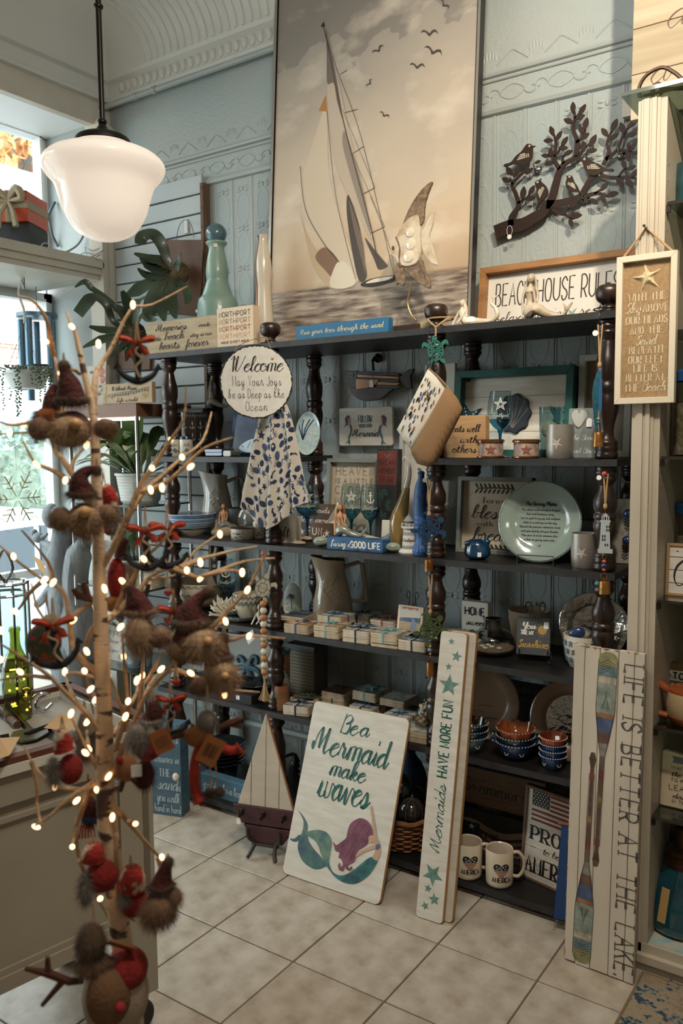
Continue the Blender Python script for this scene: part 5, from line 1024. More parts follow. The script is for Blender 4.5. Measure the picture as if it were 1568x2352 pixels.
o=thing('glass_turtle','small cobalt blue glass votive with a price sticker before the blessed frame','votive',(P.x,P.y,L3),face(P));m=MB();m.lathe(cr([(r*.55,0),(r*.95,h*.18),(r,h*.45),(r*.9,h*.75),(r*.7,h*.92),(r*.62,h*.9),(r*.6,h*.3),(0,h*.2)],3),24);put('body',m,BC,o,True);[put('ear',MB().ell((x*r,y*r,z*h),r*.27,r*.25,r*.22,10,7),BC,o,True)for x,y,z in((-.75,-.5,.82),(.7,-.2,.88))];m=MB();m.rbox(.0,.012,-r-.001,-r,h*.2,h*.42,.001);put('price_sticker',m,TAGW,o)
candle('frosted silver glass candle holder on the third shelf beside the sage plate',1342,1306,1224,L3,62)
a,b_=fit(.12,1420,1296,1470,1296);o=thing('floral_key_block','white botanical printed block with blue knobs behind the right post on the third shelf','key holder',(1.285,.20,L3),0,None,-.05);h=.20
put('block',MB().rbox(-.075,.04,0,.025,0,h,.006,.002),mat('white_botanical','a39a8a',.5,n=(24,'6a6459'),lo=.5,hi=.62),o);m=MB()
for x,z in((-.04,.05),(.015,.13),(.01,.04),(-.05,.14)):m.ribbon(cr([(x,z-.03),(x+.008,z),(x,z+.03)],3),.002,-.0006);[m.poly(cr([(x+.004,z+q*.009),(x+.004+sg*.012,z+q*.009+.008),(x+.004+sg*.004,z+q*.009+.008)],2,True),-.0007)for q in range(-3,3)for sg in(-1,1)]
put('leaf_print',m,mat('leaf_ink','35322e'),o)
for z in(.075,.155):m=MB();m.ell((.025,-.02,z),.016,.014,.014,10,8);m.tube([(.025,0,z),(.025,-.02,z)],.006,6);put('blue_knob',m,mat('cobalt_knob','21395f',.15,coat=1),o,True)
o=board('dark_leaf_box','dark box printed with leaves in shadow behind the silver candle holder','box',(at_y(1350,1200,.28).x,.28,L3),.13,.12,.05,mat('dark_leaf_box','3a3129',.6,n=(16,'54473b')),(),None,0)
m=MB()
for sg in(-1,1):
 for k in range(6):m.poly(cr([(sg*.045,.012+.017*k),(sg*.045+.012,.02+.017*k),(sg*.045,.026+.017*k)],2,True),-.0006)
put('leaf_print',m,INK,o)
# --- level 4
def wave_band(o,rf,z,r,n,amp,c=None):
 m=MB()
 for k in range(n):
  x0=(k/n*2-1)*PI*r*.62;s=PI*r*1.24/n;m.ribbon(cr([(x0,z-amp),(x0+s*.35,z-amp*.2),(x0+s*.75,z+amp),(x0+s*1.02,z+amp*.35),(x0+s*.85,z-amp*.25),(x0+s*.66,z+amp*.1)],3),amp*.42,0)
 bend(m,rf);put('wave_band',m,mat('petrol_print','2f4f56'),o)
WBOWL=mat('wave_bowl_glaze','c3b49c',.3,coat=.4)
P,r=rnd(470,1403,L4,146,.8);h=at_y(470,1332,P.y).z-L4
o=thing('wave_bowl','large cream mixing bowl with two green wave bands on the fourth shelf','bowl',(P.x,P.y,L4),face(P));bp2=[(r*.45,0),(r*.5,.004),(r*.72,h*.2),(r*.92,h*.5),(r*.99,h*.8),(r,h),(r*.96,h),(r*.9,h*.6),(r*.5,h*.12),(0,h*.1)];put('bowl',MB().lathe(cr(bp2[:6],3)+bp2[6:],44),WBOWL,o,45)
wave_band(o,lambda z:r*1.0+.0008,h*.90,r,18,h*.05);wave_band(o,lambda z:r*.955+.001,h*.58,r,18,h*.05)
wineglass('blue stemmed wine glass etched with a ship wheel on the fourth shelf',520,1402,1286,L4,46,'wheel',True,.10)
def coral(name,label,P,r,n,col):
 o=thing(name,label,'coral',P);m=MB()
 for i in range(n):
  a=U(0,2*PI);e=U(.15,1.4);d=Vector((cos(a)*cos(e),sin(a)*cos(e),sin(e)));p=d*r*.25+Vector((0,0,r*.1));q=d*r*U(.75,1.05);mid=(p+q)/2+Vector((U(-1,1),U(-1,1),U(0,1)))*r*.1
  m.tube([p,mid,q],[r*.09,r*.07,r*.045],5)
  for _ in range(3):t=U(.4,.9);b0=p.lerp(q,t);m.tube([b0,b0+(d+Vector((U(-1,1),U(-1,1),U(-.2,1)))).normalized()*r*U(.16,.3)],[r*.055,r*.035],5)
 m.ell((0,0,r*.12),r*.4,r*.35,r*.14,10,7);put('branches',m,col,o,True);return o
CORAL=mat('white_coral','cdc2ae',.8,bump=.4,bs=150)
P=at_z(500,1425,L4);coral('coral','white branching coral beside the large wave bowl',(P.x,P.y+.05,L4),.085,34,CORAL)
P,r=rnd(568,1403,L4,66,.8);P=at_y(568,1395,.10);P.z=L4;r=wid(P,66)/2;h=at_y(568,1362,.10).z-L4
o=thing('small_wave_bowl','small cream bowl with green wave bands behind the scallop dish','bowl',(P.x,.10,L4),face(P));bp3=[(r*.45,0),(r*.5,.003),(r*.8,h*.35),(r*.97,h*.75),(r,h),(r*.95,h),(r*.85,h*.6),(r*.3,h*.2),(0,h*.2)];put('bowl',MB().lathe(cr(bp3[:5],3)+bp3[5:],36),WBOWL,o,45);wave_band(o,lambda z:r*1.0+.0008,h*.9,r,12,h*.08);wave_band(o,lambda z:r*.98+.001,h*.68,r,12,h*.08)
coral('barnacle_cluster','tan barnacle cluster sitting in the small wave bowl',(P.x,.10,L4+h*.6),.05,26,mat('tan_barnacle','b39f85',.8,bump=.4,bs=140))
P,r=rnd(556,1432,L4,84,.7);o=thing('scallop_dish','blue glazed scallop shell dish with a cream fluted edge','dish',(P.x,P.y,L4),face(P));N_=72;V=[];F=[];prf=[(.3,0),(.75,.10),(1.0,.32),(.96,.33),(.7,.16),(0.02,.08)]
for k,(q,z)in enumerate(prf):
 for i in range(N_):a=2*PI*i/N_;f_=1+(.035*cos(18*a)if k in(1,2,3)else 0);V.append((r*q*f_*cos(a),r*q*f_*sin(a)*.85,r*z))
F=[(k*N_+i,k*N_+(i+1)%N_,(k+1)*N_+(i+1)%N_,(k+1)*N_+i)for k in range(len(prf)-1)for i in range(N_)];b=MB();b.add(V,F[:2*N_]);b2=MB();b2.add(V,F[2*N_:]);put('shell',b,SALTC,o,True);put('glazed_inside',b2,mat('petrol_glaze','2e5566',.15,coat=.8,n=(14,'47727f')),o,True)
P=at_z(590,1440,L4);o=mermaid('tagged_mermaid','white mermaid figurine leaning on the shelf edge with a barcode tag',(P.x+.01,P.y+.03,L4),.5,.085,WRES,pose='lie')
t=MB();t.at(-.045,-.045,-.030,0,0,.35);t.prism([(0,.028),(.020,-.002),(.004,-.034),(-.022,-.005)],0,.0008);put('barcode_tag',t,TAGW,o,label='white card tag with barcode');t=MB();t.at(-.045,-.0455,-.030,0,0,.35);[t.ribbon([(-.008+.0022*k,-.006),(-.008+.0022*k,.006)],.0006+.0008*(k%2),0)for k in range(8)];put('barcode',t,INK,o)
P=at_y(670,1400,.17);o=thing('palm_stone','upright oval grey stone painted with a palm tree and starfish','ornament',(P.x,.17,L4),face(P)*.6,None,-.12);s=dep(P)/FPX;b=MB();b.ell((0,0,44*s),23*s,.014,44*s,22,14);put('stone',b,mat('grey_green_stone','9aa096',.5,n=(9,'878f88')),o,True)
m=MB();m.ribbon(cr([(.006,.006),(.002,30*s),(-.002,55*s)],4),.0025,-.0148);[m.ribbon(cr([(-.002,55*s),(-.002+x,58*s+z),(-.002+2*x,52*s)],3),.003,-.0146)for x,z in((-.008,.006),(.007,.006),(-.004,.010),(.004,.004))];m.ribbon(cr(star(.016,28*s,.012,.003),1,True),.0016,-.0146,True);[m.ribbon([(x-.004,z),(x+.004,z+.004)],.0014,-.0143)for x,z in((-.014,68*s),(-.016,40*s),(-.010,36*s),(.004,72*s))];put('palm_painting',m,INK,o)
pitcher('beige glazed pitcher with coral relief behind the coaster stacks',764,1412,1283,L4,96,PITC,y=.26)
STONE_C=[mat('stone_coaster_%d'%i,c,.7,n=(26,d),bump=.25,bs=120)for i,(c,d)in enumerate((('c4b49c','a99679'),('bba88f','9c876c'),('cdbfa9','b3a18a')))]
TOPS=[mat('coaster_top_%d'%i,c,.45,n=(s_,d),lo=.42,hi=.58)for i,(c,d,s_)in enumerate((('b7ad9c','4c5860',30),('c7b294','a4623a',24),('8f999b','394653',26),('2b333b','55636a',22),('b9b2a4','7d8a86',34),('a9a294','5f4c3f',28),('6d5a46','3b2f27',30)))]
RIBC={'blue':'27506f','navy':'1d2942','teal':'5f9a94','red':'8e3a2e','green':'2e5a4b'}
sl_cache={}
def coasters(label,u,vb,lv,n,rz,top,rib,y=None,dz=0,w_=.104,edge=0):
 P=at_z(u,vb,lv)
 if y is not None:P=at_y(u,vb,y)
 P=Vector((P.x,P.y+(.052 if y is None else 0),lv+dz));o=thing('coaster_stack',label,'coasters',P,rz,'tied stone coaster stacks');t=.0085
 if edge not in sl_cache:
  b=MB();b.rbox(-w_/2,w_/2,0,t-.0006,-w_/2,w_/2,.006,.0012);me=bpy.data.meshes.new('coaster');me.from_pydata([(x,z,(t-.0006)-y_)for x,y_,z in b.v],[],b.f);me.materials.append(STONE_C[edge]);sl_cache[edge]=me
 for k in range(n):c=link('coaster',sl_cache[edge]);c.parent=o;c.location=(U(-.001,.001),U(-.001,.001),k*t);c.rotation_euler=(0,0,U(-.02,.02))
 H=n*t;b=MB();b.add([(-.048,-.048,H+.0002),(.048,-.048,H+.0002),(.048,.048,H+.0002),(-.048,.048,H+.0002)],[(0,1,2,3)]);put('printed_top',b,TOPS[top],o)
 if rib:
  r_=MB();e=w_/2+.001;hw=.0035
  for sw in(0,1):
   L_=[(-e,0),(-e,H+.001),(e,H+.001),(e,0)];V=[(x,sg*hw,z)if sw else(sg*hw,x,z)for x,z in L_ for sg in(-1,1)];r_.add(V,[(2*i,2*i+1,2*i+3,2*i+2)for i in range(3)])
  for a_ in(.6,2.4,3.9,5.5):r_.tube([(0,0,H+.002),(.014*cos(a_),.014*sin(a_),H+.006),(.028*cos(a_),.028*sin(a_),H+.002)],[.0015,.003,.0015],5)
  put('ribbon',r_,mat('ribbon_'+rib,RIBC[rib],.4),o)
 return o
for lab,u,vb,n,rz,top,rib,y,dz,e in(('four coasters with a sunset top tied in blue at the left end of the row',675,1455,4,.12,1,'blue',None,0,1),('four dark topped coasters lying on the sunset coasters at the left end',685,1425,2,.1,3,None,.10,.0345,1),('five coasters with a red brown top tied in pale teal, second in the front row',745,1465,5,.08,1,'teal',None,0,0),('five coasters with a speckled top tied in navy in the front row',813,1476,5,.1,0,'navy',None,0,2),('four grey topped coasters tied in blue in front of the beige pitcher',772,1432,4,.05,4,'blue',.13,.03,0),('coasters with a blue printed top behind the middle of the front row',838,1450,4,.1,2,'blue',.13,0,2),('dark topped coasters tied in navy right behind the pitcher handle',835,1418,6,.05,4,'navy',.25,.0,0),('six coasters tied with a red ribbon behind the beach scene coaster',893,1428,6,.02,5,'red',.22,.0,2),('four pale grey coasters tied in teal behind the single dark coaster',895,1464,5,.08,4,'teal',.08,0,0),('four white edged coasters with a navy bow near the third post',943,1495,4,.06,2,'navy',None,0,2),('coasters with a pale top behind the green turtle chime',955,1452,4,.0,4,None,.13,0,0),('six pale coasters tied behind the third post in the right bay',1045,1462,6,.0,4,None,.18,0,0)):
 coasters(lab,u,vb,L4,n,rz,top,rib,y,dz,edge=e)
o=coasters('single dark coaster with gold sunshine lettering lying flat on the shelf edge',878,1487,L4,1,.1,6,None,None,0);m=MB();text(m,'LIVE IN',0,.012,.018,'sans','c',.06,.004,0);text(m,'SUNSHINE',0,-.02,.02,'sans','c',.085,.004,0);m.v=[(x,z,.0089)for x,y_,z in m.v];put('lettering',m,mat('gold_print','9b7a40'),o)
P=at_z(938,1434,L4);P=at_y(938,1420,.12);o=thing('beach_coaster','cream coaster painted with a beach chair under a striped umbrella on an easel','coaster',(P.x,.12,L4+.024),-.05,None,-.15);s=.104
put('slab',MB().rbox(-s/2,s/2,0,.01,0,s,.003,.001),mat('cream_block','dcc4a6'),o)
for nm,c,pts in(('painted_sky','b6b1a6',[(-.043,.05),(.043,.05),(.043,.098),(-.043,.098)]),('painted_sea','5b7590',[(-.043,.046),(.043,.04),(.043,.066),(-.043,.06)]),('painted_sand','a58c6c',[(-.043,.008),(.043,.008),(.043,.045),(-.043,.047)]),('painted_umbrella','9a5a3c',[(-.035,.098),(.036,.098),(.03,.09),(.015,.094),(0,.089),(-.015,.094),(-.028,.09)]),('painted_chair','6d7c93',[(.0,.02),(.03,.022),(.028,.045),(.016,.062),(.008,.06),(.006,.04)])):
 m=MB();m.poly(pts,-.0005-.0003*('sand' in nm)-.0005*('umb' in nm or 'chair' in nm));put(nm,m,mat('bc_'+c,c,.6),o)
lines(o,[('Northport, N.Y.',0,.013,.008,'script','c',.06,.0014)],INKB,y=-.0016);easel('wire_easel','black scrolled wire easel behind the beach coaster',(P.x,.135,L4),.085,.165,-.05)
a,b_=fit(.20,1060,1478,1120,1478);w_=b_.x-a.x;h=at_y(1085,1382,.20).z-L4
board('home_block','white block sign reading Home sweet Home on the fourth shelf','sign',((a.x+b_.x)/2,.20,L4),w_,h,.035,PAPER,[('HOME',0,h*.70,h*.17,'hand','c',w_*.74,.005),('sweet',w_*.04,h*.47,h*.14,'script','c',w_*.74,.005),('HOME',0,h*.18,h*.17,'hand','c',w_*.74,.005)],INK)
P,r=rnd(1131,1512,L4,104,.85);h=at_y(1131,1420,P.y).z-L4;o=thing('sand_lamp','clear squat glass oil lamp filled with sand and shells','oil lamp',(P.x,P.y,L4),face(P));q=cr([(r*.5,.001),(r*.85,.008),(r,h*.28),(r*.9,h*.5),(r*.6,h*.68),(r*.40,h*.74)],4)
put('glass_body',MB().lathe(q,32),thin_glass('lamp_glass','dfe3e2',1.2),o,True);put('sand',MB().lathe([(0,.003),(r*.8,.009),(r*.93,h*.16),(r*.93,h*.2),(0,h*.22)],28),mat('brown_sand','8b7157',.9,bump=.5,bs=260),o,40)
put('neck',MB().lathe([(r*.40,h*.70),(r*.38,h*.93),(r*.46,h),(r*.34,h),(r*.32,h*.74),(0,h*.72)],24),mat('smoke_glass','37352f',.05,coat=1),o,40)
m=MB();[m.ell((r*q0*cos(a_),r*q0*sin(a_),h*.24),r*.13,r*.1,r*.06,8,5)for q0,a_ in((.5,3.6),(.65,4.2),(.3,4.6),(.6,5.2),(.2,3.2))];put('shells',m,mat('white_starfish','d8d2c6'),o,True)
P,r=rnd(1215,1490,L4,96,.8);P=at_y(1215,1480,.26);P.z=L4;r=wid(P,96)/2;h=at_y(1215,1400,.26).z-L4;lathe_thing('cream_planter','plain cream ceramic planter bowl behind the sunshine sign','planter',P,[(r*.6,0),(r*.66,.004),(r*.85,h*.4),(r*.97,h*.75),(r,h),(r*.95,h),(r*.88,h*.6),(r*.6,h*.1),(0,h*.08)],mat('planter_glaze','a7967f',.4,coat=.2),sm=45,k=0)
P=at_z(1220,1520,L4);o=thing('sunshine_sign','small slate coloured sign You are my Sunshine on a wire easel','sign',(P.x+.004,P.y,L4+.022),.25,None,-.2);w_=.105;h=.118
put('panel',MB().rbox(-w_/2,w_/2,0,.012,0,h,.003,.0015),mat('slate_panel','3f4244',.6,n=(20,'4c4f50')),o);lines(o,[('You',-w_*.16,h*.70,h*.17,'script','c',w_*.42,.006),('ARE MY',-w_*.18,h*.54,h*.10,'sans','c',w_*.36,.0035)],INKW);lines(o,[('Sunshine',0,h*.20,h*.2,'script','c',w_*.9,.006)],mat('gold_ink','b08d4f'))
m=MB();m.poly(circ(w_*.26,h*.68,h*.12,18),-.0006);[m.ribbon([(w_*.26+h*.14*cos(a_),h*.68+h*.14*sin(a_)),(w_*.26+h*.18*cos(a_),h*.68+h*.18*sin(a_))],.0015,-.0006)for a_ in[k*PI/7 for k in range(14)]];put('sun_print',m,mat('gold_ink','b08d4f'),o);m=MB();m.rbox(w_*.3,w_*.44,-.001,0,h*.72,h*.9,.001);put('price_sticker',m,TAGW,o);easel('wire_easel','black scrolled wire easel under the sunshine sign',(P.x+.004,P.y+.014,L4),.11,.175,.25)
HAM=mat('hammered_silver','b3ada4',.16,.7,bump=1.0,bs=26)
o,R=plate('hammered_platter','large hammered silver oval platter standing behind the right post',1360,1500,1342,L4,150,HAM,.21,-.15,wob=.03)
P,r=rnd(1342,1543,L4,96,.8);h=at_y(1342,1456,P.y).z-L4;o=thing('turtle_crock','white crock printed with blue sea turtles behind the oar sign','crock',(P.x,P.y,L4),face(P));put('body',MB().lathe([(r*.55,0),(r*.7,.004),(r*.92,h*.35),(r,h*.7),(r*1.0,h),(r*.93,h),(r*.9,h*.5),(0,h*.3)],36),SALTC,o,45)
m=MB();
for i in range(3):
 for k in range(-4,5):
  x=(k+.5*(i%2))*r*.36;z=h*(.3+.24*i);rr=r*.09;m.poly(circ(x,z,rr,8),0);[m.poly(circ(x+rr*1.3*cos(a_),z+rr*1.3*sin(a_),rr*.5,6),0)for a_ in(.7,2.4,3.9,5.5,1.57)]
bend(m,lambda z:r*(.80+.12*min(1,z/h/.35)+.08*max(0,min(1,(z/h-.35)/.35)))+.0015);put('turtle_print',m,mat('turtle_blue','44607a'),o)
for k in range(4):
 b=MB();a_=-.4+.25*k;b.at(-r*.3+k*r*.22,.01*k,h*.9,0,.0,a_);b.ell((0,0,.012),.026,.010,.018,12,8);put('spoon',b,SALTC if k%2 else BLUEG,o,True)
# --- level 5
a,b_=fit(.12,470,1585,608,1585);w_=b_.x-a.x;h=at_y(590,1475,.12).z-L5
o=framed('octopus_sign','white sign with a carved blue octopus mermaid behind the wooden beads','sign',((a.x+b_.x)/2,.16,L5),w_,h,.01,.03,PAPER,mat('pale_grey_board','aeb0a8',.6),(),None,.1,-.15,.01)
OCT=mat('slate_blue_carving','4d6a76',.6);m=MB()
for pts,r0,r1 in(([(.02,.09),(.0,.12),(-.02,.13),(-.03,.115),(-.02,.105)],.012,.005),([(.03,.10),(.045,.135),(.065,.135),(.07,.115),(.055,.11)],.012,.005),([(.03,.09),(.07,.085),(.085,.07),(.08,.055)],.014,.006),([(.02,.09),(-.02,.085),(-.05,.07),(-.06,.05)],.014,.006),([(.03,.08),(.05,.05),(.075,.04),(.09,.048)],.013,.005),([(.015,.08),(-.01,.05),(-.035,.035)],.012,.005)):
 q=cr(pts,4);n=len(q);m.tube([(x,.006,z)for x,z in q],[r0+(r1-r0)*i/(n-1)for i in range(n)],7)
m.ell((.025,.006,.095),.03,.012,.022,12,8);put('carving',m,OCT,o,True);lines(o,[('little Mermaid',.03,.02,.016,'script','c',.08,.0018)],INKG,y=.0085)
a,b_=fit(.25,395,1560,470,1560);o=framed('small_picture','small white picture frame half hidden behind furry gnomes on the fifth shelf','picture',((a.x+b_.x)/2,.27,L5),.16,.14,.02,.02,mat('white_frame_paint','c3c3bb'),mat('grey_panel','857a70'),(),None,0,-.1)
P=at_z(520,1607,L5);o=thing('black_tray','flat black boxed tray with a price sticker on the fifth shelf','tray',(P.x,P.y+.085,L5),.05);put('box',MB().rbox(-.14,.12,-.085,.08,0,.035,.003),BLACKC,o);m=MB();m.rbox(.045,.062,-.0862,-.085,.01,.026,.001);put('price_sticker',m,TAGW,o)
P2=Vector((P.x+.03,P.y+.085,L5+.036));o=thing('silver_dish','shiny dark oval metal dish lying on the black tray','dish',P2,.2);m=MB();m.lathe([(.0,.004),(.06,.004),(.10,.02),(.115,.024),(.117,.02),(.10,.014),(.06,0),(0,0)],40,(0,0,0),1,.6);put('dish',m,mat('dark_silver','6b6b6b',.12,1,bump=.4,bs=40),o,True)
for(u,vb,vt,du,lab,nm)in((648,1582,1492,40,'tall ceramic tumbler with chevron bands and a blue rim',0),):
 P,r=rnd(u,1600,L5,du,.9,.12);h=at_y(u,vt,.12).z-L5;o=thing('chevron_tumbler',lab,'tumbler',P,face(P))
 for z0,z1,c in((0,.3,'2f2b28'),(.3,.66,'6f6f6a'),(.66,.93,'a97a4a')):put('glaze_band',MB().lathe([(r*.85+r*.12*z0,h*z0),(r*.85+r*.12*z1,h*z1)],28),mat('cband_'+c,c,.4,coat=.3),o,True)
 put('rim',MB().lathe([(r*.96,h*.92),(r*1.05,h*.97),(r*1.05,h),(r*.9,h),(r*.85,h*.6),(0,h*.5)],28),mat('teal_rim_glaze','4e6a70',.3,coat=.4),o,45);m=MB()
 for i in range(11):
  for k in range(-5,5):x=k*r*.3;z=h*(.05+.08*i);m.ribbon([(x,z),(x+r*.15,z+h*.04),(x+r*.3,z)],.0018,0)
 bend(m,lambda z:r*(.85+.12*z/h)+.0007);put('chevron_print',m,mat('cream_chevron','b3a48a'),o)
a,b_=fit(.20,658,1595,722,1595);w_=b_.x-a.x;h=at_y(690,1483,.20).z-L5
o=thing('chevron_box','tall grey and brown chevron patterned box behind the tumbler','box',((a.x+b_.x)/2,.20,L5));put('box',MB().rbox(-w_/2,w_/2,0,.09,0,h,.003),mat('taupe_box','5d564a',.6),o);put('lid',MB().rbox(-w_/2-.001,w_/2+.001,-.001,.091,h*.86,h+.001,.003),mat('charcoal_lid','4a4b48',.6),o)
for i in range(14):
 m=MB();[m.ribbon([(-w_*.46+k*w_*.115,h*(.02+.063*i)),(-w_*.46+(k+.5)*w_*.115,h*(.05+.063*i)),(-w_*.46+(k+1)*w_*.115,h*(.02+.063*i))],h*.020,-.0016)for k in range(8)];put('chevron_row',m,mat('chev_%d'%(i%3),('8f8069','231f1c','b5a689')[0 if i<5 else(1 if i in(5,7,9)else 2)if i<13 else 2]),o)
P,r=rnd(647,1621,L5,34,.9,.05);h=at_y(647,1573,.05).z-L5;o=thing('wood_cup','small tan wooden cup with a painted patch by the second post','cup',P,face(P));put('cup',MB().lathe([(r*.95,0),(r,.003),(r,h),(r*.85,h),(r*.8,.01),(0,.01)],24),mat('tan_wood_cup','8a5f3f',.6,n=(9,'754c30'),st=(1,1,4)),o,40);m=MB();m.poly([(-r*1.2,h*.2),(-r*.7,h*.5),(-r*.9,h*.8),(-r*1.3,h*.6)],0);ontop(o,m,r+.0005,mat('petrol_print','2f4f56'),'painted_patch')
for lab,u,vb,n,rz,top,rib,y,dz,e in(('four white edged coasters with a navy bow at the left front of the fifth shelf',671,1642,4,.25,0,'navy',None,0,2),('brown coasters tied in green behind the bowed stack on the fifth shelf',708,1610,4,.05,6,'green',.15,0,1),('dark printed coasters on top of the pair behind the mermaid board',780,1600,3,.0,6,None,.20,.04,1),('brown coasters tied in green under the dark printed pair',780,1625,5,.0,5,'green',.20,0,1),('grey topped coasters with a teal ribbon, tallest pile of the fifth shelf',852,1605,4,.0,2,'teal',.22,.05,0),('coasters with a crab print tied in navy beneath the tallest pile',845,1640,5,.0,2,'navy',.17,0,0),('grey coasters tied in blue right above the corner of the mermaid board',920,1655,6,-.02,4,'blue',.12,0,0),('grey coasters stacked behind the blue tied ones',915,1615,3,.0,4,None,.22,.05,1),('plain grey coasters beside the bag of shells',962,1690,4,.05,4,None,.07,0,0)):
 coasters(lab,u,vb,L5,n,rz,top,rib,y,dz,edge=e)
P=at_y(975,1700,.08);o=thing('shell_bag','clear net bag of white shells tied at the top beside the third post','bag',(P.x,.09,L5));m=MB()
for _ in range(46):a_=U(0,2*PI);q=U(0,.028);z=U(.012,.11);f_=1-.4*(z/.12)**3;m.at(q*f_*cos(a_),q*f_*sin(a_),z,U(0,3),U(0,3));m.ell((0,0,0),.012,.008,.009,7,5)
put('shells',m,mat('white_shell','b5a995',.5,n=(30,'93836d')),o,True,kind='stuff');put('net',MB().lathe(cr([(.02,0),(.036,.02),(.038,.06),(.03,.10),(.012,.125),(.008,.135),(.018,.15)],3),18),thin_glass('clear_plastic','e6e6e2',1.2),o,True)
TERR=mat('terracotta_plate','78614d',.25,coat=.4,n=(6,'8a705a'))
o,R=plate('tan_platter','large round tan glazed platter standing behind the left bowl stack',1105,1725,1556,L5,160,TERR,.16,-.2);m=MB();[m.tube(cr([(x,.0095,R*.72+z),(x+.02,.0085,R*.76+z),(x+.05,.0095,R*.74+z)],3),.0018,4)for x,z in((-.05,0),(-.02,.02),(.0,-.02))];put('fish_relief',m,TERR,o,True)
o,R=plate('fish_platter','large tan platter with an embossed silver fish standing behind the oar sign',1305,1758,1572,L5,170,TERR,.13,-.2);m=MB();m.poly(circ(0,R,R*.62,30),.0113);put('silver_center',m,mat('silver_center','a8a8a6',.12,.9,bump=.8,bs=40),o);m=MB();m.ribbon(cr([(-.04,R),(-.01,R+.014),(.02,R),(.035,R+.012),(.035,R-.012),(.02,R),(-.01,R-.014)],3,True),.0025,.0108,True);put('fish_outline',m,INK,o)
a,b_=fit(.24,1150,1720,1260,1720);o=board('dark_verse_board','dark board with faint white script between the two tan platters','sign',((a.x+b_.x)/2,.27,L5),b_.x-a.x+.06,at_y(1200,1575,.24).z-L5,.012,mat('charcoal_board','2a2826',.6),[('THE FIRST AND THE',0,.15,.014,'sans','c',.15,.0016),('LAST THING',0,.12,.014,'sans','c',.12,.0016),('first to',0,.05,.03,'script','c',.13,.003)],mat('faint_ink','6d675e'),0,-.05)
def pbowl(label,P,r,h,body,inner,spl=True,lobes=0,handles=False,group=None):
 o=thing('painted_bowl',label,'bowl',P,face(P),group);N_=40;V=[];F=[]
 pr=[(.42,0),(.45,.04),(.72,.3),(.92,.65),(1.0,1.0),(.96,1.0),(.87,.62),(.6,.25),(.01,.14)];
 for q,z in pr:
  for i in range(N_):a_=2*PI*i/N_;f_=1+(lobes*cos(8*a_)if z>.6 else 0);V.append((r*q*f_*cos(a_),r*q*f_*sin(a_),h*z+(lobes*.12*h*cos(8*a_)/max(lobes,1e-6)*.5 if(lobes and z>.9)else 0)))
 b=MB();b.add(V,[(k*N_+i,k*N_+(i+1)%N_,(k+1)*N_+(i+1)%N_,(k+1)*N_+i)for k in range(5)for i in range(N_)]+[tuple(range(N_-1,-1,-1))]);put('outside',b,body,o,45);b=MB();b.add(V,[(k*N_+i,k*N_+(i+1)%N_,(k+1)*N_+(i+1)%N_,(k+1)*N_+i)for k in range(5,8)for i in range(N_)]);put('inside',b,inner,o,45)
 m=MB();[m.ell((r*1.0*cos(2*PI*i/36),r*1.0*sin(2*PI*i/36),h*.93),.0022,.0022,.0016,5,4)for i in range(36)];put('rim_dots',m,mat('cream_dots','cfc8b8'),o)
 if spl:m=MB();[m.poly(circ(x0+.006*cos(a_),h*.5+.006*sin(a_),.0022,6),0)for x0 in(-.03,.02)for a_ in[k*PI/3 for k in range(6)]];bend(m,r*.84+.001);put('flower_dots',m,mat('cream_dots','cfc8b8'),o)
 if handles:
  for sg in(-1,1):m=MB();m.tube(cr([(sg*r*.9,-.012,h*.8),(sg*r*1.2,-.01,h*.98),(sg*r*1.2,.01,h*.98),(sg*r*.9,.012,h*.8)],4),.004,6);put('handle',m,body,o,True)
 return o
BLK=mat('dark_teal_bowl','18303a',.12,coat=.9);BLU=mat('cobalt_bowl','16335f',.12,coat=.9);ORG=mat('orange_bowl','8f3f1c',.12,coat=.9,n=(12,'a8522a'));TEL=mat('teal_grey_bowl','48606a',.15,coat=.8);INN=mat('dark_bowl_inside','221e1c',.12,coat=.9,n=(40,'6b4a33'),lo=.5,hi=.6)
P,r=rnd(1083,1737,L5,74,.9)
for k,(c,lab)in enumerate(((TEL,'teal grey painted bowl at the bottom of the left bowl stack'),(BLK,'dark painted bowl in the middle of the left bowl stack'),(BLK,'dark painted bowl with patterned inside on top of the left bowl stack'))):pbowl(lab,(P.x,P.y,L5+.022*k),r,.058,c,INN,k==0,0,False,'stacked painted bowls')
P,r=rnd(1183,1756,L5,88,.9)
for k,(c,lab)in enumerate(((BLU,'blue handled painted bowl at the bottom of the middle stack'),(BLK,'dark handled painted bowl inside the blue one in the middle stack'),(ORG,'orange scalloped bowl on top of the middle bowl stack'))):pbowl(lab,(P.x,P.y,L5+.022*k),r*(1-.0*k),.06,c,mat('amber_inside','5b2a12',.1,coat=1,n=(30,'8f4a1e'))if k==2 else INN,k<2,.05 if k==2 else 0,k<2,'stacked painted bowls')
P,r=rnd(1269,1777,L5,62,.9)
for k,(c,lab)in enumerate(((BLU,'cobalt blue painted bowl at the bottom of the right bowl stack'),(BLU,'cobalt blue painted bowl second from the bottom of the right stack'),(BLU,'cobalt blue painted bowl just under the orange one in the right stack'),(ORG,'orange painted bowl with a price sticker on top of the right stack'))):o=pbowl(lab,(P.x,P.y,L5+.019*k),r,.05,c,mat('red_inside','4f1f12',.1,coat=1,n=(30,'7b3a1c'))if k==3 else INN,k==0,0,False,'stacked painted bowls')
m=MB();m.at(.012,-r*.5,.045,0,-.6);m.rbox(-.006,.006,0,.001,-.011,.011,.001);put('price_sticker',m,TAGW,o)
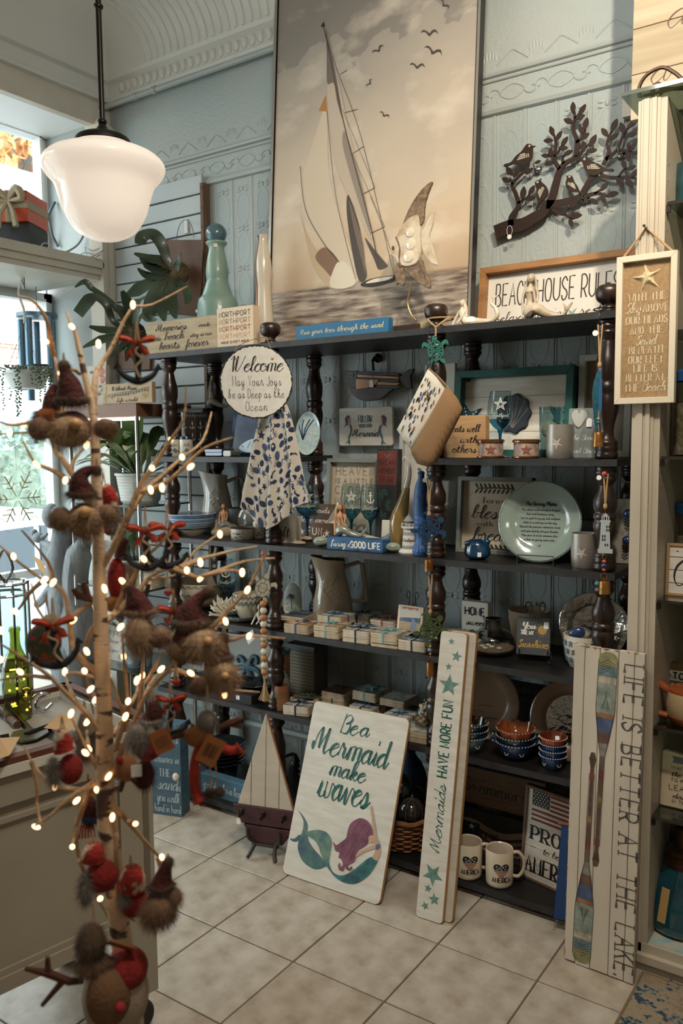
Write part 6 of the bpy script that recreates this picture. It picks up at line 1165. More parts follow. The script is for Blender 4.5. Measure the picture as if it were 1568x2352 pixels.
# --- level 6 (bottom)
P=at_z(500,1838,L6);a,b_=fit(.035,455,1825,575,1860);h=.085
board('day_sign','blue block sign for a day behind the wooden sailboat','sign',((a.x+b_.x)/2,.03,L6),.24,h,.04,mat('dusty_blue_paint','4a6c80',.6,n=(10,'3c5c70'),st=(1,1,5)),[('good day for a boat',0,h*.32,h*.42,'script','c',.21,.006)],mat('pale_blue_ink','a9b7b8'))
P=at_y(510,1785,.18);o=thing('glass_dishes','stack of dark ribbed glass dishes on the bottom shelf','dishes',(P.x,.18,L6));
for k in range(5):
 m=MB();N_=56;prf=[(.3,0),(.8,.12),(1,.3),(.97,.31),(.75,.16),(.01,.06)];V=[(.105*q*(1+.02*cos(28*2*PI*i/N_))*cos(2*PI*i/N_),.105*q*sin(2*PI*i/N_),.105*z*.9)for q,z in prf for i in range(N_)];m.add(V,[(j*N_+i,j*N_+(i+1)%N_,(j+1)*N_+(i+1)%N_,(j+1)*N_+i)for j in range(5)for i in range(N_)]);d=put('dish',m,mat('dark_ribbed_glass','2c3334',.06,coat=1),o,True);d.location=(0,0,.065+.016*k)
m=MB();m.lathe([(.06,0),(.07,.065),(0,.066)],20);put('pedestal',m,mat('dark_ribbed_glass','2c3334'),o,True)
P=at_y(676,1800,.15);o=thing('iron_seahorse','dark cast iron seahorse on the bottom shelf between the sailboat and the mermaid board','figurine',(P.x,.15,L6),face(P));q=cr([(.012,0,.02),(.028,0,.012),(.034,0,.035),(.016,0,.06),(-.002,0,.10),(-.006,0,.145),(.004,0,.18),(-.004,0,.205),(-.03,0,.20),(-.05,0,.192)],4);m=MB();n=len(q);m.tube(q,[(.006+.016*sin(PI*min(1,i/(n*.8))))*(1+.16*(i%2))for i in range(n)],8);[m.ell((.012,0,.07+.022*k),.012,.004,.008,6,4)for k in range(6)];put('body',m,mat('cast_iron','1b1b1b',.4,.5),o,True)
m=MB();m.lathe([(.04,0),(.042,.006),(.02,.012),(0,.012)],18);put('base',m,mat('cast_iron','1b1b1b'),o,40)
a,b_=fit(.17,1030,1880,1205,1900);w_=.30;P=at_y(1120,1880,.20)
board('god_bless_sign','dark patriotic sign God Bless America below the Swimmers sign','sign',(P.x,.19,L6),.30,.15,.02,mat('dark_walnut','2b2420',.6),[('God',-.10,.06,.04,'script','c',.07,.006)],mat('gold_ink','b08d4f'),0,-.12)
o=bpy.data.objects['god_bless_sign'];m=MB();m.sheet(lambda a_,b2:(-.13+.26*a_,-.0012,.02+.085*b2+.012*sin(7*a_)),16,1);put('waving_flag',m,mat('aged_flag','8f7a63',.6),o);m=MB();[m.sheet(lambda a_,b2,k=k:(-.03+.16*a_,-.002,.03+.022*k+.010*b2+.012*sin(7*(.385+.615*a_))),10,1)for k in range(3)];put('flag_stripe',m,mat('aged_red','4f2a22'),o);m=MB();m.sheet(lambda a_,b2:(-.13+.10*a_,-.0022,.03+.075*b2),2,1);put('flag_canton',m,mat('flag_navy','22252f'),o);m=MB();m.poly(star(-.06,.09,.012,.005),-.003);m.poly(star(-.11,.04,.009,.004),-.003);put('flag_stars',m,mat('cream_dots','cfc8b8'),o)
lines(o,[('BLESS',.0,.05,.032,'serif','c',.08,.005),('AMERICA',.07,.022,.026,'serif','c',.10,.004)],INK,y=-.003)
board('swimmers_sign','brown wood sign reading Swimmers on the bottom shelf','sign',(P.x+.01,.235,L6+.155),.36,.13,.02,mat('swimmers_wood','6a5443',.6,n=(6,'7d6550'),st=(1,1,8)),[('Swimmers',.0,.045,.05,'serif','c',.23,.006)],mat('dark_grey_ink','2f2f30'),-.0,-.05)
MUGC=mat('mug_cream','cdbda5',.2,coat=.6);RED=mat('flag_red','7d2f28',.6);FNAVY=mat('flag_navy','22252f',.6)
for(u,vb,vt,lab,da)in((1075,2024,1927,'cream mug with a flag heart and America on the left of the pair',.35),(1146,2043,1944,'cream mug with a flag heart and America on the right of the pair',.35)):
 P,r=rnd(u,vb,L6,63,.95);h=at_y(u,vt,P.y).z-L6-.004;o=thing('mug',lab,'mug',(P.x,P.y,L6),face(P)+.15,'America mugs')
 put('body',MB().lathe([(r*.86,0),(r*.97,.004),(r,.012),(r,h-.002),(r*.97,h),(r*.90,h-.003),(r*.88,.01),(0,.008)],36),MUGC,o,45)
 hd=MB();hd.tube(cr([(r*.92,0,h*.86),(r*1.35,0,h*.88),(r*1.72,0,h*.70),(r*1.75,0,h*.42),(r*1.4,0,h*.2),(r*.92,0,h*.22)],4),.0058,10);put('handle',hd,MUGC,o,True)
 s=r*.62;zc=h*.56;zmin=zc-s*.12;m=MB();m2=MB();HZ=lambda t:zc+s*.056*(13*cos(t)-5*cos(2*t)-2*cos(3*t)-cos(4*t));cols=[]
 for i in range(25):xn=-1+i/12;t=math.asin(max(-1,min(1,math.copysign(abs(xn)**(1/3),xn))));za,zb_=HZ(t),HZ(PI-t);cols.append((xn*s*.95,max(za,zb_),min(za,zb_)))
 for(xa,ta,ba),(xb,tb,bb)in zip(cols,cols[1:]):
  m.add([(xa,0,max(ba,zmin)),(xb,0,max(bb,zmin)),(xb,0,max(tb,zmin)),(xa,0,max(ta,zmin))],[(0,1,2,3)])
 for k in range(4):z1=zmin-.002-k*.0052;hw=max(.002,s*.88*(1-(zmin-z1)/(s*.98)));band(m2,-hw,hw,z1-.0028,z1)
 ontop(o,m,r+.0004,FNAVY,'heart_print');ontop(o,m2,r+.0005,RED,'stripe_print');m=MB();[m.poly(star(x*s,zc+z*s,s*.13,s*.055),0)for x,z in((-.55,.35),(-.2,.2),(.2,.3),(.55,.4),(0,.02),(.45,.08),(-.45,.05))];ontop(o,m,r+.0009,mat('cream_dots','cfc8b8'),'star_print')
 m=MB();text(m,'AMERICA',0,h*.20,h*.135,'sans','c',r*1.35,.0032,0);ontop(o,m,r+.0005,INK,'lettering')
PL=at_z(1193,2020,L6);w_,h=.24,.30
o=thing('proud_american_sign','white framed flag sign Proud to be an American on the bottom shelf','sign',(PL.x+.115,PL.y+.0,L6),-.22,None,-.10);put('panel',MB().box(-w_/2+.003,w_/2-.003,.0,.014,.006,h-.003),WHITEW,o)
for k,bx in enumerate(((-w_/2-.006,-w_/2+.003,0,h+.006),(w_/2-.003,w_/2+.006,0,h+.006),(-w_/2,w_/2,h-.003,h+.006),(-w_/2,w_/2,-.0,.006))):put('frame_rail',MB().box(bx[0],bx[1],-.006,.02,bx[2],bx[3]),mat('weathered_rail','5d4a3a',.7,n=(9,'755f4b')),o)
m=MB();[m.ribbon([(-w_/2,z),(w_/2,z)],.0012,-.0004)for z in(.055,.11,.165,.225)];put('plank_lines',m,INKG,o)
m=MB();m.poly([(-.10,.245),(-.035,.245),(-.035,.295),(-.10,.295)],-.0008);put('flag_canton',m,FNAVY,o);m=MB();[m.poly(star(-.094+.0115*i+.0055*(j%2),.250+.0082*j,.0035,.0015),-.0014)for i in range(6)for j in range(6)if-.094+.0115*i+.0055*(j%2)<-.037];put('flag_stars',m,mat('cream_dots','cfc8b8'),o)
m=MB();[m.ribbon([(-.033 if z>.24 else-.10,z),(.105,z)],.0075,-.0008)for z in(.29,.275,.26,.246,.231,.215,.2)];put('flag_stripe',m,RED,o)
lines(o,[('PROUD',0,.135,.042,'serif','c',.19,.010),('AMERICAN',0,.028,.05,'serif','c',.22,.010),('to be an',0,.098,.022,'script','c',.10,.003),('-',-.085,.10,.02,'sans','c',.02,.002),('-',.085,.10,.02,'sans','c',.02,.002)],INK)
P=at_y(925,1950,.10);o=thing('wicker_basket','round wicker basket of dark glass floats on the bottom shelf','basket',(P.x-.015,.14,L6));WK=mat('wicker','8a5a30',.7,n=(40,'6b4222'));R0,R1,H0=.10,.135,.12;m=MB();nst=26
for i in range(nst):a_=2*PI*i/nst;m.tube([(R0*cos(a_),R0*sin(a_),0),(R1*cos(a_),R1*sin(a_),H0)],.003,5)
put('stakes',m,WK,o,True);m=MB()
for k in range(11):
 z=.008+k*.0105;rr=R0+(R1-R0)*z/H0;m.tube([((rr+.004*cos(nst/2*2*PI*i/78+PI*k))*cos(2*PI*i/78),(rr+.004*cos(nst/2*2*PI*i/78+PI*k))*sin(2*PI*i/78),z)for i in range(78)],.005,5,True)
put('weave',m,WK,o,True);m=MB();m.tube([(R1*cos(2*PI*i/40),R1*sin(2*PI*i/40),H0+.004*sin(9*2*PI*i/40))for i in range(40)],.009,7,True);m.lathe([(0,.004),(R0,.004)],20);put('rim',m,WK,o,True);m=MB();m.tube(cr([(R1,0,H0),(R1*1.12,0,H0+.03),(R1*1.05,.0,H0+.055),(R1*.96,0,H0+.02)],4),.007,7);put('handle',m,WK,o,True)
for k,(x,y_,z,r,c,lab)in enumerate(((-.04,-.05,.13,.05,'2d3533','dark green glass float in the wicker basket, front left'),(.05,-.04,.135,.045,'2f2a26','smoky brown glass float in the wicker basket, front right'),(.0,.05,.14,.05,'2a3338','dark glass float at the back of the wicker basket'),(-.01,-.01,.20,.045,'34413f','grey green glass float on top of the others in the wicker basket'))):
 ob=thing('glass_float',lab,'float',(P.x-.015+x,.14+y_,L6+z),0,'glass floats in the basket');put('ball',MB().ell((0,0,0),r,None,None,18,12),mat('float_'+c,c,.08,coat=1),ob,True);nt=MB();[nt.tube([(r*1.02*cos(t)*cos(b2),r*1.02*cos(t)*sin(b2),r*1.02*sin(t))for t in[2*PI*i/16 for i in range(16)]],.0015,4,True)for b2 in(0,.8,1.6,2.4)];put('net',nt,mat('float_net','4d4536',.9),ob)
o=thing('blue_pennant','blue tasselled gift bag standing at the back of the bottom shelf','bag',(at_y(935,1790,.25).x,.27,L6));m=MB();m.lathe(cr([(.06,0),(.07,.05),(.06,.2),(.02,.27),(.04,.30)],3),14);put('bag',m,mat('navy_cloth','1d3450',.8,bump=.4,bs=40),o,True)
# --- hung on the posts
P=at_y(588,877,-.085);s=dep(P)/FPX;R=84*s
o=thing('welcome_sign','round white slate sign reading Welcome may your joys be as deep as the ocean','sign',P,face(P)*.85)
rag=[(R*(1+U(-.012,.010))*cos(2*PI*i/120),R*(1+U(-.012,.010))*sin(2*PI*i/120))for i in range(120)]
put('slate',MB().prism(rag,.0,.009,.0),mat('slate_edge','23201e',.8),o)
fr_=[(R*(.975+U(-.028,.004))*cos(2*PI*i/160+.01),R*(.975+U(-.028,.004))*sin(2*PI*i/160+.01))for i in range(160)]
put('painted_face',MB().poly(fr_,-.0005),mat('chalk_white','d9d5cc',.7,n=(30,'cfcac0')),o)
k_=R/84;mb=MB();text(mb,'Welcome',0,24*k_,34*k_,'script','c',122*k_,.006,-.0012);put('lettering',mb,INK,o)
lines(o,[('May Your Joys',2*k_,-9*k_,23*k_,'hand','c',112*k_,.0017),('be as Deep as the',0,-37*k_,21*k_,'hand','c',128*k_,.0017),('Ocean',0,-66*k_,21*k_,'hand','c',50*k_,.0017)],mat('pen_ink','46423e'),y=-.0012)
m=MB();[m.ell((x*k_,-.001,52*k_),.005,.003,.005,8,6)for x in(-44,38)];put('twine_knots',m,TWINE,o)
m=MB();m.tube(cr([(-48*k_,.004,66*k_),(-40*k_,.004,82*k_),(0,.02,100*k_),(12*k_,.05,104*k_)],4),.0014,5);m.tube(cr([(36*k_,.004,72*k_),(30*k_,.004,88*k_),(24*k_,.02,102*k_),(14*k_,.05,104*k_)],4),.0014,5);m.tube([(12*k_+.03*cos(a_),.08+.03*sin(a_),104*k_)for a_ in[2*PI*i/16 for i in range(16)]],.0014,5,True);put('hanging_twine',m,TWINE,o,True)
CLOTH=mat('towel_cotton','c3b9a9',.9,bump=.12,bs=260,n=(4,'b8aea0'))
YT=-.012
def tw(a,b):
 pl=(640,660);top=at_y(612+50*a,928,YT);bot=at_y(566+148*a,1150+66*sin(PI*(.15+a*.9))**2+6*sin(9*a),YT)
 t=b;x=top.x+(bot.x-top.x)*(t**.8);z=top.z+(bot.z-top.z)*t
 y=YT-.012-.016*sin(a*15+1.2)*(.35+.65*t)-.010*sin(a*31+t*2)*t
 return(x,y,z)
o=solo('crab_towel',MB().sheet(tw,64,24),CLOTH,'white kitchen towel printed with blue crabs and shells hanging from the second post','towel',smooth=180)
BLP=[mat('towel_blue_%d'%i,c,.9)for i,c in enumerate(('24304f','374866','1d2742'))]
def motif(kind,r,a_):
 c_,s_=cos(a_),sin(a_)
 if kind==0:P_=[[(r*cos(t),r*.68*sin(t))for t in[2*PI*i/10 for i in range(10)]]]
 elif kind==1:
  P_=[[(r*.62*cos(t),r*.42*sin(t))for t in[2*PI*i/10 for i in range(10)]]]
  for sg in(-1,1):
   for k in range(4):P_.append([(sg*r*.5,r*(.2-.16*k)),(sg*r*(1.0-.06*k),r*(.35-.28*k)),(sg*r*(1.02-.06*k),r*(.28-.28*k)),(sg*r*.5,r*(.12-.16*k))])
   P_.append([(sg*r*.5,r*.3),(sg*r*.75,r*.62),(sg*r*.6,r*.95),(sg*r*.48,r*.85),(sg*r*.55,r*.6),(sg*r*.36,r*.38)])
 elif kind==2:P_=[[(r*(1 if i%2==0 else.42)*cos(PI*i/5),r*(1 if i%2==0 else.42)*sin(PI*i/5))for i in range(10)]]
 elif kind==3:P_=[[(-r,0),(-r*.3,r*.5),(r*.4,r*.25),(r*.9,r*.5),(r*.75,0),(r*.9,-r*.5),(r*.4,-r*.25),(-r*.3,-r*.5)]]
 else:P_=[[(0,r),(r*.45,r*.6),(r*.25,r*.1),(r*.4,-r*.4),(0,-r),(-r*.35,-r*.7),(0,-r*.5),(-.02*r,0),(-.15*r,r*.4),(-r*.4,r*.7)]]
 return[[(x*c_-y*s_,x*s_+y*c_)for x,y in q]for q in P_]
mbs=[MB(),MB(),MB()];cells=[]
for j in range(13):
 n=5+j//2
 for i in range(n):
  a=(i+.5+(.25 if j%2 else-.15)+U(-.12,.12))/n;b=(j+.5+U(-.2,.2))/13
  if not.03<a<.97:continue
  big=(j*5+i*3)%7==0;kind=1 if big else RND.choice((0,0,2,3,4));r=.020 if big else U(.010,.0145)
  W_=(Vector(tw(.97,b))-Vector(tw(.03,b))).length;H_=.33
  for q in motif(kind,r,U(-.6,.6)if big else U(0,6)):
   V=[tw(min(.999,max(.001,a+x/W_*.8)),min(.999,max(.001,b-y/H_)))for x,y in q];mb=mbs[RND.randrange(3)];mb.add([(x,y-.0012,z)for x,y,z in V],[tuple(range(len(V)))])
for i in range(3):put('blue_print',mbs[i],BLP[i],o,kind='stuff')
def turtle(name,mb_out,s,rot,tint,par,y=0,wood=False):
 """flat turtle of height about 2s centred on the part's origin: pierced shell, head, four flippers"""
 m=MB();c_,s_=cos(rot),sin(rot);T=lambda pts:[(s*(x*c_-z*s_),s*(x*s_+z*c_))for x,z in pts];th=.0018
 rings=[(.62,.78)]
 for k in range(24):
  a0,a1=2*PI*k/24,2*PI*(k+1)/24;m.prism(T([(.62*cos(a0),.78*sin(a0)),(.62*cos(a1),.78*sin(a1)),(.5*cos(a1),.66*sin(a1)),(.5*cos(a0),.66*sin(a0))]),y,y+th)
 rib=[[(0,-.7),(0,-.35)],[(0,.7),(0,.35)],[(-.22,.35),(.22,.35)],[(-.22,-.35),(.22,-.35)],[(-.22,.35),(-.33,0),(-.22,-.35)],[(.22,.35),(.33,0),(.22,-.35)],[(-.33,0),(-.58,0)],[(.33,0),(.58,0)],[(-.22,.35),(-.42,.55)],[(.22,.35),(.42,.55)],[(-.22,-.35),(-.42,-.55)],[(.22,-.35),(.42,-.55)],[(-.33,0),(.33,0)],[(-.12,.2),(-.12,-.2)],[(.12,.2),(.12,-.2)],[(-.45,.28),(-.28,.18)],[(.45,.28),(.28,.18)],[(-.45,-.28),(-.28,-.18)],[(.45,-.28),(.28,-.18)]]
 for r_ in rib:
  for q0,q1 in zip(r_,r_[1:]):
   d=Vector((q1[0]-q0[0],q1[1]-q0[1])).normalized()*.065;m.prism(T([(q0[0]-d.y,q0[1]+d.x),(q1[0]-d.y,q1[1]+d.x),(q1[0]+d.y,q1[1]-d.x),(q0[0]+d.y,q0[1]-d.x)]),y,y+th)
 put('pierced_shell',m,tint,par)
 if wood:put('shell_face',MB().prism(T([(.58*cos(2*PI*k/24),.74*sin(2*PI*k/24))for k in range(24)]),y+.0002,y+.004),tint,par)
 m=MB();m.prism(T(cr([(-.12,.70),(-.2,.95),(-.1,1.14),(.1,1.14),(.2,.95),(.12,.70)],3,True)),y,y+th);put('head',m,tint,par)
 for q in([(.45,.5),(.8,.75),(1.02,.55),(1.0,.25),(.85,.45),(.56,.28)],[(-.45,.5),(-.8,.75),(-1.02,.55),(-1.0,.25),(-.85,.45),(-.56,.28)],[(.35,-.6),(.62,-.75),(.66,-1.02),(.45,-1.0),(.22,-.72)],[(-.35,-.6),(-.62,-.75),(-.66,-1.02),(-.45,-1.0),(-.22,-.72)]):m=MB();m.prism(T(cr(q,3,True)),y,y+th);put('flipper',m,tint,par)
BELL=mat('brass_bell','a5753f',.35,.85,n=(30,'7d5228'),bump=.15,bs=120)
def bell(par,x,z,r,h,y=0):
 m=MB();m.lathe([(0,h),(r*.9,h),(r*.97,h*.93),(r,h*.4),(r*1.04,0),(r*.94,0),(r*.9,h*.8),(0,h*.9)],20,(x,y,z));put('bell',m,BELL,par,40);m=MB();m.tube([(x+.006*cos(t),y,z+h+.006+.007*sin(t))for t in[2*PI*i/12 for i in range(12)]],.0011,5,True);put('bell_ring',m,BELL,par,True);m=MB();m.tube([(x,y,z+h*.3),(x,y,z-.012)],.0018,5);put('clapper',m,mat('dark_wire','2a221c'),par)
def bead(par,x,z,r,c,y=0):put('bead',MB().ell((x,y,z),r,None,None,12,8),mat('bead_'+c,c,.2,coat=.6),par,True)
def cord(par,pts,r=.0015,m_=None):m=MB();m.tube(pts,r,5);put('cord',m,m_ or TWINE,par,True)
def knotcord(par,z0,z1,y=.0,w_=.006):
 cord(par,[(-w_,y,z0),(-w_*.5,y,(z0*.6+z1*.4)),(0,y,z1)],.0022);cord(par,[(w_,y,z0),(w_*.5,y,(z0*.6+z1*.4)),(0,y,z1)],.0022);put('knot',MB().ell((0,y,z1),.006,.006,.009,8,6),TWINE,par,True)
def hung(name,label,cat,u,v0,y):P=at_y(u,v0,y);return thing(name,label,cat,P,face(P)*.7),(lambda v:at_y(u,v,y).z-P.z),dep(P)/FPX
def pin(par,c,x=0,y=.0,z=0):put('push_pin',MB().ell((x,y-.004,z),.0075,.0075,.0075,12,8),mat('pin_'+c,c,.25,coat=.6),par,True);put('round_price_tag',MB().at(x-.014,y-.004,z-.011,0,PI/2).lathe([(0,-.0006),(.007,-.0006),(.007,.0006),(0,.0006)],12),TAGW,par)
o,Z,s=hung('turtle_chime','teal pierced metal turtle hung with jute on the third post finial','chime',1000,805,-.03)
turtle('t',None,30*s,.1,mat('teal_metal','2a6a5f',.4,.2),o);m=MB();m.tube(cr([(0,0,32*s),(.0,-.002,52*s),(-10*s,.0,62*s),(-22*s,.03,75*s)],4),.003,6);m.tube(cr([(0,-.002,52*s),(16*s,.0,64*s),(30*s,.03,76*s)],4),.003,6);m.tube([(.006+.04*cos(t),.072+.04*sin(t),78*s)for t in[2*PI*i/16 for i in range(16)]],.0028,6,True);put('jute_loop',m,TWINE,o,True);m=MB();m.tube([(-.024,.01,60*s),(-.024,.004,-10*s)],.0012,5);put('wire_hook',m,WIRE,o)
o,Z,s=hung('blue_turtle_chime','navy blue metal turtle chime with a brass bell pinned to the third post','chime',985,1095,-.02)
pin(o,'2c6e78');knotcord(o,0,Z(1180));o2=thing('x','x','x');bpy.data.objects.remove(o2);tz=Z(1215);holder=put('turtle_ring',MB().tube([(0,0,tz+38*s),(0,0,tz+30*s)],.0015,5),BELL,o)
def sub_turtle(o,z,s_,rot,m_):
 b0=set(o.children);turtle('t',None,s_,rot,m_,o)
 for c in o.children:
  if c not in b0:c.location=(0,0,z)
sub_turtle(o,tz,36*s,-.9,mat('navy_metal','22405f',.4,.2));[bead(o,0,Z(v),r,c)for v,r,c in((1259,.004,'b9792f'),(1266,.005,'2a7f9c'),(1273,.004,'b9792f'))];cord(o,[(0,0,Z(1250)),(0,0,Z(1282))],.001);bell(o,0,Z(1312),10.5*s,27*s)
o,Z,s=hung('green_turtle_chime','olive green metal turtle chime with a brass bell hanging lower on the third post','chime',988,1316,-.02)
bead(o,0,0,.006,'2a7f9c');knotcord(o,-.004,Z(1405));sub_turtle(o,Z(1445),36*s,-.7,mat('olive_metal','4a5a34',.45,.2));[bead(o,0,Z(v),r,c)for v,r,c in((1485,.004,'b9792f'),(1494,.0055,'2a6f9c'),(1502,.004,'b9792f'))];cord(o,[(0,0,Z(1480)),(0,0,Z(1510))],.001);bell(o,0,Z(1552),9.5*s,32*s)
o,Z,s=hung('wood_turtle_garland','wooden turtle with tan and white beads and a jute tassel on the second post','garland',603,1272,-.02)
put('push_pin',MB().ell((0,0,0),.008,None,None,12,8),mat('pin_pink','b0585a',.3),o,True);cord(o,[(-.002,0,0),(-.004,0,Z(1325))],.0016);cord(o,[(.003,0,0),(.0,0,Z(1325))],.0016);WT=mat('pale_wood_turtle','a7a08c',.6);b0=set(o.children);turtle('t',None,30*s,-.35,WT,o,0,True)
for c in o.children:
 if c not in b0:c.location=(-.002,0,Z(1350));
m=MB();[m.ribbon([(x0*30*s,z0*30*s),(x1*30*s,z1*30*s)],.0012,-.0004)for x0,z0,x1,z1 in((-.22,.35,.22,.35),(-.22,-.35,.22,-.35),(-.22,.35,-.33,0),(-.33,0,-.22,-.35),(.22,.35,.33,0),(.33,0,.22,-.35),(0,.35,0,.75),(0,-.35,0,-.75),(-.33,0,-.6,0),(.33,0,.6,0))];m.ribbon(circ(0,0,.6*30*s,20,.76*30*s),.0012,-.0004,True);b=put('shell_lines',m,INK,o);b.location=(-.002,0,Z(1350));b.rotation_euler=(0,.35,0)
WB=[mat('bead_tan_wood','b07a4c',.5,n=(6,'9a6638'),st=(1,1,5)),mat('bead_white_wood','c9bfae',.55)]
for k in range(11):bv=MB();bv.ell((0,0,0),8.2*s,None,None,16,11);q=put('wooden_bead',bv,WB[k%2],o,True);q.location=(0,-.004,Z(1386+15.6*k))
m=MB();m.ell((0,-.004,Z(1556)),.006,.006,.006,8,6);m.tube([(0,-.004,Z(1550)),(0,-.004,Z(1570))],.004,6)
put('tassel_knot',m,TWINE,o,True);m=MB()
for i in range(60):a_=U(0,2*PI);q=U(.2,1);m.tube([(.003*cos(a_),-.004+.003*sin(a_),Z(1566)),(.012*q*cos(a_),-.004+.010*q*sin(a_),Z(1590)),(.026*q*cos(a_),-.004+.016*q*sin(a_),Z(1607)+U(-.004,.004))],.0012,4)
put('tassel',m,TWINE,o,True,kind='stuff')
o,Z,s=hung('fish_chime','blue metal fish chime with a brass bell on the right post','chime',1378,745,-.02)
m=MB();m.tube(cr([(0,0,0),(-.002,0,.03),(.004,.03,.045)],4),.0014,5);m.tube([(.035*cos(t)+.01,.065+.035*sin(t),.05)for t in[2*PI*i/16 for i in range(16)]],.0018,5,True);put('wire_loop',m,WIRE,o);knotcord(o,0,Z(838));put('round_price_tag',MB().at(-.012,-.006,Z(765),0,PI/2).lathe([(0,-.0006),(.008,-.0006),(.008,.0006),(0,.0006)],12),TAGW,o)
f1=MB();zz=[Z(v)for v in(850,870,900,940,965,990)];f1.prism(cr([(0,zz[0]),(-10*s,zz[1]),(-15*s,zz[2]),(-13*s,zz[3]),(-7*s,zz[5]),(-1*s,zz[5]),(0,zz[3]),(4*s,zz[2])],3,True),0,.003,.001);put('fish_body',f1,mat('petrol_metal','1d4350',.35,.3,n=(60,'2c6070')),o);f2=MB();f2.at(0,-.004,0);f2.prism(cr([(2*s,zz[0]),(5*s,zz[1]),(7*s,zz[2]),(6*s,zz[3]-.005),(0,zz[3]),(-1*s,zz[2])],3,True),0,.002);put('fish_fin',f2,mat('bright_blue_metal','2a5f8c',.35,.3),o);bead(o,0,Z(962),.0055,'8b7350');bead(o,0,Z(970),.005,'2a5f7c');cord(o,[(0,0,Z(940)),(0,0,Z(985))],.001);bell(o,0,Z(1026),12*s,33*s)
o,Z,s=hung('lighthouse_chime','white metal lighthouse chime with beads and a bell pinned to the right post','chime',1391,1088,-.02)
pin(o,'b33d2f',-.004);knotcord(o,0,Z(1163));LHM=mat('white_metal','a9afb0',.5,.1);m=MB();x_=lambda u:(u-1391)*s
m.prism([(x_(1379),Z(1267)),(x_(1404),Z(1267)),(x_(1401),Z(1199)),(x_(1382),Z(1199))],0,.0018);m.prism([(x_(1376),Z(1271)),(x_(1409),Z(1271)),(x_(1409),Z(1261)),(x_(1376),Z(1261))],-.0004,.0014);m.prism([(x_(1380),Z(1200)),(x_(1403),Z(1200)),(x_(1403),Z(1195)),(x_(1380),Z(1195))],-.0004,.0014);m.prism([(x_(1384),Z(1187)),(x_(1400),Z(1187)),(x_(1392),Z(1178))],0,.0018);put('tower',m,LHM,o)
for u in(1384.5,1389,1394.5,1399):put('lantern_post',MB().prism([(x_(u-1.2),Z(1196)),(x_(u+1.2),Z(1196)),(x_(u+1.2),Z(1186)),(x_(u-1.2),Z(1186))],0,.0018),LHM,o)
m=MB();[m.poly([(x_(u),Z(v)),(x_(u+3),Z(v)),(x_(u+3),Z(v-6)),(x_(u),Z(v-6))],-.0004)for u0,v0 in((1394,1213),(1385,1235),(1391,1255))for u in(u0,u0+5)for v in(v0,v0+8)if not(v0==1255 and v>1256)];put('window_cutout',m,INK,o);m=MB();m.tube([(0,0,Z(1178)),(0,0,Z(1163))],.001,5);m.tube([(.005*cos(t),0,Z(1279)+.006*sin(t))for t in[k*.6 for k in range(11)]],.0009,4,True);put('wire',m,BELL,o)
[bead(o,0,Z(v),r,c)for v,r,c in((1290,.006,'b5451f'),(1300,.0085,'1d2d55'),(1309,.0055,'b5451f'))];m=MB();m.tube([(.009*cos(t),0,Z(1324)+.009*sin(t))for t in[k*.6 for k in range(11)]],.0013,4,True);put('wire_ring',m,BELL,o);bell(o,.002,Z(1364),13*s,30*s);put('push_pin',MB().ell((-.018,.004,Z(1343)),.0085,None,None,12,8),mat('pin_2c6e78','2c6e78'),o,True)
YP=-.075;P=at_y(985,846,YP);o=thing('fish_pouch','zip pouch of fish print cotton and brown jute hanging on the third post','pouch',P)
def pp_(u,v):q=at_y(u,v,YP);return(q.x-P.x,q.z-P.z)
WHT=[(985,846),(1000,858),(1028,886),(946,1036),(928,1012),(912,988),(925,965)];JUT=[(1028,886),(1050,915),(1061,938),(1050,962),(1000,1062),(985,1073),(960,1066),(948,1045),(946,1036)]
def puff(mb,pts,t):
 Q=[pp_(*p)for p in pts];n=len(Q);cx=sum(p[0]for p in Q)/n;cz=sum(p[1]for p in Q)/n;rings=[(1,0),(.97,.5),(.75,.85),(.4,1)];V=[];F=[]
 for sg in(-1,1):
  b0=len(V)
  for f_,d in rings:V+=[(cx+(x-cx)*f_,sg*t*d,cz+(z-cz)*f_)for x,z in Q]
  for k in range(3):
   for i in range(n):j=(i+1)%n;f4=(b0+k*n+i,b0+k*n+j,b0+(k+1)*n+j,b0+(k+1)*n+i);F.append(f4)
  F.append(tuple(range(b0+3*n,b0+4*n)))
 return mb.add(V,F)
JUTE=bpy.data.materials.new('woven_jute');JUTE.use_nodes=True;T_n=JUTE.node_tree;b_n=T_n.nodes['Principled BSDF'];b_n.inputs['Roughness'].default_value=.95
tc=T_n.nodes.new('ShaderNodeTexCoord');mpn=T_n.nodes.new('ShaderNodeMapping');mpn.inputs['Rotation'].default_value=(0,.5,0);T_n.links.new(tc.outputs['Object'],mpn.inputs[0]);ck=T_n.nodes.new('ShaderNodeTexChecker');ck.inputs['Scale'].default_value=300;ck.inputs['Color1'].default_value=lin('94714c');ck.inputs['Color2'].default_value=lin('6f5338');T_n.links.new(mpn.outputs[0],ck.inputs['Vector']);T_n.links.new(ck.outputs[0],b_n.inputs['Base Color']);bpn=T_n.nodes.new('ShaderNodeBump');bpn.inputs['Strength'].default_value=.7;bpn.inputs['Distance'].default_value=.002;T_n.links.new(ck.outputs[1],bpn.inputs['Height']);T_n.links.new(bpn.outputs[0],b_n.inputs['Normal'])
put('cotton_panel',puff(MB(),WHT,.014),mat('white_cotton','c9c0b2',.9,bump=.15,bs=300),o,60);put('jute_panel',puff(MB(),JUT,.024),JUTE,o,60)
m=MB();m.tube([(*pp_(985,846)[:1],-.004,pp_(985,846)[1]),(pp_(1006,862)[0],-.008,pp_(1006,862)[1]),(pp_(1030,886)[0],-.014,pp_(1030,886)[1])],.003,6);put('zip',m,mat('brass_wire','8d744f'),o)
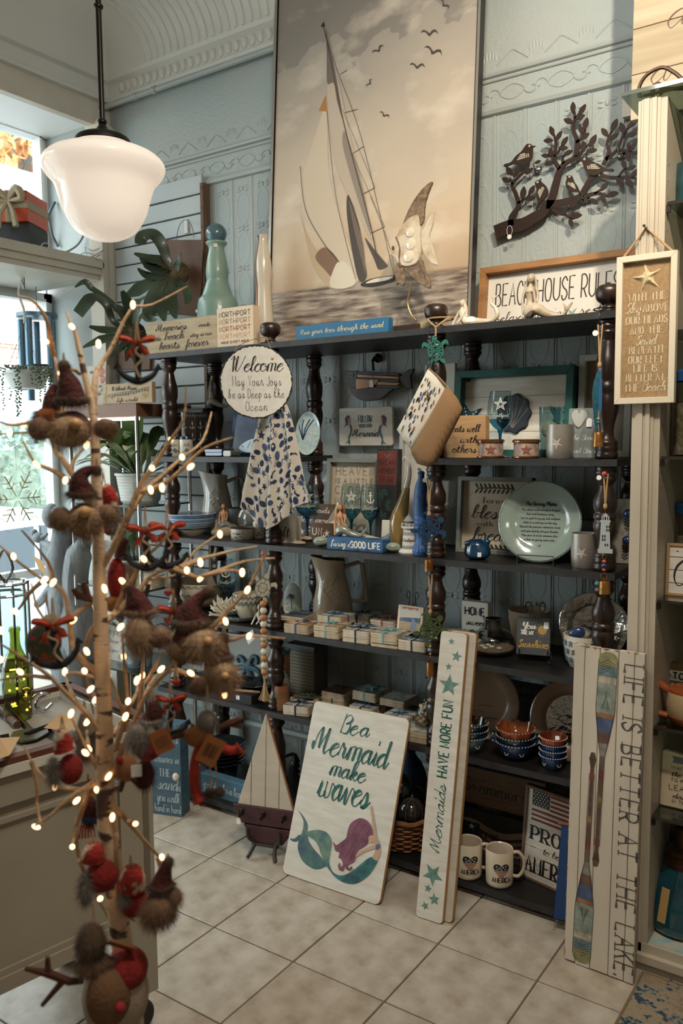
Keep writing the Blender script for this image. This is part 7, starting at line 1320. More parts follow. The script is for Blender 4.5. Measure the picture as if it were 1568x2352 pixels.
FC=[mat('pf_'+c,c,.9)for c in('27384a','3f5f7f','7d6a42','7a4632','1f2c3a')]
fm_=[MB()for _ in FC]
for i in range(64):
 a_,b2=U(.06,.94),U(.06,.94);u=985+(912-985)*b2+(1026-985)*a_*1.0+(946-1026+985-912+0)*a_*b2;v=850+(986-850)*b2+(887-850)*a_+(1030-887-136)*a_*b2
 x,z=pp_(u,v);k=RND.randrange(5);ln=U(.010,.017);t=1.15+U(-.2,.2);c_,s_=cos(t),sin(t);fm_[k].poly([(x+ln*(p*c_-q*s_),z+ln*(p*s_+q*c_))for p,q in cr([(-.5,0),(-.1,.2),(.3,.1),(.5,.22),(.45,0),(.5,-.22),(.3,-.1),(-.1,-.2)],2,True)],-.0155)
for k in range(5):put('fish_print',fm_[k],FC[k],o,kind='stuff')
cord(o,[(0,0,-.002),(0,.01,.03),(.002,.03,.05)],.0014,WIRE)
# --- WITH THE SKY sign on the pilaster
YS=-.105;a=at_y(1404,929,YS);b_=at_y(1541,929,YS);w_=b_.x-a.x;h=at_y(1410,592,YS).z-a.z
o=framed('sky_sand_sign','white framed tan sign With the Sky above our heads with a starfish, hung by rope','sign',((a.x+b_.x)/2+.006,YS,a.z),w_,h,.016,.022,mat('white_frame_warm','cbbfa9',.5),mat('linen_panel','9a7d58',.8,bump=.2,bs=300,n=(120,'8a6e4b')),(),None,0,0,.014)
kk=h/338;rows=[(t,0,h-(v-592)*kk,hh*kk,st,'c',ww*kk*1.0,wt)for t,v,hh,st,ww,wt in(('WITH THE',697,19,'serif',88,.003),('ABOVE',752,19,'serif',58,.003),('OUR HEADS',775,19,'serif',100,.003),('AND THE',798,19,'serif',78,.003),('Sand',824,24,'script',50,.003),('BENEATH',843,19,'serif',80,.003),('OUR FEET',864,19,'serif',84,.003),('LIFE IS',884,19,'serif',56,.003),('BETTER AT',905,19,'serif',92,.003))]
rows=[(t,0,h-(v-592)*kk,hh*kk,st,'c',ww*kk*.92,wt)for t,v,hh,st,ww,wt in(('WITH THE',695,18,'serif',88,.0028),('OUR HEADS',747,18,'serif',100,.0028),('AND THE',770,17,'serif',78,.0028),('Sand',795,22,'script',50,.003),('BENEATH',815,17,'serif',80,.0028),('OUR FEET',837,17,'serif',84,.0028),('LIFE IS',857,17,'serif',56,.0028),('BETTER AT',878,17,'serif',92,.0028))]
cr_i=mat('cream_ink','c7b797',.7);lines(o,rows,cr_i,y=.0132);lines(o,[('Sky',-30*kk,h-129*kk,24*kk,'script','c',36*kk,.003),('ABOVE',20*kk,h-129*kk,17*kk,'serif','c',56*kk,.0028),('THE',-30*kk,h-309*kk,17*kk,'serif','c',34*kk,.0028),('Beach',20*kk,h-309*kk,22*kk,'script','c',52*kk,.003)],cr_i,y=.0132)
sf=starfish(36*kk,.010);sf.v=[(x,y+.014,z+h-52*kk)for x,y,z in sf.v];put('starfish',sf,mat('cream_starfish','c2ad88',.8,bump=.5,bs=140),o,60)
q=at_y(1483,522,YS+.02);dx=q.x-((a.x+b_.x)/2+.006);dz=q.z-a.z;m=MB();m.tube([(-w_*.40,.011,h),(dx,.024,dz),(w_*.40,.011,h)],.0035,7);put('rope',m,TWINE,o,True);put('nail',MB().at(dx,.0,dz,0,PI/2).lathe([(.0,-.03),(.004,-.03),(.004,0)],8),CH,o)
# --- boards leaning at floor level
A_=at_z(647,2006,0);B_=at_z(871,2083,0);C_=at_y(935,1650,-.012);w_=(B_-A_).length;hh=at_y(712,1606,-.012).z;run=-.012-(A_.y+B_.y)/2;L_=math.hypot(hh,run);tl=-math.atan2(run,hh)
MBW=mat('white_washed_ply','cbc5b9',.55,n=(9,'bdb5a7'),st=(1,1,6));PLYE=mat('ply_edge','a77f53',.7)
o=thing('mermaid_waves_board','white board Be a Mermaid make waves with a painted mermaid, leaning at the shelf foot','sign',((A_.x+B_.x)/2,(A_.y+B_.y)/2,.002),math.atan2(B_.y-A_.y,B_.x-A_.x),None,tl)
b=MB();b.rbox(-w_/2,w_/2,.001,.012,0,L_,.02,.001);b.m=1;b.prism(inset(rrect(-w_/2,w_/2,0,L_,.02),.0015),-.0002,.002);put('panel',b,[PLYE,MBW],o)
GT=mat('teal_glitter','14594d',.45,n=(260,'0f463d'));
bf=onplane(o);bq=lambda p:bf(500+p[0]/3.409,1580+p[1]/3.409);mb=MB()
for t,l,r_,hpx,wt in(('Be',(960,350),(1088,372),150,.0085),('a',(1108,372),(1178,390),140,.0085),('Mermaid',(725,512),(1325,612),205,.0115),('make',(868,682),(1145,742),150,.0095),('waves',(772,846),(1175,945),250,.0125)):
 p,q=bq(l),bq(r_);text(mb,t,(p[0]+q[0])/2,(p[1]+q[1])/2,abs(bq((l[0],l[1]-hpx))[1]-p[1]),'brush','c',q[0]-p[0],wt,-.0012)
put('lettering',mb,GT,o)
def art(nm,c,pts,layer,n2=None,sm=True):
 Q=[bq(p)for p in pts];m=MB();m.poly(cr(Q,4,True)if sm else Q,-.001-.0003*layer);return put(nm,m,mat('art_'+c,c,.6,n=(26,n2)if n2 else None),o)
art('tail_fluke','566f60',[(628,958),(668,1000),(702,1062),(704,1110),(690,1140),(655,1155),(668,1100),(672,1050),(655,1000)],0,'35525a');art('tail_fluke','2c4d59',[(566,1178),(600,1180),(640,1150),(662,1165),(640,1190),(610,1205),(585,1200)],0,'24414e')
art('tail_fin_lobe','4c6c60',[(650,1150),(628,1230),(635,1290),(670,1360),(735,1410),(790,1420),(840,1400),(855,1385),(815,1330),(765,1275),(735,1235),(710,1190),(697,1140)],1,'2c4a55');art('tail_fin_lobe','6f8672',[(688,1135),(740,1115),(800,1112),(850,1130),(885,1175),(893,1230),(880,1300),(872,1350),(856,1388),(830,1350),(805,1290),(790,1240),(755,1190),(715,1165)],2,'3f5f5c')
art('mermaid_tail','234a52',[(845,1378),(868,1350),(882,1410),(910,1448),(960,1468),(1010,1458),(1070,1420),(1120,1380),(1170,1340),(1215,1322),(1252,1350),(1230,1400),(1180,1470),(1110,1520),(1050,1535),(980,1520),(920,1480),(880,1430)],3,'3b7470')
m=MB()
tl_=[(868,1350),(882,1410),(910,1448),(960,1468),(1010,1458),(1070,1420),(1120,1380),(1170,1340),(1215,1322),(1252,1350),(1230,1400),(1180,1470),(1110,1520),(1050,1535),(980,1520),(920,1480),(860,1400)]
def inside(p,P):return sum((P[i][1]>p[1])!=(P[i-1][1]>p[1])and p[0]<(P[i-1][0]-P[i][0])*(p[1]-P[i][1])/(P[i-1][1]-P[i][1])+P[i][0]for i in range(len(P)))%2
for i in range(26):
 for j in range(14):
  cx,cy=880+14*i,1330+15*j+7*(i%2)
  if all(inside((cx+dx,cy+dy),tl_)for dx in(-9,9)for dy in(-6,9)):m.ribbon([bq((cx-6,cy)),bq((cx-3,cy+8)),bq((cx+3,cy+8)),bq((cx+6,cy))],.0012,-.0023)
put('tail_scales',m,mat('scale_ink','12333a'),o,kind='stuff')
SK='b28d75'
art('torso',SK,[(1213,1328),(1250,1352),(1270,1310),(1276,1250),(1262,1200),(1245,1185),(1228,1205),(1235,1240),(1230,1290)],4);art('arm',SK,[(1226,1210),(1246,1195),(1241,1120),(1227,1040),(1217,980),(1213,945),(1203,918),(1196,935),(1198,960),(1205,1000),(1213,1080),(1222,1150)],5);art('arm',SK,[(1238,1222),(1190,1242),(1130,1272),(1090,1300),(1078,1325),(1110,1312),(1160,1282),(1210,1266),(1242,1252)],5)
art('face','ba957c',[(1180,1162),(1206,1150),(1224,1170),(1220,1205),(1200,1216),(1182,1200)],6);m=MB();[m.ribbon([bq(p),bq(q)],.0011,-.0031)for p,q in(((1186,1182),(1196,1186)),((1206,1178),(1216,1180)),((1200,1204),(1209,1202)))];put('face_lines',m,INKB,o)
art('hair','5c2d3d',[(1110,1020),(1165,1035),(1200,1080),(1218,1140),(1200,1155),(1182,1170),(1180,1210),(1150,1240),(1110,1262),(1085,1300),(1076,1350),(1045,1375),(1020,1388),(1032,1414),(1048,1395),(1057,1412),(1032,1432),(1004,1412),(1000,1390),(985,1430),(955,1426),(944,1390),(958,1370),(966,1402),(982,1380),(970,1340),(948,1328),(955,1290),(925,1275),(914,1240),(904,1204),(930,1230),(955,1215),(985,1195),(1010,1170),(1020,1120),(1045,1060)],7,'7b4859')
m=MB();[m.ribbon(cr([bq(p)for p in q],4),.0012,-.0034)for q in([(1120,1040),(1070,1110),(1050,1170),(1000,1220),(940,1260)],[(1160,1060),(1110,1140),(1090,1200),(1040,1260),(1000,1330)],[(1195,1110),(1140,1180),(1100,1230),(1060,1290),(1040,1350)])];put('hair_lines',m,mat('hair_ink','35172a'),o);art('shell_top','3d5a78',[(1238,1240),(1255,1222),(1274,1228),(1266,1256),(1245,1266)],8)
A_=at_z(963,2108,0);B_=at_z(1011,2122,0);hh=at_y(1030,1449,.0).z;run=-.012-A_.y;L_=math.hypot(hh,run);tl=-math.atan2(run,hh);w_=.092;rzp=.05
STAR=mat('starfish_green_ink','67857a',.6,n=(60,'4c6d62'))
for k,(dx,dy,lab)in enumerate(((0,0,'tall narrow white board Mermaids have more fun with green starfish, the front one'),(.022,.024,'second tall narrow white board leaning right behind the Mermaids have more fun board'))):
 o=thing('fun_plank',lab,'sign',((A_.x+B_.x)/2+dx-.002,A_.y+dy*.9,.002),rzp,'tall mermaid boards',tl);b=MB();b.rbox(-w_/2,w_/2,.001,.017,0,L_,.012,.001);b.m=1;b.prism(inset(rrect(-w_/2,w_/2,0,L_,.012),.0015),-.0002,.002);put('panel',b,[PLYE,MBW],o)
 if k:continue
 mb=MB();text(mb,'Mermaids',.018,L_*.23,.036,'brush','l',L_*.235,.006,-.001,rot=PI/2);text(mb,'HAVE MORE FUN',.018,L_*.49,.034,'sans','l',L_*.265,.0048,-.001,rot=PI/2);put('lettering',mb,GT,o)
 for x,z,r,a_ in((-.006,.965,.012,.4),(.016,.915,.019,.2),(-.008,.875,.012,.5),(-.001,.81,.036,.3),(.0,.155,.036,1.0),(-.012,.105,.014,.2),(.012,.075,.020,.5),(-.016,.045,.014,.8)):m=MB();m.poly(cr(star(x,L_*z,r,r*.42,a_),2,True),-.001);put('starfish_print',m,STAR,o)
A_=at_z(1299,2205,0);B_=at_z(1451,2262,0);hh=at_y(1332,1481,-.112).z;run=-.112-(A_.y+B_.y)/2;L_=math.hypot(hh,run);tl=-math.atan2(run,hh);w_=.195
o=thing('lake_board','tall whitewashed plank board Life is better at the lake with two painted oars','sign',((A_.x+B_.x)/2,(A_.y+B_.y)/2-.004,.002),math.atan2(B_.y-A_.y,B_.x-A_.x),None,tl);LKW=mat('lake_board_paint','c6bbaa',.65,n=(8,'b5a997'),st=(1,1,.3));RAW=mat('lake_board_edge','8f6e4e',.8);edges=[-w_/2,-w_*.34,-w_*.12,w_*.14,w_*.36,w_/2]
for k in range(5):b=MB();b.rbox(edges[k]+.0008,edges[k+1]-.0008,.0,.014,U(0,.004),L_-U(0,.004),.002,.0015);b.m=0;put('plank',b,LKW,o)
put('batten',MB().box(-w_*.46,w_*.46,.012,.03,L_*.12,L_*.16).box(-w_*.46,w_*.46,.012,.03,L_*.82,L_*.86),RAW,o);m=MB()
for i in range(26):
 z=U(0,L_);sd=RND.choice((-1,1));m.poly([(sd*w_/2,z),(sd*(w_/2-U(.001,.005)),z+U(.005,.02)),(sd*w_/2,z+U(.02,.05))],-.0005)
for i in range(10):x=U(-w_/2,w_/2-.02);m.poly([(x,L_-.002),(x+U(.008,.025),L_-.002),(x+.01,L_-U(.006,.012))],-.0005)
put('worn_edges',m,RAW,o);bf=onplane(o);p,q,t_=bf(1436,1526),bf(1408,2238),bf(1480,1528);mb=MB();text(mb,'LIFE IS BETTER AT THE LAKE.',(p[0]+q[0])/2,p[1],t_[0]-p[0],'serif','l',p[1]-q[1],.0075,-.0009,rot=-PI/2);put('lettering',mb,mat('charcoal_print','3f3a34',.7,n=(60,'57504a')),o)
def oar(par,g,tip):
 """paddle drawn from blade tip z1 down to grip z0"""
 g,tip=bf(*g),bf(*tip);Y=lambda t:g[1]+(tip[1]-g[1])*t;X=lambda t:g[0]+(tip[0]-g[0])*t;fl_=1 if tip[1]>g[1]else-1
 def sec(t0,t1,w0,w1,c,lay=0):
  m=MB();m.poly([(X(t0)-w0,Y(t0)),(X(t0)+w0,Y(t0)),(X(t1)+w1,Y(t1)),(X(t1)-w1,Y(t1))],-.0009-.0002*lay);put('oar_band',m,mat('oar_'+c,c,.65,n=(40,'%02x%02x%02x'%tuple(int(int(c[i:i+2],16)*.75)for i in(0,2,4)))),par)
 bw=lambda t:.0065+(.0265-.0065)*min(1,max(0,(t-.52)/.2))**.8
 sec(0,.03,.005,.010,'5a4433');sec(.03,.07,.010,.0055,'4a3629');sec(.07,.46,.0055,.0062,'5f4636');sec(.10,.13,.0065,.0065,'7a3b30',1);sec(.30,.33,.0065,.0065,'8a6a4a',1);sec(.42,.46,.0066,.0066,'7a3b30',1);sec(.46,.52,.0065,.0065,'6f5a48')
 for t0,t1,c in((.52,.58,'8a857a'),(.58,.63,'6a4f3c'),(.63,.70,'4d5a78'),(.70,.72,'a06a3c'),(.72,.86,'8b9587'),(.86,.89,'b5a890'),(.89,.94,'6b7f7f'),(.94,.98,'8f8a5e')):sec(t0,t1,bw(t0),bw(t1)if t1<.98 else bw(t1)*.92,c)
 m=MB();m.poly([(X(.978)+.0244*cos(a_),Y(.978)+fl_*.016*sin(a_))for a_ in[PI*i/12 for i in range(13)]],-.0009);put('oar_band',m,mat('oar_8f8a5e','8f8a5e'),par)
 m=MB();[m.ribbon([(X(.9+.012*k)-.02,Y(.9+.012*k)),(X(.9),Y(.92+.012*k)),(X(.9+.012*k)+.02,Y(.9+.012*k))],.0012,-.0014)for k in range(5)];[m.ribbon([(X(.74)-.012+.004*k,Y(.74)),(X(.8),Y(.80+.01*k)),(X(.74)+.012-.004*k,Y(.74))],.001,-.0014)for k in range(3)];m.ribbon([(X(.1)-.008,Y(.1)),(X(.52)-.0065,Y(.52)),(X(.74)-.0265,Y(.74)),(X(.97)-.026,Y(.97))],.0012,-.0014);m.ribbon([(X(.1)+.008,Y(.1)),(X(.52)+.0065,Y(.52)),(X(.74)+.0265,Y(.74)),(X(.97)+.026,Y(.97))],.0012,-.0014);put('oar_lines',m,INK,par)
oar(o,(1367,1990),(1398,1500));oar(o,(1362,1728),(1334,2209))
P=at_z(603,1978,0);YB=-.165;o=thing('sailboat_rack','wooden sailboat coat rack with cream sail and maroon hull standing on an easel','coat rack',(at_y(610,1900,YB).x,YB,0),.28,None,-.09);s=dep(o.location)/FPX;O4=o.location;X_=lambda u:(u-610)*s*1.03;Z_=lambda v:hgt(Vector((O4.x,O4.y,0)),v)*1.0
CRS=mat('cream_sail','bfb4a2',.55,n=(5,'b2a693'),st=(1,1,4));MAR=mat('maroon_hull','47272a',.5,n=(7,'3b1f22'),st=(1,1,6));top=(X_(604),Z_(1648));lb,rb_=X_(540),X_(674);zb=Z_(1858);cuts=[lb,X_(572),X_(607),X_(640),rb_]
def edge_z(x):return zb+(top[1]-zb)*((x-lb)/(top[0]-lb)if x<top[0]else(rb_-x)/(rb_-top[0]))
for k in range(4):
 xa,xb=cuts[k]+.001,cuts[k+1]-.001;Q=[(xa,zb),(xb,zb),(xb,max(zb+.002,edge_z(xb)))]+([top]if xa<top[0]<xb else[])+[(xa,max(zb+.002,edge_z(xa)))]
 if k==0:Q=[(xa,zb),(xb,zb),(xb,edge_z(xb))]
 if k==3:Q=[(xa,zb),(xb,zb),(xa,edge_z(xa))]
 put('sail_plank',MB().prism(Q,-.008,.008,.0022),CRS,o)
m=MB();m.tube([(rb_,-.0,zb),(top[0],-.0,top[1])],.004,5);put('sail_edge',m,mat('orange_wood_edge','8d5a34',.6),o)
put('hull_plank',MB().prism([(X_(529),Z_(1858)),(X_(680),Z_(1858)),(X_(676),Z_(1898)),(X_(552),Z_(1898)),(X_(536),Z_(1880))],-.012,.008,.002),MAR,o);put('hull_plank',MB().prism([(X_(556),Z_(1901)),(X_(675),Z_(1901)),(X_(650),Z_(1936)),(X_(582),Z_(1937))],-.012,.008,.002),MAR,o)
for u in(553,605,655):
 m=MB();m.ell((X_(u),-.015,Z_(1873)),.007,.004,.013,8,6);m.tube(cr([(X_(u),-.018,Z_(1873)),(X_(u),-.035,Z_(1880)),(X_(u),-.04,Z_(1874))],3),.003,6);m.ell((X_(u),-.04,Z_(1873)),.005,None,None,8,6);m.ell((X_(u)-.010,-.02,Z_(1871)),.0025,None,None,6,5);put('coat_hook',m,mat('dark_bronze','2b2622',.3,.8),o,True)
pricetag(o,X_(549),-.03,Z_(1897),.016,.022);ES=mat('easel_dark_wood','2a221d',.5);m=MB()
for sg in(-1,1):m.tube(cr([(sg*.062,-.03,Z_(1903)),(sg*.060,-.022,Z_(1925)),(sg*.042,-.012,Z_(1938)),(sg*.044,-.03,Z_(1950)),(sg*.055,-.045,0.004)],4),.007,7);m.tube([(sg*.04,-.01,Z_(1938)),(sg*.02,.05,.05),(sg*.01,.075,.004)],.005,6)
m.tube([(-.05,-.012,Z_(1940)),(.05,-.012,Z_(1940))],.006,7);put('easel',m,ES,o,True)
A_=at_z(418,1878,0);h=at_y(418,1668,A_.y).z;o=thing('treasures_box_sign','blue box sign treasures in the sand with a white seashell, standing on the floor','sign',(A_.x,A_.y,0),.29);BB=mat('dusty_blue_box','46606e',.6,n=(8,'3b5462'),st=(1,1,4));put('box',MB().rbox(-.20,0,0,.065,0,h,.002,.001),BB,o);kx=h/210
lines(o,[('treasures',-.06,h-42*kx,24*kx,'script','c',.10,.004),('treasures in',-.07,h-88*kx,20*kx,'script','c',.125,.0035),('THE',-.072,h-120*kx,17*kx,'serif','c',.05,.004),('sand',-.06,h-150*kx,28*kx,'script','c',.09,.005),('as',-.013,h-150*kx,20*kx,'sans','c',.02,.003),('you walk',-.06,h-178*kx,22*kx,'script','c',.10,.004),('hand in hand',-.062,h-202*kx,18*kx,'sans','c',.115,.0028)],mat('pale_blue_ink','a9b7b8'))
m=MB();m.lathe(cr([(.0,.012),(.008,.011),(.014,.004),(.0145,0)],3),18);m.v=[(x-.022,-z_,h-118*kx+y_*1.15)for x,y_,z_ in m.v];put('seashell',m,mat('white_shell_glaze','d0c8b8',.6,bump=.3,bs=150),o,True);m=MB();m.tube([(-.02,-.002,h),(-.012,-.004,h-.02),(-.016,-.004,h-.028)],.001,4);put('tag_string',m,TWINE,o)
P=at_y(1292,1890,-.03);o=thing('patriotic_pennant','blue star banner hanging behind the oar board with two silver stars on strings','banner',P);q=[at_y(u,v,-.03)-P for u,v in((1290,1895),(1330,1900),(1318,2118),(1272,2108))];put('banner',MB().prism([(p.x,p.z)for p in q],-.003,.003),mat('banner_blue','173a66',.7),o);put('rod',MB().tube([(q[0].x-.01,0,q[0].z+.004),(q[1].x+.02,0,q[1].z+.004)],.006,8),mat('red_brown_rod','6b4030',.6),o,True)
m=MB()
for u,v,r in((1312,2060,.018),(1312,2095,.012)):c=at_y(u,v,-.03)-P;m.poly(star(c.x,c.z,r,r*.4,1.7),-.0036)
put('star_print',m,mat('cream_dots','cfc8b8'),o)
for u0,v0,u,v,r,lab in((1279,2112,1266,2160,.018,0),(1300,2118,1284,2170,.016,1)):
 c=at_y(u,v,-.035)-P;c0=at_y(u0,v0,-.032)-P;m=MB();m.tube([tuple(c0),(c.x,-.004,c.z+r)],.0009,4);put('string',m,CH,o);m=MB();m.prism(star(c.x,c.z,r,r*.45,1.4+.3*lab),-.008,-.002,.0015);put('silver_star',m,mat('corrugated_silver','9b9ea0',.3,.8,bump=.8,bs=90),o)
A_=at_z(1477,2240,0);D_=at_z(1418,2352,0);dr=(D_-A_);rza=math.atan2(dr.x,-dr.y);b=MB();b.at(A_.x,A_.y,0,rza*.5)
def rug_mat():
 M=bpy.data.materials.new('rug_pattern');M.use_nodes=True;T=M.node_tree;N=T.nodes;L=T.links;b=N['Principled BSDF'];b.inputs['Roughness'].default_value=1
 tc=N.new('ShaderNodeTexCoord');v=N.new('ShaderNodeTexVoronoi');v.inputs['Scale'].default_value=13;n=N.new('ShaderNodeTexNoise');n.inputs['Scale'].default_value=60;n.inputs['Detail'].default_value=6
 mx=N.new('ShaderNodeMix');mx.data_type='RGBA';mx.blend_type='LINEAR_LIGHT';mx.inputs[0].default_value=.06;L.new(tc.outputs['Object'],mx.inputs[6]);L.new(n.outputs[1],mx.inputs[7]);L.new(tc.outputs['Object'],n.inputs['Vector']);L.new(mx.outputs[2],v.inputs['Vector'])
 k=N.new('ShaderNodeValToRGB');e=k.color_ramp.elements;e[0].position=.0;e[0].color=lin('1f2830');e[1].position=1;e[1].color=lin('5d4a3c')
 for p,c in((.26,'303f46'),(.34,'55646a'),(.40,'85745e'),(.6,'8f7e66')):q=e.new(p);q.color=lin(c)
 L.new(v.outputs['Distance'],k.inputs[0]);L.new(k.outputs[0],b.inputs['Base Color']);bp=N.new('ShaderNodeBump');bp.inputs['Strength'].default_value=.6;bp.inputs['Distance'].default_value=.004;L.new(n.outputs[0],bp.inputs['Height']);L.new(bp.outputs[0],b.inputs['Normal']);return M
o=thing('patterned_rug','tan and blue mottled rug on the tiles before the display case','rug',(A_.x,A_.y,.001),rza);put('pile',MB().box(0,.95,-1.6,0,0,.009),rug_mat(),o);put('binding',MB().tube([(0,-1.6,.005),(0,0,.005),(.95,0,.005)],.006,6),mat('rug_binding','6f5b46',.9),o)
# --- built-in display case at the right
XC0,YC=1.385,-.072;ZT=2.355
PIL=mat('case_cream_paint','b9ae9b',.45,n=(3,'aea28f'))
o=thing('display_case','cream painted built-in display case with glass shelves at the right','display case',(1.45,.1,0));OC=Matrix.Translation((-1.45,-.1,0))
def cp(name,mb,m,smooth=False):q=put(name,mb,m,o,smooth);q.matrix_parent_inverse=OC;return q
b=MB()
for x0,x1,d in((0,.010,0),(.010,.017,.006),(.017,.030,.010),(.030,.037,.004),(.037,.048,.008),(.048,.056,.0)):b.box(XC0+x0,XC0+x1,YC-d,.395,.05,ZT)
cp('pilaster',b,PIL);cp('side_panel',MB().box(XC0+.056,XC0+.072,YC+.004,.395,.05,ZT),PIL);m=MB()
for k in range(46):m.at(XC0+.0722,YC+.03,.3+k*.042,0,0,PI/2);m.lathe([(0,0),(.0022,0),(.0022,.0004),(0,.0004)],8)
cp('pin_holes',m,INKB);cp('back_panel',MB().box(XC0+.072,3.2,.375,.395,.05,ZT),mat('case_back','7d705c',.7));cp('base',MB().box(XC0+.02,3.2,YC,.38,.05,.075).box(XC0,3.2,YC-.018,.38,.028,.05).box(XC0+.03,3.2,YC-.005,.38,0,.03),PIL);cp('end_panel',MB().box(3.18,3.2,YC,.39,.05,ZT),PIL)
cp('shelf_liner',MB().box(XC0+.075,3.17,YC+.012,.37,.075,.077),mat('marbled_liner','b8b3a3',.5,n=(26,'8fb0b3'),lo=.45,hi=.6))
GS=mat('glass_shelf','5b625c',.1,coat=1);SZ=(2.089,1.431,1.045,.694,.44)
SG_=thin_glass('shelf_glass','b9c6bf',1.3)
for z in SZ:cp('glass_shelf',MB().box(XC0+.075,3.17,YC+.014,.372,z-.004,z+.004),SG_);cp('shelf_edge',MB().box(XC0+.075,3.17,YC+.012,YC+.014,z-.0042,z+.0042),mat('dark_glass_edge','2b2a24',.2));cp('shelf_pin',MB().box(XC0+.072,XC0+.082,YC+.014,YC+.022,z-.022,z-.004),mat('dark_pin','2e2620',.4,.6))
cp('top_glass',MB().box(1.345,3.2,YC-.02,.30,ZT+.016,ZT+.024),SG_);cp('top_glass_edge',MB().box(1.345,3.2,YC-.0215,YC-.02,ZT+.015,ZT+.025),GS)
def caseP(u,v,y):return at_y(u,v,y)
P=caseP(1572,455,.08);o1=lathe_thing('teal_mug','dark teal mug with an orange motif on the top glass shelf of the display case','mug',(P.x+.02,.08,2.093),[(.045,0),(.052,.01),(.054,.06),(.050,.12),(.046,.125),(.046,.02),(0,.015)],mat('dark_teal_glaze','14343a',.12,coat=.8,n=(12,'24525a')),sm=45,k=0);m=MB();m.poly(star(.0,.05,.018,.007),0);ontop(o1,m,.0545,mat('orange_motif','a8632f'),'orange_motif')
for i,(u,v0,y,hgt2,lab,lid)in enumerate(((1572,1052,.03,.20,'tall clear jar with a blue lid on the second glass shelf of the display case',1),(1572,1382,.15,.22,'clear jar of shells with a blue lid behind the GO plaque',1))):
 z0=SZ[1+i]+.004;P=caseP(u,v0,y);o1=thing('lidded_jar',lab,'jar',(P.x+.01,y,z0),face(P),'jars with blue lids');put('glass',MB().lathe([(.042,0),(.045,.01),(.045,hgt2),(.042,hgt2)],24),thin_glass('jar_glass','d9dad2',1.2),o1,True);put('lid',MB().lathe([(.047,hgt2),(.048,hgt2+.025),(.044,hgt2+.03),(0,hgt2+.03)],24),mat('blue_lid','244a7a',.35),o1,40);put('contents',MB().lathe([(0,.004),(.039,.004),(.041,hgt2*.7),(0,hgt2*.72)],20),mat('mixed_shells','6f6353',.8,n=(60,'9a8d78'),bump=.5,bs=80),o1,True)
o1=None
P=caseP(1526,1382,.02);o1=framed('go_plaque','white plank plaque with GO lettering and a big black loop on the third glass shelf','sign',(P.x+.105,.02,SZ[2]+.004),.21,.145,.008,.016,mat('tan_frame','9b7b54',.6),WHITEW,(),None,0,-.05,.004);m=MB();[m.ribbon([(-.1,z),(.1,z)],.0015,.0035)for z in(.036,.072,.108)];put('plank_lines',m,INKB,o1);mb=MB();text(mb,'- GO OUTSIDE -',-.0,.118,.012,'wide','c',.16,.0018,.003);text(mb,'Go',-.04,.03,.08,'script','c',.10,.006,.003);put('lettering',mb,INK,o1)
P=caseP(1506,1590,.0);o1=thing('to_block','brown wooden block with an arrow and the word TO on the fourth glass shelf','sign',(P.x+.08,.06,SZ[3]+.004+.085));
P=caseP(1520,1674,.10);o1.location=(P.x+.03,.12,SZ[3]+.004);put('block',MB().rbox(-.08,.10,0,.03,0,.135,.002),mat('brown_block','6d4f35',.6,n=(7,'5b4029'),st=(1,1,7)),o1);put('cream_strip',MB().box(-.07,.10,-.001,0,.085,.115),WHITEW,o1);m=MB();m.ribbon([(-.05,.1),(-.012,.1)],.003,-.002);[m.poly([(-.055+.006*k,.1),(-.063+.006*k,.108),(-.058+.006*k,.108),(-.049+.006*k,.1),(-.058+.006*k,.092),(-.063+.006*k,.092)],-.002)for k in range(3)];text(m,'TODAY',-.008,.091,.018,'sans','l',.08,.004,-.002);put('lettering',m,INK,o1);lines(o1,[('is a brand new day',-.045,.062,.014,'script','l',.13,.0022)],INKW)
P=caseP(1580,1672,.02);o1=lathe_thing('orange_teapot','cream mug with a fat orange handle on the fourth glass shelf','mug',(P.x,.02,SZ[3]+.004),[(.042,0),(.056,.02),(.060,.055),(.054,.09),(.050,.095),(.048,.03),(0,.02)],mat('cream_pot','a68e6c',.25,coat=.6),sm=45,k=0);put('rim',MB().lathe([(.0545,.088),(.055,.096),(.049,.097)],28),mat('orange_glaze','9a4f26',.2,coat=.8),o1,True);put('foot_band',MB().lathe([(.044,0),(.0575,.02),(.058,.024)],28),mat('orange_glaze','9a4f26'),o1,True);hd=MB();hd.tube(cr([(-.052,0,.085),(-.085,0,.105),(-.105,0,.07),(-.085,0,.025),(-.055,0,.015)],4),[.009,.011,.0125,.013,.013,.0125,.012,.0115,.011,.010,.0095,.009,.009,.009,.009,.009,.009],9);put('handle',hd,mat('orange_glaze','9a4f26'),o1,True)
P=caseP(1508,1880,.0);o1=thing('waiting_plaque','cream wooden plaque about waiting out the storm on the fifth glass shelf','sign',(P.x+.07,.02,SZ[4]+.004),0,None,-.12);put('panel',MB().rbox(-.07,.09,0,.035,0,.155,.006,.004),mat('cream_plaque','b8a88c',.6),o1);put('banner',MB().poly([(-.04,.128),(.09,.128),(.09,.146),(-.042,.146),(-.036,.137)],-.0006),mat('slate_banner','59646a'),o1);lines(o1,[('WAITING FOR',-.042,.110,.009,'sans','l',.10,.0016),('TO PASS IT IS',-.042,.076,.008,'sans','l',.10,.0014),('LEARNING',-.045,.052,.014,'sans','l',.10,.002),('IN THE RAIN',-.035,.016,.009,'sans','l',.08,.0015)],INKB);lines(o1,[('the STORM',-.042,.09,.013,'script','l',.10,.0022),('dancing',-.035,.03,.014,'script','l',.08,.0024)],INK)
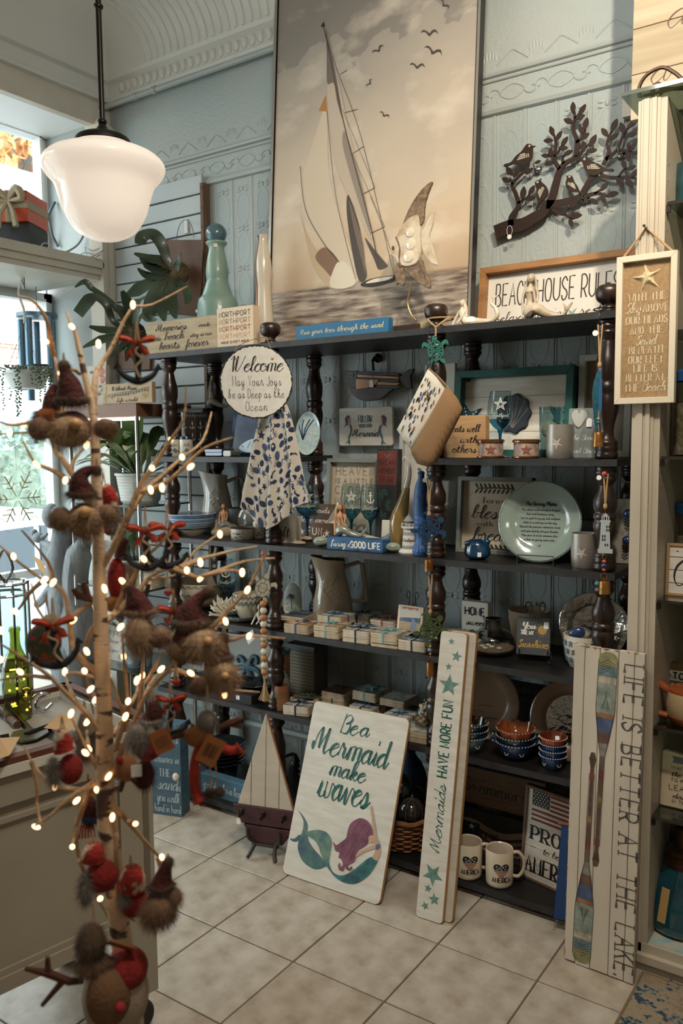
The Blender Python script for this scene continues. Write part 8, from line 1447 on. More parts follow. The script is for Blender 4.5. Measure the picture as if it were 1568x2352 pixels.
P=caseP(1572,1985,.20);lathe_thing('blue_bowl','large slate blue bowl at the bottom of the display case behind the teal jar','bowl',(P.x+.02,.26,.078),[(.06,0),(.09,.05),(.105,.16),(.11,.22),(.104,.222),(.09,.10),(0,.03)],mat('slate_blue_glaze','3f5064',.3,coat=.4,n=(6,'4d6076')),sm=45,k=3)
P=caseP(1548,2148,.04);o1=thing('teal_jar','teal glass jar with a bronze pump top and wooden tag in the display case','jar',(P.x+.012,.075,.078),face(P));TG_=mat('teal_glass','06303c',.06,coat=1,n=(5,'0a4c5a'));put('body',MB().lathe(cr([(.07,0),(.095,.01),(.098,.05),(.085,.11),(.055,.165),(.045,.185),(.04,.20)],3),32),TG_,o1,True);put('collar',MB().lathe([(.05,.185),(.052,.20),(.045,.205),(.044,.215),(.049,.22),(.046,.232),(.03,.236),(0,.236)],24),mat('bronze_cap','4a3322',.3,.7),o1,40);put('pump',MB().lathe([(.024,.236),(.024,.285),(.02,.292),(0,.293)],18),mat('bronze_cap','4a3322'),o1,40);tgm=MB();tgm.at(-.055,-.088,.045,-.5,-.25);tgm.rbox(-.012,.012,0,.002,0,.095,.001);put('wooden_tag',tgm,mat('wood_tag','a5834f',.6),o1)
for k,(v,lab)in enumerate(((740,'white storage box on the glass shelf behind the rope hung sign, lower one'),(660,'white storage box on the glass shelf behind the rope hung sign, upper one'))):pass
P=caseP(1560,740,.10);zb=1.76
cp('glass_shelf',MB().box(XC0+.075,3.17,YC+.014,.372,zb-.004,zb+.004),SG_);cp('shelf_edge',MB().box(XC0+.075,3.17,YC+.012,YC+.014,zb-.0042,zb+.0042),mat('dark_glass_edge','2b2a24'))
for k in range(2):ob=thing('storage_box',('white lidded keepsake box on the glass shelf beside the rope hung sign, the lower box','white lidded keepsake box on the glass shelf beside the rope hung sign, the upper box')[k],'box',(1.60,.02,zb+.005+.068*k),0,'white keepsake boxes');put('box',MB().rbox(-.06,.12,0,.15,0,.045,.002),PAPER,ob);put('lid',MB().rbox(-.063,.123,-.003,.153,.045,.067,.002),PAPER,ob)
YL=.12;a=at_y(1432,213,YL);b_=at_y(1452,0,YL);o=thing('little_whole_sign','large whitewashed plank sign with brown script on top of the display case','sign',(a.x+.02+.45,YL,ZT+.025),0,None,-.03);zt=0
for k in range(6):b=MB();b.rbox(-.45,.45,0,.02,zt+.001,zt+.124,.002,.001);put('plank',b,mat('whitewash_plank_%d'%(k%2),('beb098','b5a68c')[k%2],.7,n=(6,('a8977b','9f8f74')[k%2]),st=(.3,1,5),det=8),o);zt+=.125
zz=lambda v:at_y(1500,v,YL).z-ZT-.025
mb=MB();text(mb,'a little',-.36,zz(45)-.03,.085,'script','l',.34,.004,-.0012);text(mb,'a',-.27,zz(100)-.0,.075,'script','l',.05,.004,-.0012);text(mb,'a whole lot',-.40,zz(190),.075,'script','l',.50,.004,-.0012);put('lettering',mb,mat('brown_script','5a4030'),o)
BRZ=mat('bronze_scroll','4a3628',.4,.6);P=at_y(1500,225,-.03);o=thing('scroll_stand','bronze scrolled metal stand on the glass top of the display case','stand',(P.x,-.03,ZT+.024));sv=lambda u,v:((at_y(u,v,-.03).x-P.x),at_y(u,v,-.03).z-ZT-.024)
m=MB();q=[sv(*p)for p in((1470,228),(1468,200),(1485,172),(1520,155),(1550,168),(1568,183),(1590,190))];m.tube([(x,0,max(.004,z))for x,z in cr(q,4)],.005,7);q=[sv(*p)for p in((1498,226),(1497,200),(1508,190),(1517,200),(1512,222))];m.tube([(x,.01,max(.004,z))for x,z in cr(q,4)],.006,7);m.tube([(sv(1518,205)[0],0,sv(1518,205)[1]),(sv(1600,250)[0],.05,.01)],.005,7);m.tube([(sv(1470,228)[0],0,.004),(sv(1600,228)[0],0,.004)],.004,6);put('scrolls',m,BRZ,o,True)
a=at_y(1428,270,.37);b_=at_y(1462,215,.37);solo('white_canvas',MB().rbox(-.06,.06,0,.03,0,b_.z-a.z,.002),mat('white_block','c9c3b8',.6),'small white block canvas on the wall beside the top of the display case','canvas',(a.x+.06,.369,a.z))
# --- pendant lamp
P=at_d(240,440,2.4);s=2.4/FPX;o=thing('pendant_lamp','schoolhouse pendant lamp with a glowing white glass shade on a dark bronze rod','lamp',P);ZV=lambda v:(440-v)*s
DBZ=mat('dark_bronze','2b2622',.3,.8)
OPAL=bpy.data.materials.new('opal_glass');OPAL.use_nodes=True;b_n=OPAL.node_tree.nodes['Principled BSDF'];b_n.inputs['Base Color'].default_value=lin('b9b4ac');b_n.inputs['Roughness'].default_value=.12;b_n.inputs['Emission Color'].default_value=lin('ffe9d3');b_n.inputs['Emission Strength'].default_value=.62
sh_=cr([(66*s,ZV(338)),(78*s,ZV(346)),(120*s,ZV(362)),(138*s,ZV(382)),(132*s,ZV(402)),(113*s,ZV(425)),(103*s,ZV(455)),(90*s,ZV(495)),(68*s,ZV(528)),(40*s,ZV(544)),(22*s,ZV(549)),(0.001,ZV(552))],4)
put('glass_shade',MB().lathe(sh_,48),OPAL,o,True)
put('fitter_cap',MB().lathe(cr([(66*s,ZV(344)),(64*s,ZV(336)),(58*s,ZV(322)),(34*s,ZV(312)),(18*s,ZV(306)),(10*s,ZV(296)),(7*s,ZV(290))],3),32),DBZ,o,True)
put('rod',MB().tube([(0,0,ZV(296)),(0,0,ZC-P.z)],6.5*s,12),DBZ,o,True)
for v in(286,35):put('rod_joint',MB().ell((0,0,ZV(v)),11*s,11*s,8*s,14,8),DBZ,o,True)
put('canopy',MB().lathe([(.06,ZC-P.z-.001),(.055,ZC-P.z-.02),(.02,ZC-P.z-.035),(.012,ZC-P.z-.05)],20),DBZ,o,True)
# --- gifts on the transom ledge
GZ=2.345;P=at_z(75,566,GZ);a=thing('red_gift','orange red wrapped gift box with a cream ribbon on the window transom','gift',(-1.36,-.05,GZ+.10),.5);RG=mat('orange_foil','c8532f',.35,.1,bump=.2,bs=30)
put('box',MB().rbox(-.14,.13,-.10,.10,0,.13,.004,.003),RG,a);RB=mat('burlap_ribbon','b3a58c',.9,bump=.3,bs=200);m=MB();m.box(-.142,.132,-.102,.102,.055,.088);m.box(.03,.065,-.1035,.1035,-.001,.132);put('ribbon',m,RB,a);m=MB()
for sg in(-1,1):m.tube(cr([(.05,-.11,.09),(.05+sg*.05,-.13,.13),(.05+sg*.07,-.13,.09),(.05,-.11,.085)],4),[.006,.012,.016,.018,.018,.018,.018,.018,.016,.012,.01,.008,.006],6);m.tube([(.05,-.11,.085),(.05+sg*.03,-.13,.03),(.05+sg*.04,-.13,-.03)],[.008,.012,.015],5)
put('bow',m,RB,a,True);solo('black_box',MB().rbox(-.10,.10,-.09,.09,0,.098,.003),BLACKC,'plain black box under the red wrapped gift on the transom','box',(-1.34,-.03,GZ),.5)
m=MB();[m.tube(cr([at_x(u,v,X1+.01)for u,v in q],4),.0025,5)for q in(((36,560),(44,556),(52,562),(58,566)),((92,572),(98,560),(112,560),(119,572)))];solo('light_string',m,mat('white_wire','cfd3d3'),'thin pale wire loops lying before the gifts on the transom','wire')
# --- hanging planter, wind chime, window ornaments
XH=-1.42;P=at_x(62,885,XH);s=dep(P)/FPX;o=thing('hanging_planter','white hanging pot of trailing string of pearls in the window','plant',P)
put('pot',MB().lathe([(36*s,22*s-.06),(50*s,.05),(53*s,.05),(53*s,.065),(48*s,.065),(46*s,.045),(0,.04)],28),mat('white_pot','cfd2d0',.5),o,40);put('hanger_hook',MB().tube(cr([(5*s,0,300*s*.72),(-4*s,0,238*s),(2*s,0,246*s),(-12*s,0,225*s),(-16*s,0,205*s),(0,0,170*s),(0,0,140*s)],4),.006,6),mat('white_plastic','d5d6d2',.4),o,True);put('wires',MB().tube([(0,0,140*s),(-50*s,0,.06)],.0012,4).tube([(0,0,140*s),(50*s,0,.06)],.0012,4).tube([(0,0,140*s),(0,-50*s,.06)],.0012,4).tube([(6*s,0,215*s),(6*s,0,2.245-P.z)],.003,5),mat('grey_cable','6f7070'),o)
m=MB();[m.ell((52*s*q*cos(a_),52*s*q*sin(a_),.07+U(0,.02)),.006,None,.004,6,4)for a_,q in[(U(0,6.28),U(.2,1.12))for _ in range(150)]]
for _ in range(22):
 a_=U(0,6.28)if _>8 else U(-.9,.9);q=54*s;x,y=q*cos(a_),q*sin(a_);L_=U(.06,.26);n=int(L_/.012);z0=.07+U(-.01,.01)
 for i in range(n):m.ell((x*(1+.04*min(i,3))+U(-.006,.006),y*(1+.04*min(i,3))+U(-.006,.006),z0-i*.012+U(-.004,.004)),.0055,None,.004,6,4)
put('trailing_pearls',m,mat('pearl_leaf','44543c',.5,n=(30,'6a7a58')),o,True,kind='stuff')
P=at_x(85,725,-1.55);s=dep(P)/FPX;o=thing('wind_chime','blue grey metal wind chime with long tubes hanging behind the potted pearls','chime',P);CHM=mat('blue_grey_tube','5f7f93',.35,.4);put('top_disc',MB().lathe([(46*s,-.01),(46*s,.008),(0,.02)],24),CHM,o,40);put('chain',MB().tube([(0,0,.01),(0,0,2.245-P.z)],.0015,4),mat('dark_wire','2a221c'),o);put('striker',MB().lathe([(30*s,-118*s),(30*s,-112*s),(0,-110*s)],18),mat('dark_wood','3b322c'),o,40)
for a_,L_ in((.2,120),(1.4,190),(2.6,150),(3.9,170),(5.1,195)):put('tube',MB().tube([(36*s*cos(a_),36*s*sin(a_),-.02),(36*s*cos(a_),36*s*sin(a_),-L_*s)],8*s,10),CHM,o,True)
P=at_x(40,1145,XG+.09);s=1.45*dep(P)/FPX;o=thing('snowflake','gold filigree snowflake ornament hanging in the window','ornament',P,PI/2);GLD=mat('pale_gold','a89a78',.4,.5)
for k in range(6):
 a_=k*PI/3;m=MB();d=lambda r,t=0:(r*s*cos(a_+t),0,r*s*sin(a_+t));m.tube([d(4),d(42)],[.002,.004],5);[m.tube([d(r_),d(r_+9,t)],.003,5)for r_ in(18,28)for t in(.32,-.32)];[m.tube([(d(48,sg*.16)[0]+7*s*cos(t),0,d(48,sg*.16)[2]+7*s*sin(t))for t in[q*.7 for q in range(8)]],.0012,4)for sg in(-1,1)];put('arm',m,GLD,o,True)
put('string',MB().tube([(0,0,44*s),(0,0,95*s)],.001,4),TWINE,o);put('suction_cup',MB().ell((0,0,104*s),9*s,.006,9*s,12,8),BOWLG,o,True)
P=at_x(24,1325,XG+.09);o=thing('glass_ornament','small clear glass ornament with a drop on the lower window','ornament',P,PI/2);put('disc',MB().ell((0,0,0),.028,.006,.028,16,8),BOWLG,o,True);put('drop',MB().ell((.004,0,-.075),.007,None,None,8,6),DBZ,o,True);put('string',MB().tube([(0,0,-.028),(.004,0,-.07)],.0008,4),TWINE,o)
# --- staghorn ferns on wooden plaques
LEAF=mat('fern_leaf','2c3a29',.38,n=(8,'46543a'),coat=.15);BARK=mat('plaque_wood','6b4526',.6,n=(7,'4f3019'),st=(1,1,.35));MOSS=mat('dry_moss','4a3b28',.95,n=(40,'6d5a3a'),bump=.6,bs=80)
def blade(mb,pts,ws,k=5,fold=.18,up=Vector((0,-.25,1))):
 """strap leaf along 3-D points with half widths"""
 C_=[Vector(p)for p in cr(pts,k)];n=len(C_);V=[];F=[]
 for i,p in enumerate(C_):
  t=(C_[min(i+1,n-1)]-C_[max(0,i-1)]).normalized();sd=t.cross(CAM-p).normalized()if up is None else t.cross(up).normalized();f=i/(n-1)*(len(ws)-1);j=min(int(f),len(ws)-2);w_=ws[j]+(ws[j+1]-ws[j])*(f-j);nn=sd.cross(t)
  V+=[p-sd*w_+nn*w_*fold,p,p+sd*w_+nn*w_*fold]
 for i in range(n-1):b=3*i;F+=[(b,b+1,b+4,b+3),(b+1,b+2,b+5,b+4)]
 mb.add(V,F);return mb
def fern(name,lab,y,plaque,cen,fronds):
 C0=at_y(*cen,y);o=thing(name,lab,'plant',C0);q=[at_y(u,v,YW-.04)-C0 for u,v in plaque];m=MB();m.prism([(p.x,p.z)for p in q],q[0].y-.012,q[0].y+.004,.002);put('plaque',m,BARK,o);m=MB();m.ell((0,.03,0),.05,.04,.05,10,7)
 for _ in range(60):d=Vector((U(-1,1),U(-1,.2),U(-1,1))).normalized();m.tube([d*.03,d*U(.05,.085)+Vector((U(-.03,.03),0,U(-.04,.01)))],.0012,4)
 put('moss',m,MOSS,o);s=dep(C0)/FPX
 for pts,ws,dy in fronds:Q=[tuple(at_y(u,v,y-dy*i/(len(pts)-1))-C0)for i,(u,v)in enumerate(pts)];b=MB();blade(b,Q,[w_*s for w_ in ws],5,.2,None);put('frond',b,LEAF,o,True)
 return o
o=fern('staghorn_fern','staghorn fern mounted on a brown wooden plaque with a wire hanger, upper one',.27,[(385,552),(472,552),(462,728),(405,722)],(400,625),[([(398,620),(382,590),(370,560),(352,540),(328,545),(322,562)],(8,11,14,15,16,12),.10),([(395,622),(370,600),(345,595),(308,582)],(6,13,12,3),.08),([(395,628),(360,618),(335,605),(320,594)],(6,15,14,2),.1),([(395,632),(365,635),(335,632),(316,616)],(6,10,10,2),.08),([(395,635),(350,650),(315,668),(286,682)],(6,15,18,2),.1),([(398,635),(372,660),(355,690),(345,720),(348,732)],(8,20,22,18,3),.12),([(400,640),(375,680),(372,712),(378,738)],(6,14,15,3),.12),([(405,640),(395,680),(398,712),(404,732)],(6,12,13,3),.1),([(405,625),(415,590),(424,572)],(5,8,2),.05),([(402,640),(425,665),(432,690),(424,698)],(6,10,9,2),.06)])
P=at_y(425,540,.33)-o.location;put('wire_hanger',MB().tube([(P.x+.052*cos(t),P.y,P.z-.02+.085*sin(t))for t in[PI*q/12 for q in range(13)]],.0018,5),mat('grey_cable','6f7070'),o);pricetag(o,P.x+.05,P.y+.01,-.17,.018,.014);q=at_y(428,520,YW-.04)-o.location;put('wall_clip',MB().box(q.x-.008,q.x+.008,q.y-.004,q.y+.004,q.z-.03,q.z+.03),TAGW,o)
fern('staghorn_fern','staghorn fern with long drooping fronds on a plaque below, behind the black anchor',.20,[(275,800),(350,800),(348,850),(276,850)],(300,765),[([(300,760),(270,710),(238,680),(212,664),(195,648),(172,660)],(5,6,6,7,8,2),.12),([(300,762),(262,740),(245,702),(222,684),(205,690),(180,722)],(5,7,9,9,16,14),.14),([(300,765),(270,760),(235,758),(205,750)],(5,8,10,3),.1),([(300,775),(265,775),(230,782),(190,798)],(6,9,12,2),.12),([(300,750),(285,720),(262,706),(250,705)],(6,12,9,2),.08),([(305,745),(300,715),(290,690),(280,668)],(6,12,12,4),.08),([(305,770),(290,790),(278,800),(262,812),(245,822)],(5,6,8,8,2),.1),([(308,775),(310,800),(318,835),(322,850)],(6,12,9,2),.12),([(310,752),(330,725),(345,735),(360,736)],(6,12,11,3),.08),([(308,745),(318,700),(335,680)],(5,10,2),.05),([(302,775),(285,790),(280,800)],(6,9,2),.1),([(306,780),(296,810),(290,830)],(5,9,2),.1)])
# --- glass etagere, its plants and signs
EX0,EX1,EY0,EY1=-1.10,-.665,.03,.33;o=thing('glass_etagere','chrome and glass display stand with a wooden top in the window corner','display stand',((EX0+EX1)/2,.18,0));OE=Matrix.Translation((-(EX0+EX1)/2,-.18,0))
def ep(n,mb,m,sm=False):q=put(n,mb,m,o,sm);q.matrix_parent_inverse=OE
ep('wooden_top',MB().box(EX0-.03,EX1+.01,EY0-.01,EY1+.01,1.592,1.645),mat('reddish_wood_top','7a5238',.5,n=(6,'633f29'),st=(.3,1,1)))
for z in(1.21,.846,.483):ep('glass_shelf',MB().box(EX0,EX1,EY0,EY1,z-.004,z+.004),SG_);ep('shelf_edge',MB().box(EX0,EX1,EY0-.002,EY0,z-.004,z+.004).box(EX1,EX1+.002,EY0,EY1,z-.004,z+.004),mat('dark_glass_edge','2b2a24'))
for x in(EX0,EX1):
 for y in(EY0,EY1):ep('chrome_leg',MB().tube([(x,y,0),(x,y,1.592)],.009,10),CH,True)
ep('light_bar',MB().box(EX0+.06,EX1-.02,EY0+.02,EY0+.035,1.576,1.590),mat('cool_light_bar','fff4e6',.4,em=2.5))
P=at_y(190,890,.10);sz=wid(P,72);o=board('floral_sign','cream sign with red roses standing on the wooden top behind the birch trunk','sign',(-1.02,.10,1.646),.16,.18,.02,mat('pale_floral_board','c2b9ac',.6),[('love',.02,.05,.03,'script','c',.07,.003)],INKB,0,-.05);m=MB();[m.poly(cr([(x+r*cos(t)*(1+.15*cos(3*t)),z+r*sin(t)*(1+.15*cos(3*t)))for t in[2*PI*i/9 for i in range(9)]],2,True),-.0008-.0002*r*100*0)for x,z,r in((.05,.15,.022),(.02,.155,.016),(.06,.115,.018))];put('rose_print',m,mat('rose_red','a0574c',.6,n=(60,'bd8577')),o);m=MB();[m.poly(cr([(x,z),(x+.015,z+.008),(x+.03,z),(x+.015,z-.006)],2,True),-.0008)for x,z in((.03,.085),(.045,.07),(-.03,.15),(.02,.05))];put('leaf_print',m,mat('leaf_print_green','4f5f52'),o)
a=at_y(236,928,EY0);b_=at_y(350,930,EY0);w_=b_.x-a.x;h=.085;o=board('music_sign','tan block sign Without Music life would B flat with a stave and notes','sign',((a.x+b_.x)/2,EY0+.0,1.646),w_,h,.02,mat('music_board','b79f7d',.6,n=(8,'a58b68')),[('Without Music',-w_*.05,h*.66,h*.2,'script','c',w_*.52,.004),('Life would',.0,h*.1,h*.18,'script','c',w_*.42,.0035)],INK);m=MB();[m.ribbon(cr([(-w_*.4,h*(.32+.04*k)),(0,h*(.42+.04*k)),(w_*.45,h*(.6+.04*k))],4),.0009,-.0008)for k in range(5)]
for i in range(14):x=-w_*.3+i*w_*.055;z=h*(.36+.018*i)+U(-.004,.006);m.poly(circ(x,z,.0035,8),-.001);m.ribbon([(x+.003,z),(x+.003,z+.014)],.0012,-.001)
put('notes',m,INK,o);mb=MB();text(mb,'Bb',w_*.36,h*.2,h*.3,'script','c',w_*.14,.005);mb.ribbon(cr([(-w_*.42,h*.08),(-w_*.45,h*.3),(-w_*.40,h*.42),(-w_*.44,h*.2),(-w_*.47,h*.35),(-w_*.42,h*.6),(-w_*.40,h*.9),(-w_*.43,h*.75)],4),.0025,-.001);put('gold_clef',mb,mat('gold_ink','b08d4f'),o)
def potplant(lab,P,r,h,leaves,potm,extra=None):
 o=thing('potted_plant',lab,'plant',P);pm=MB();pf=[(r*.72,0),(r*.78,h*.06)]
 for k in range(8):z=h*(.1+.1*k);q=r*(.8+.2*(z/h));pf+=[(q,z),(q*1.012,z+h*.05),(q,z+h*.095)]
 pf+=[(r*1.04,h*.92),(r*1.04,h),(r*.94,h),(r*.9,h*.86),(0,h*.85)];put('pot',pm.lathe(pf,28),potm,o,50);put('soil',MB().lathe([(r*.9,h*.87),(0,h*.9)],16),mat('dark_soil','33271d',.95),o)
 for k,(a_,ln,e,w_,mm)in enumerate(leaves):
  b=MB();d=Vector((cos(a_),sin(a_),0));b0=Vector((0,0,h*.88))+d*r*.25;blade(b,[tuple(b0),tuple(b0+d*ln*.35*cos(e)+Vector((0,0,ln*.5*sin(e)))),tuple(b0+d*ln*.75*cos(e)+Vector((0,0,ln*.85*sin(e)))),tuple(b0+d*ln*cos(e)*1.05+Vector((0,0,ln*.85*sin(e)-ln*.08)))],[.003,.004,w_*.8,w_,w_*.7,.001],5,.25,Vector((0,0,1))if e<.9 else None);put('leaf',b,mm,o,True)
 return o
LG=mat('lily_leaf','5f7d45',.35,n=(12,'48663a'),coat=.15);LV=mat('variegated_leaf','b9bf98',.4,n=(18,'6b8055'));WPOT=mat('white_ribbed_pot','c5c6c0',.5)
potplant('leafy peace lily in a white ribbed pot on the upper glass shelf',(-.80,.16,1.214),.105,.135,[(RND.choice((U(2.4,4.4),U(0,6.28))),U(.16,.30),U(.25,1.35),U(.018,.036),RND.choice((LG,LG,LV)))for _ in range(44)]+[(5.2,.34,1.35,.05,LG),(3.4,.3,.75,.03,LV),(3.2,.3,.9,.03,LV)],WPOT)
potplant('broad leaved dark plant in a white pot on the middle glass shelf',(-.86,.18,.85),.09,.11,[(U(0,6.28),U(.14,.22),U(.7,1.3),U(.02,.036),mat('snake_leaf','33452f',.4,n=(14,'5a6b4a')))for _ in range(9)],WPOT)
for k,(x,z,lab)in enumerate(((-1.02,.85,'floral white sign with script standing on the middle glass shelf by the window'),(-.98,.487,'small pale floral card with script on the lowest glass shelf'))):o=board('flower_card',lab,'sign',(x,.12,z),.15,.19,.012,mat('pale_floral_board','c2b9ac'),[('Hope',.0,.12,.035,'script','c',.11,.004),('bloom',0,.08,.02,'script','c',.08,.003),('and grow',0,.04,.018,'script','c',.09,.0025)],INKG,0,-.08);m=MB();[m.poly(circ(x_,z_,.014,7),-.0008)for x_,z_ in((-.05,.165),(.05,.17),(-.055,.03),(.05,.02),(-.06,.1))];put('flower_print',m,mat('grey_green_bloom','8c9a94',.6),o)
o=thing('book_pile','short pile of white paper coasters on the middle glass shelf behind the furry gnome','coasters',(-.72,.12,.851),.2);[setattr(put('slab',MB().rbox(-.05,.05,0,.010,-.05,.05,.006).at(),STONE_C[2],o),'matrix_local',Matrix.Translation((0,0,.011*k+.01))@Matrix.Rotation(-PI/2,4,'X'))for k in range(5)]
P=Vector((-.80,.12,.488));lathe_thing('patterned_vase','grey blue vase with a bird pattern on the lowest glass shelf','vase',P,[(.05,0),(.062,.05),(.06,.2),(.045,.25),(.05,.27)],mat('bird_vase_glaze','5b6a73',.4,n=(30,'98a0a0'),lo=.5,hi=.6))
potplant('dark bushy plant in a striped pot on the lowest glass shelf',(-.93,.22,.488),.08,.10,[(U(0,6.28),U(.12,.24),U(.5,1.3),U(.012,.022),LEAF)for _ in range(16)],mat('grey_striped_pot','8e9290',.5))
# --- grey tree-stump statue with birds
P=at_x(150,1560,-1.29);o=thing('bird_statue','tall grey carved driftwood statue with perched birds in the window bay','statue',(-1.33,.06,.36));STN=mat('grey_statue','5d6265',.6,n=(6,'7f8588'),st=(3,3,.6),bump=.4,bs=30);m=MB();S_=lambda u,v,y=.06:tuple(at_y(u,v,y)-o.location)
m.tube(cr([S_(178,1640),S_(165,1500),S_(150,1380),S_(140,1280),S_(150,1210),S_(130,1170)],4),[.10]*5+[.085]*4+[.07]*4+[.055]*4+[.05,.045,.04,.03],10);m.tube(cr([S_(180,1600),S_(180,1450),S_(172,1330),S_(185,1260),S_(200,1240)],4),[.08]*6+[.06]*6+[.045,.04,.035,.03,.03],9);m.tube(cr([S_(150,1330),S_(115,1360),S_(85,1390)],4),[.05,.045,.04,.035,.03,.025,.022,.02,.018],8);m.tube(cr([S_(140,1280),S_(115,1255),S_(98,1248)],4),[.04,.035,.03,.028,.025,.022,.02,.02,.02],8);m.ell(S_(118,1185),.05,.04,.06,12,8);put('trunk',m,STN,o,True)
for(u,v,fl_)in((88,1235,-1),(190,1240,1)):b=MB();c=Vector(S_(u,v));b.ell(c,.035,.024,.026,12,8);b.ell(c+Vector((fl_*.03,0,.022)),.018,None,None,10,7);b.tube([c+Vector((fl_*.045,0,.022)),c+Vector((fl_*.06,0,.02))],[.005,.001],5);b.tube([c+Vector((-fl_*.025,0,0)),c+Vector((-fl_*.07,0,.022))],[.014,.006],6);put('bird',b,STN,o,True)
b=MB();q=[S_(u,v,.02)for u,v in((75,1275),(100,1290),(108,1325),(88,1305))];b.add(q,[(0,1,2,3)]);put('price_card',b,mat('kraft_tag','a98558',.8),o,label='brown paper price card')
# --- cream display table on casters
o=thing('display_table','cream painted panelled display table on casters at the lower left','table',(.485,-.985,0),math.radians(-11));DW,DL,DZ=.44,1.5,.80;TP=mat('table_cream_paint','958b7a',.5,n=(3,'8c8271'))
put('front_panel',MB().box(-.03,-.012,-DL,-.09,.28,DZ-.03),TP,o);put('panel_moulding',MB().box(-.013,-.004,-DL,-.09,.66,.672).box(-.013,0,-DL,-.09,.28,.315).box(-.013,-.006,-DL,-.09,.315,.33).box(-.013,0,-DL,-.09,.70,DZ-.03),TP,o);put('end_panel',MB().box(-DW,0,-.03,-.012,.28,DZ-.03),TP,o);put('back_panel',MB().box(-DW,-DW+.018,-DL,0,.28,DZ-.03),TP,o)
for x in(-.045,-DW):
 for y in(-.09,-DL):
  put('leg',MB().prism([(x,.10),(x+.045,.10),(x+.045,DZ-.03),(x,DZ-.03)],y,y+.09),TP,o);b=MB();b.box(x+.01,x+.035,y+.03,y+.06,.075,.10);put('caster_plate',b,mat('caster_metal','2d2a27',.4,.7),o)
  b=MB();b.at(x+.022,y+.045,.04,0,0,PI/2);b.lathe([(0,-.014),(.036,-.014),(.04,-.008),(.04,.008),(.036,.014),(0,.014)],20);put('caster_wheel',b,mat('caster_rubber','191817',.6),o,True)
for bx in((-DW-.01,.012,-DL,-DL+.03),(-DW-.01,.012,-.02,.012),(-.02,.012,-DL,.012),(-DW-.01,-DW+.02,-DL,.012)):put('top_rail',MB().box(bx[0],bx[1],bx[2],bx[3],DZ-.03,DZ-.008),mat('white_rail','c3bcae',.5),o);put('wood_rim',MB().box(bx[0]+.003,bx[1]-.003,bx[2]+.003,bx[3]-.003,DZ-.008,DZ+.006),mat('red_wood_rim','5f3423',.5,n=(8,'4c2719'),st=(4,.5,1)),o)
put('table_top',MB().box(-DW,0,-DL,0,DZ-.03,DZ-.022),mat('grey_table_top','7f7a72',.5,n=(7,'938c80')),o)
ZB=DZ-.022
P=at_z(42,1650,ZB);lathe_o=thing('lit_bottle','green glass bottle with warm string lights inside on the display table','bottle',P,face(P));put('glass',MB().lathe(cr([(.030,.002),(.035,.01),(.035,.12),(.030,.15),(.014,.19),(.0125,.225),(.015,.23),(.0135,.24)],3),24),thin_glass('olive_bottle_glass','b9b86a',1.2),lathe_o,True)
BULB=mat('warm_bulb','ffc88c',.4,em=5);m=MB();[m.ell((.022*cos(2.2*i),.022*sin(2.2*i),.02+.013*i),.0035,None,None,6,5)for i in range(9)];put('fairy_lights',m,BULB,lathe_o,True);m=MB();text(m,'Hol',0,.105,.012,'serif','c',.03,.002,0);bend(m,.0365);put('label',m,INKW,lathe_o)
P=at_z(25,1610,ZB);o=thing('silver_lantern','silver filigree glass lantern with ribs behind the lit bottle','lantern',P,face(P));put('glass',MB().lathe([(.05,.0),(.055,.02),(.055,.30),(.04,.33)],24),BOWLG,o,True);m=MB();[m.tube([(.057*cos(a_),.057*sin(a_),0),(.057*cos(a_),.057*sin(a_),.33)],.003,5)for a_ in[k*PI/5 for k in range(10)]];put('rib',m,CH,o);m=MB();[m.tube([(.057*cos(t),.057*sin(t),z)for t in[2*PI*i/24 for i in range(24)]],.004,5,True)for z in(0,.1,.30,.33)];put('ring',m,CH,o);put('finial',MB().tube(cr([(0,0,.33),(-.02,0,.37),(0,0,.42),(.02,0,.37),(0,0,.33)],4),.004,6),CH,o,True)
IR=mat('dark_tool_iron','24211f',.35,.7)
def tool(name,lab,cat,pts,r,m_,z=ZB,extra=None):
 P=at_z(*pts[0],z);o=thing(name,lab,cat,P);Q=[at_z(u,v,z+r+h)-P for u,v,h in[(*p,0)if len(p)==2 else p for p in pts]];put('shaft',MB().tube(cr([tuple(q)for q in Q],3),r,8),m_,o,True);return o,P
for pts,r,lab in(([(80,1688),(35,1640),(0,1606)],.007,'long dark iron handle crossing the display table before the lit bottle'),([(60,1690),(95,1676),(118,1668)],.009,'short dark tool handle beside the trowel'),([(40,1665),(20,1645),(0,1628)],.010,'brown wooden tool handle at the left end of the display table')):tool('tool_handle',lab,'tool',pts,r,IR if 'iron' in lab or 'dark' in lab else mat('tool_wood','4b3120',.5))
o,P=tool('trowel','flat steel trowel lying on the display table','tool',[(20,1690),(0,1694)],.006,IR);q=[at_z(u,v,ZB+.012)-P for u,v in((22,1694),(30,1680),(70,1672),(108,1672),(112,1682),(85,1696),(50,1703))];b=MB();b.add([tuple(p)for p in q]+[(p.x,p.y,p.z-.004)for p in q],[tuple(range(7))[::-1],tuple(range(7,14))]+[(i,(i+1)%7,7+(i+1)%7,7+i)for i in range(7)]);put('blade',b,mat('worn_steel','5b5750',.3,.8),o)
P=at_z(95,1640,ZB);o=thing('corkscrew','looped polished steel bottle opener standing on the display table','opener',P,face(P));m=MB();s=wid(P,1);m.tube(cr([(-18*s,0,.004),(-22*s,0,28*s),(-5*s,0,48*s),(18*s,0,44*s),(-2*s,0,36*s),(-10*s,0,20*s),(5*s,0,6*s),(25*s,0,22*s)],4),.005,8);put('loop',m,CH,o,True);m=MB();[m.tube([(-30*s+9*s*cos(t),.0,z+5*s*sin(t))for t in[2*PI*k/14 for k in range(14)]],.003,6,True)for z in(40*s,62*s)];put('ring',m,CH,o)
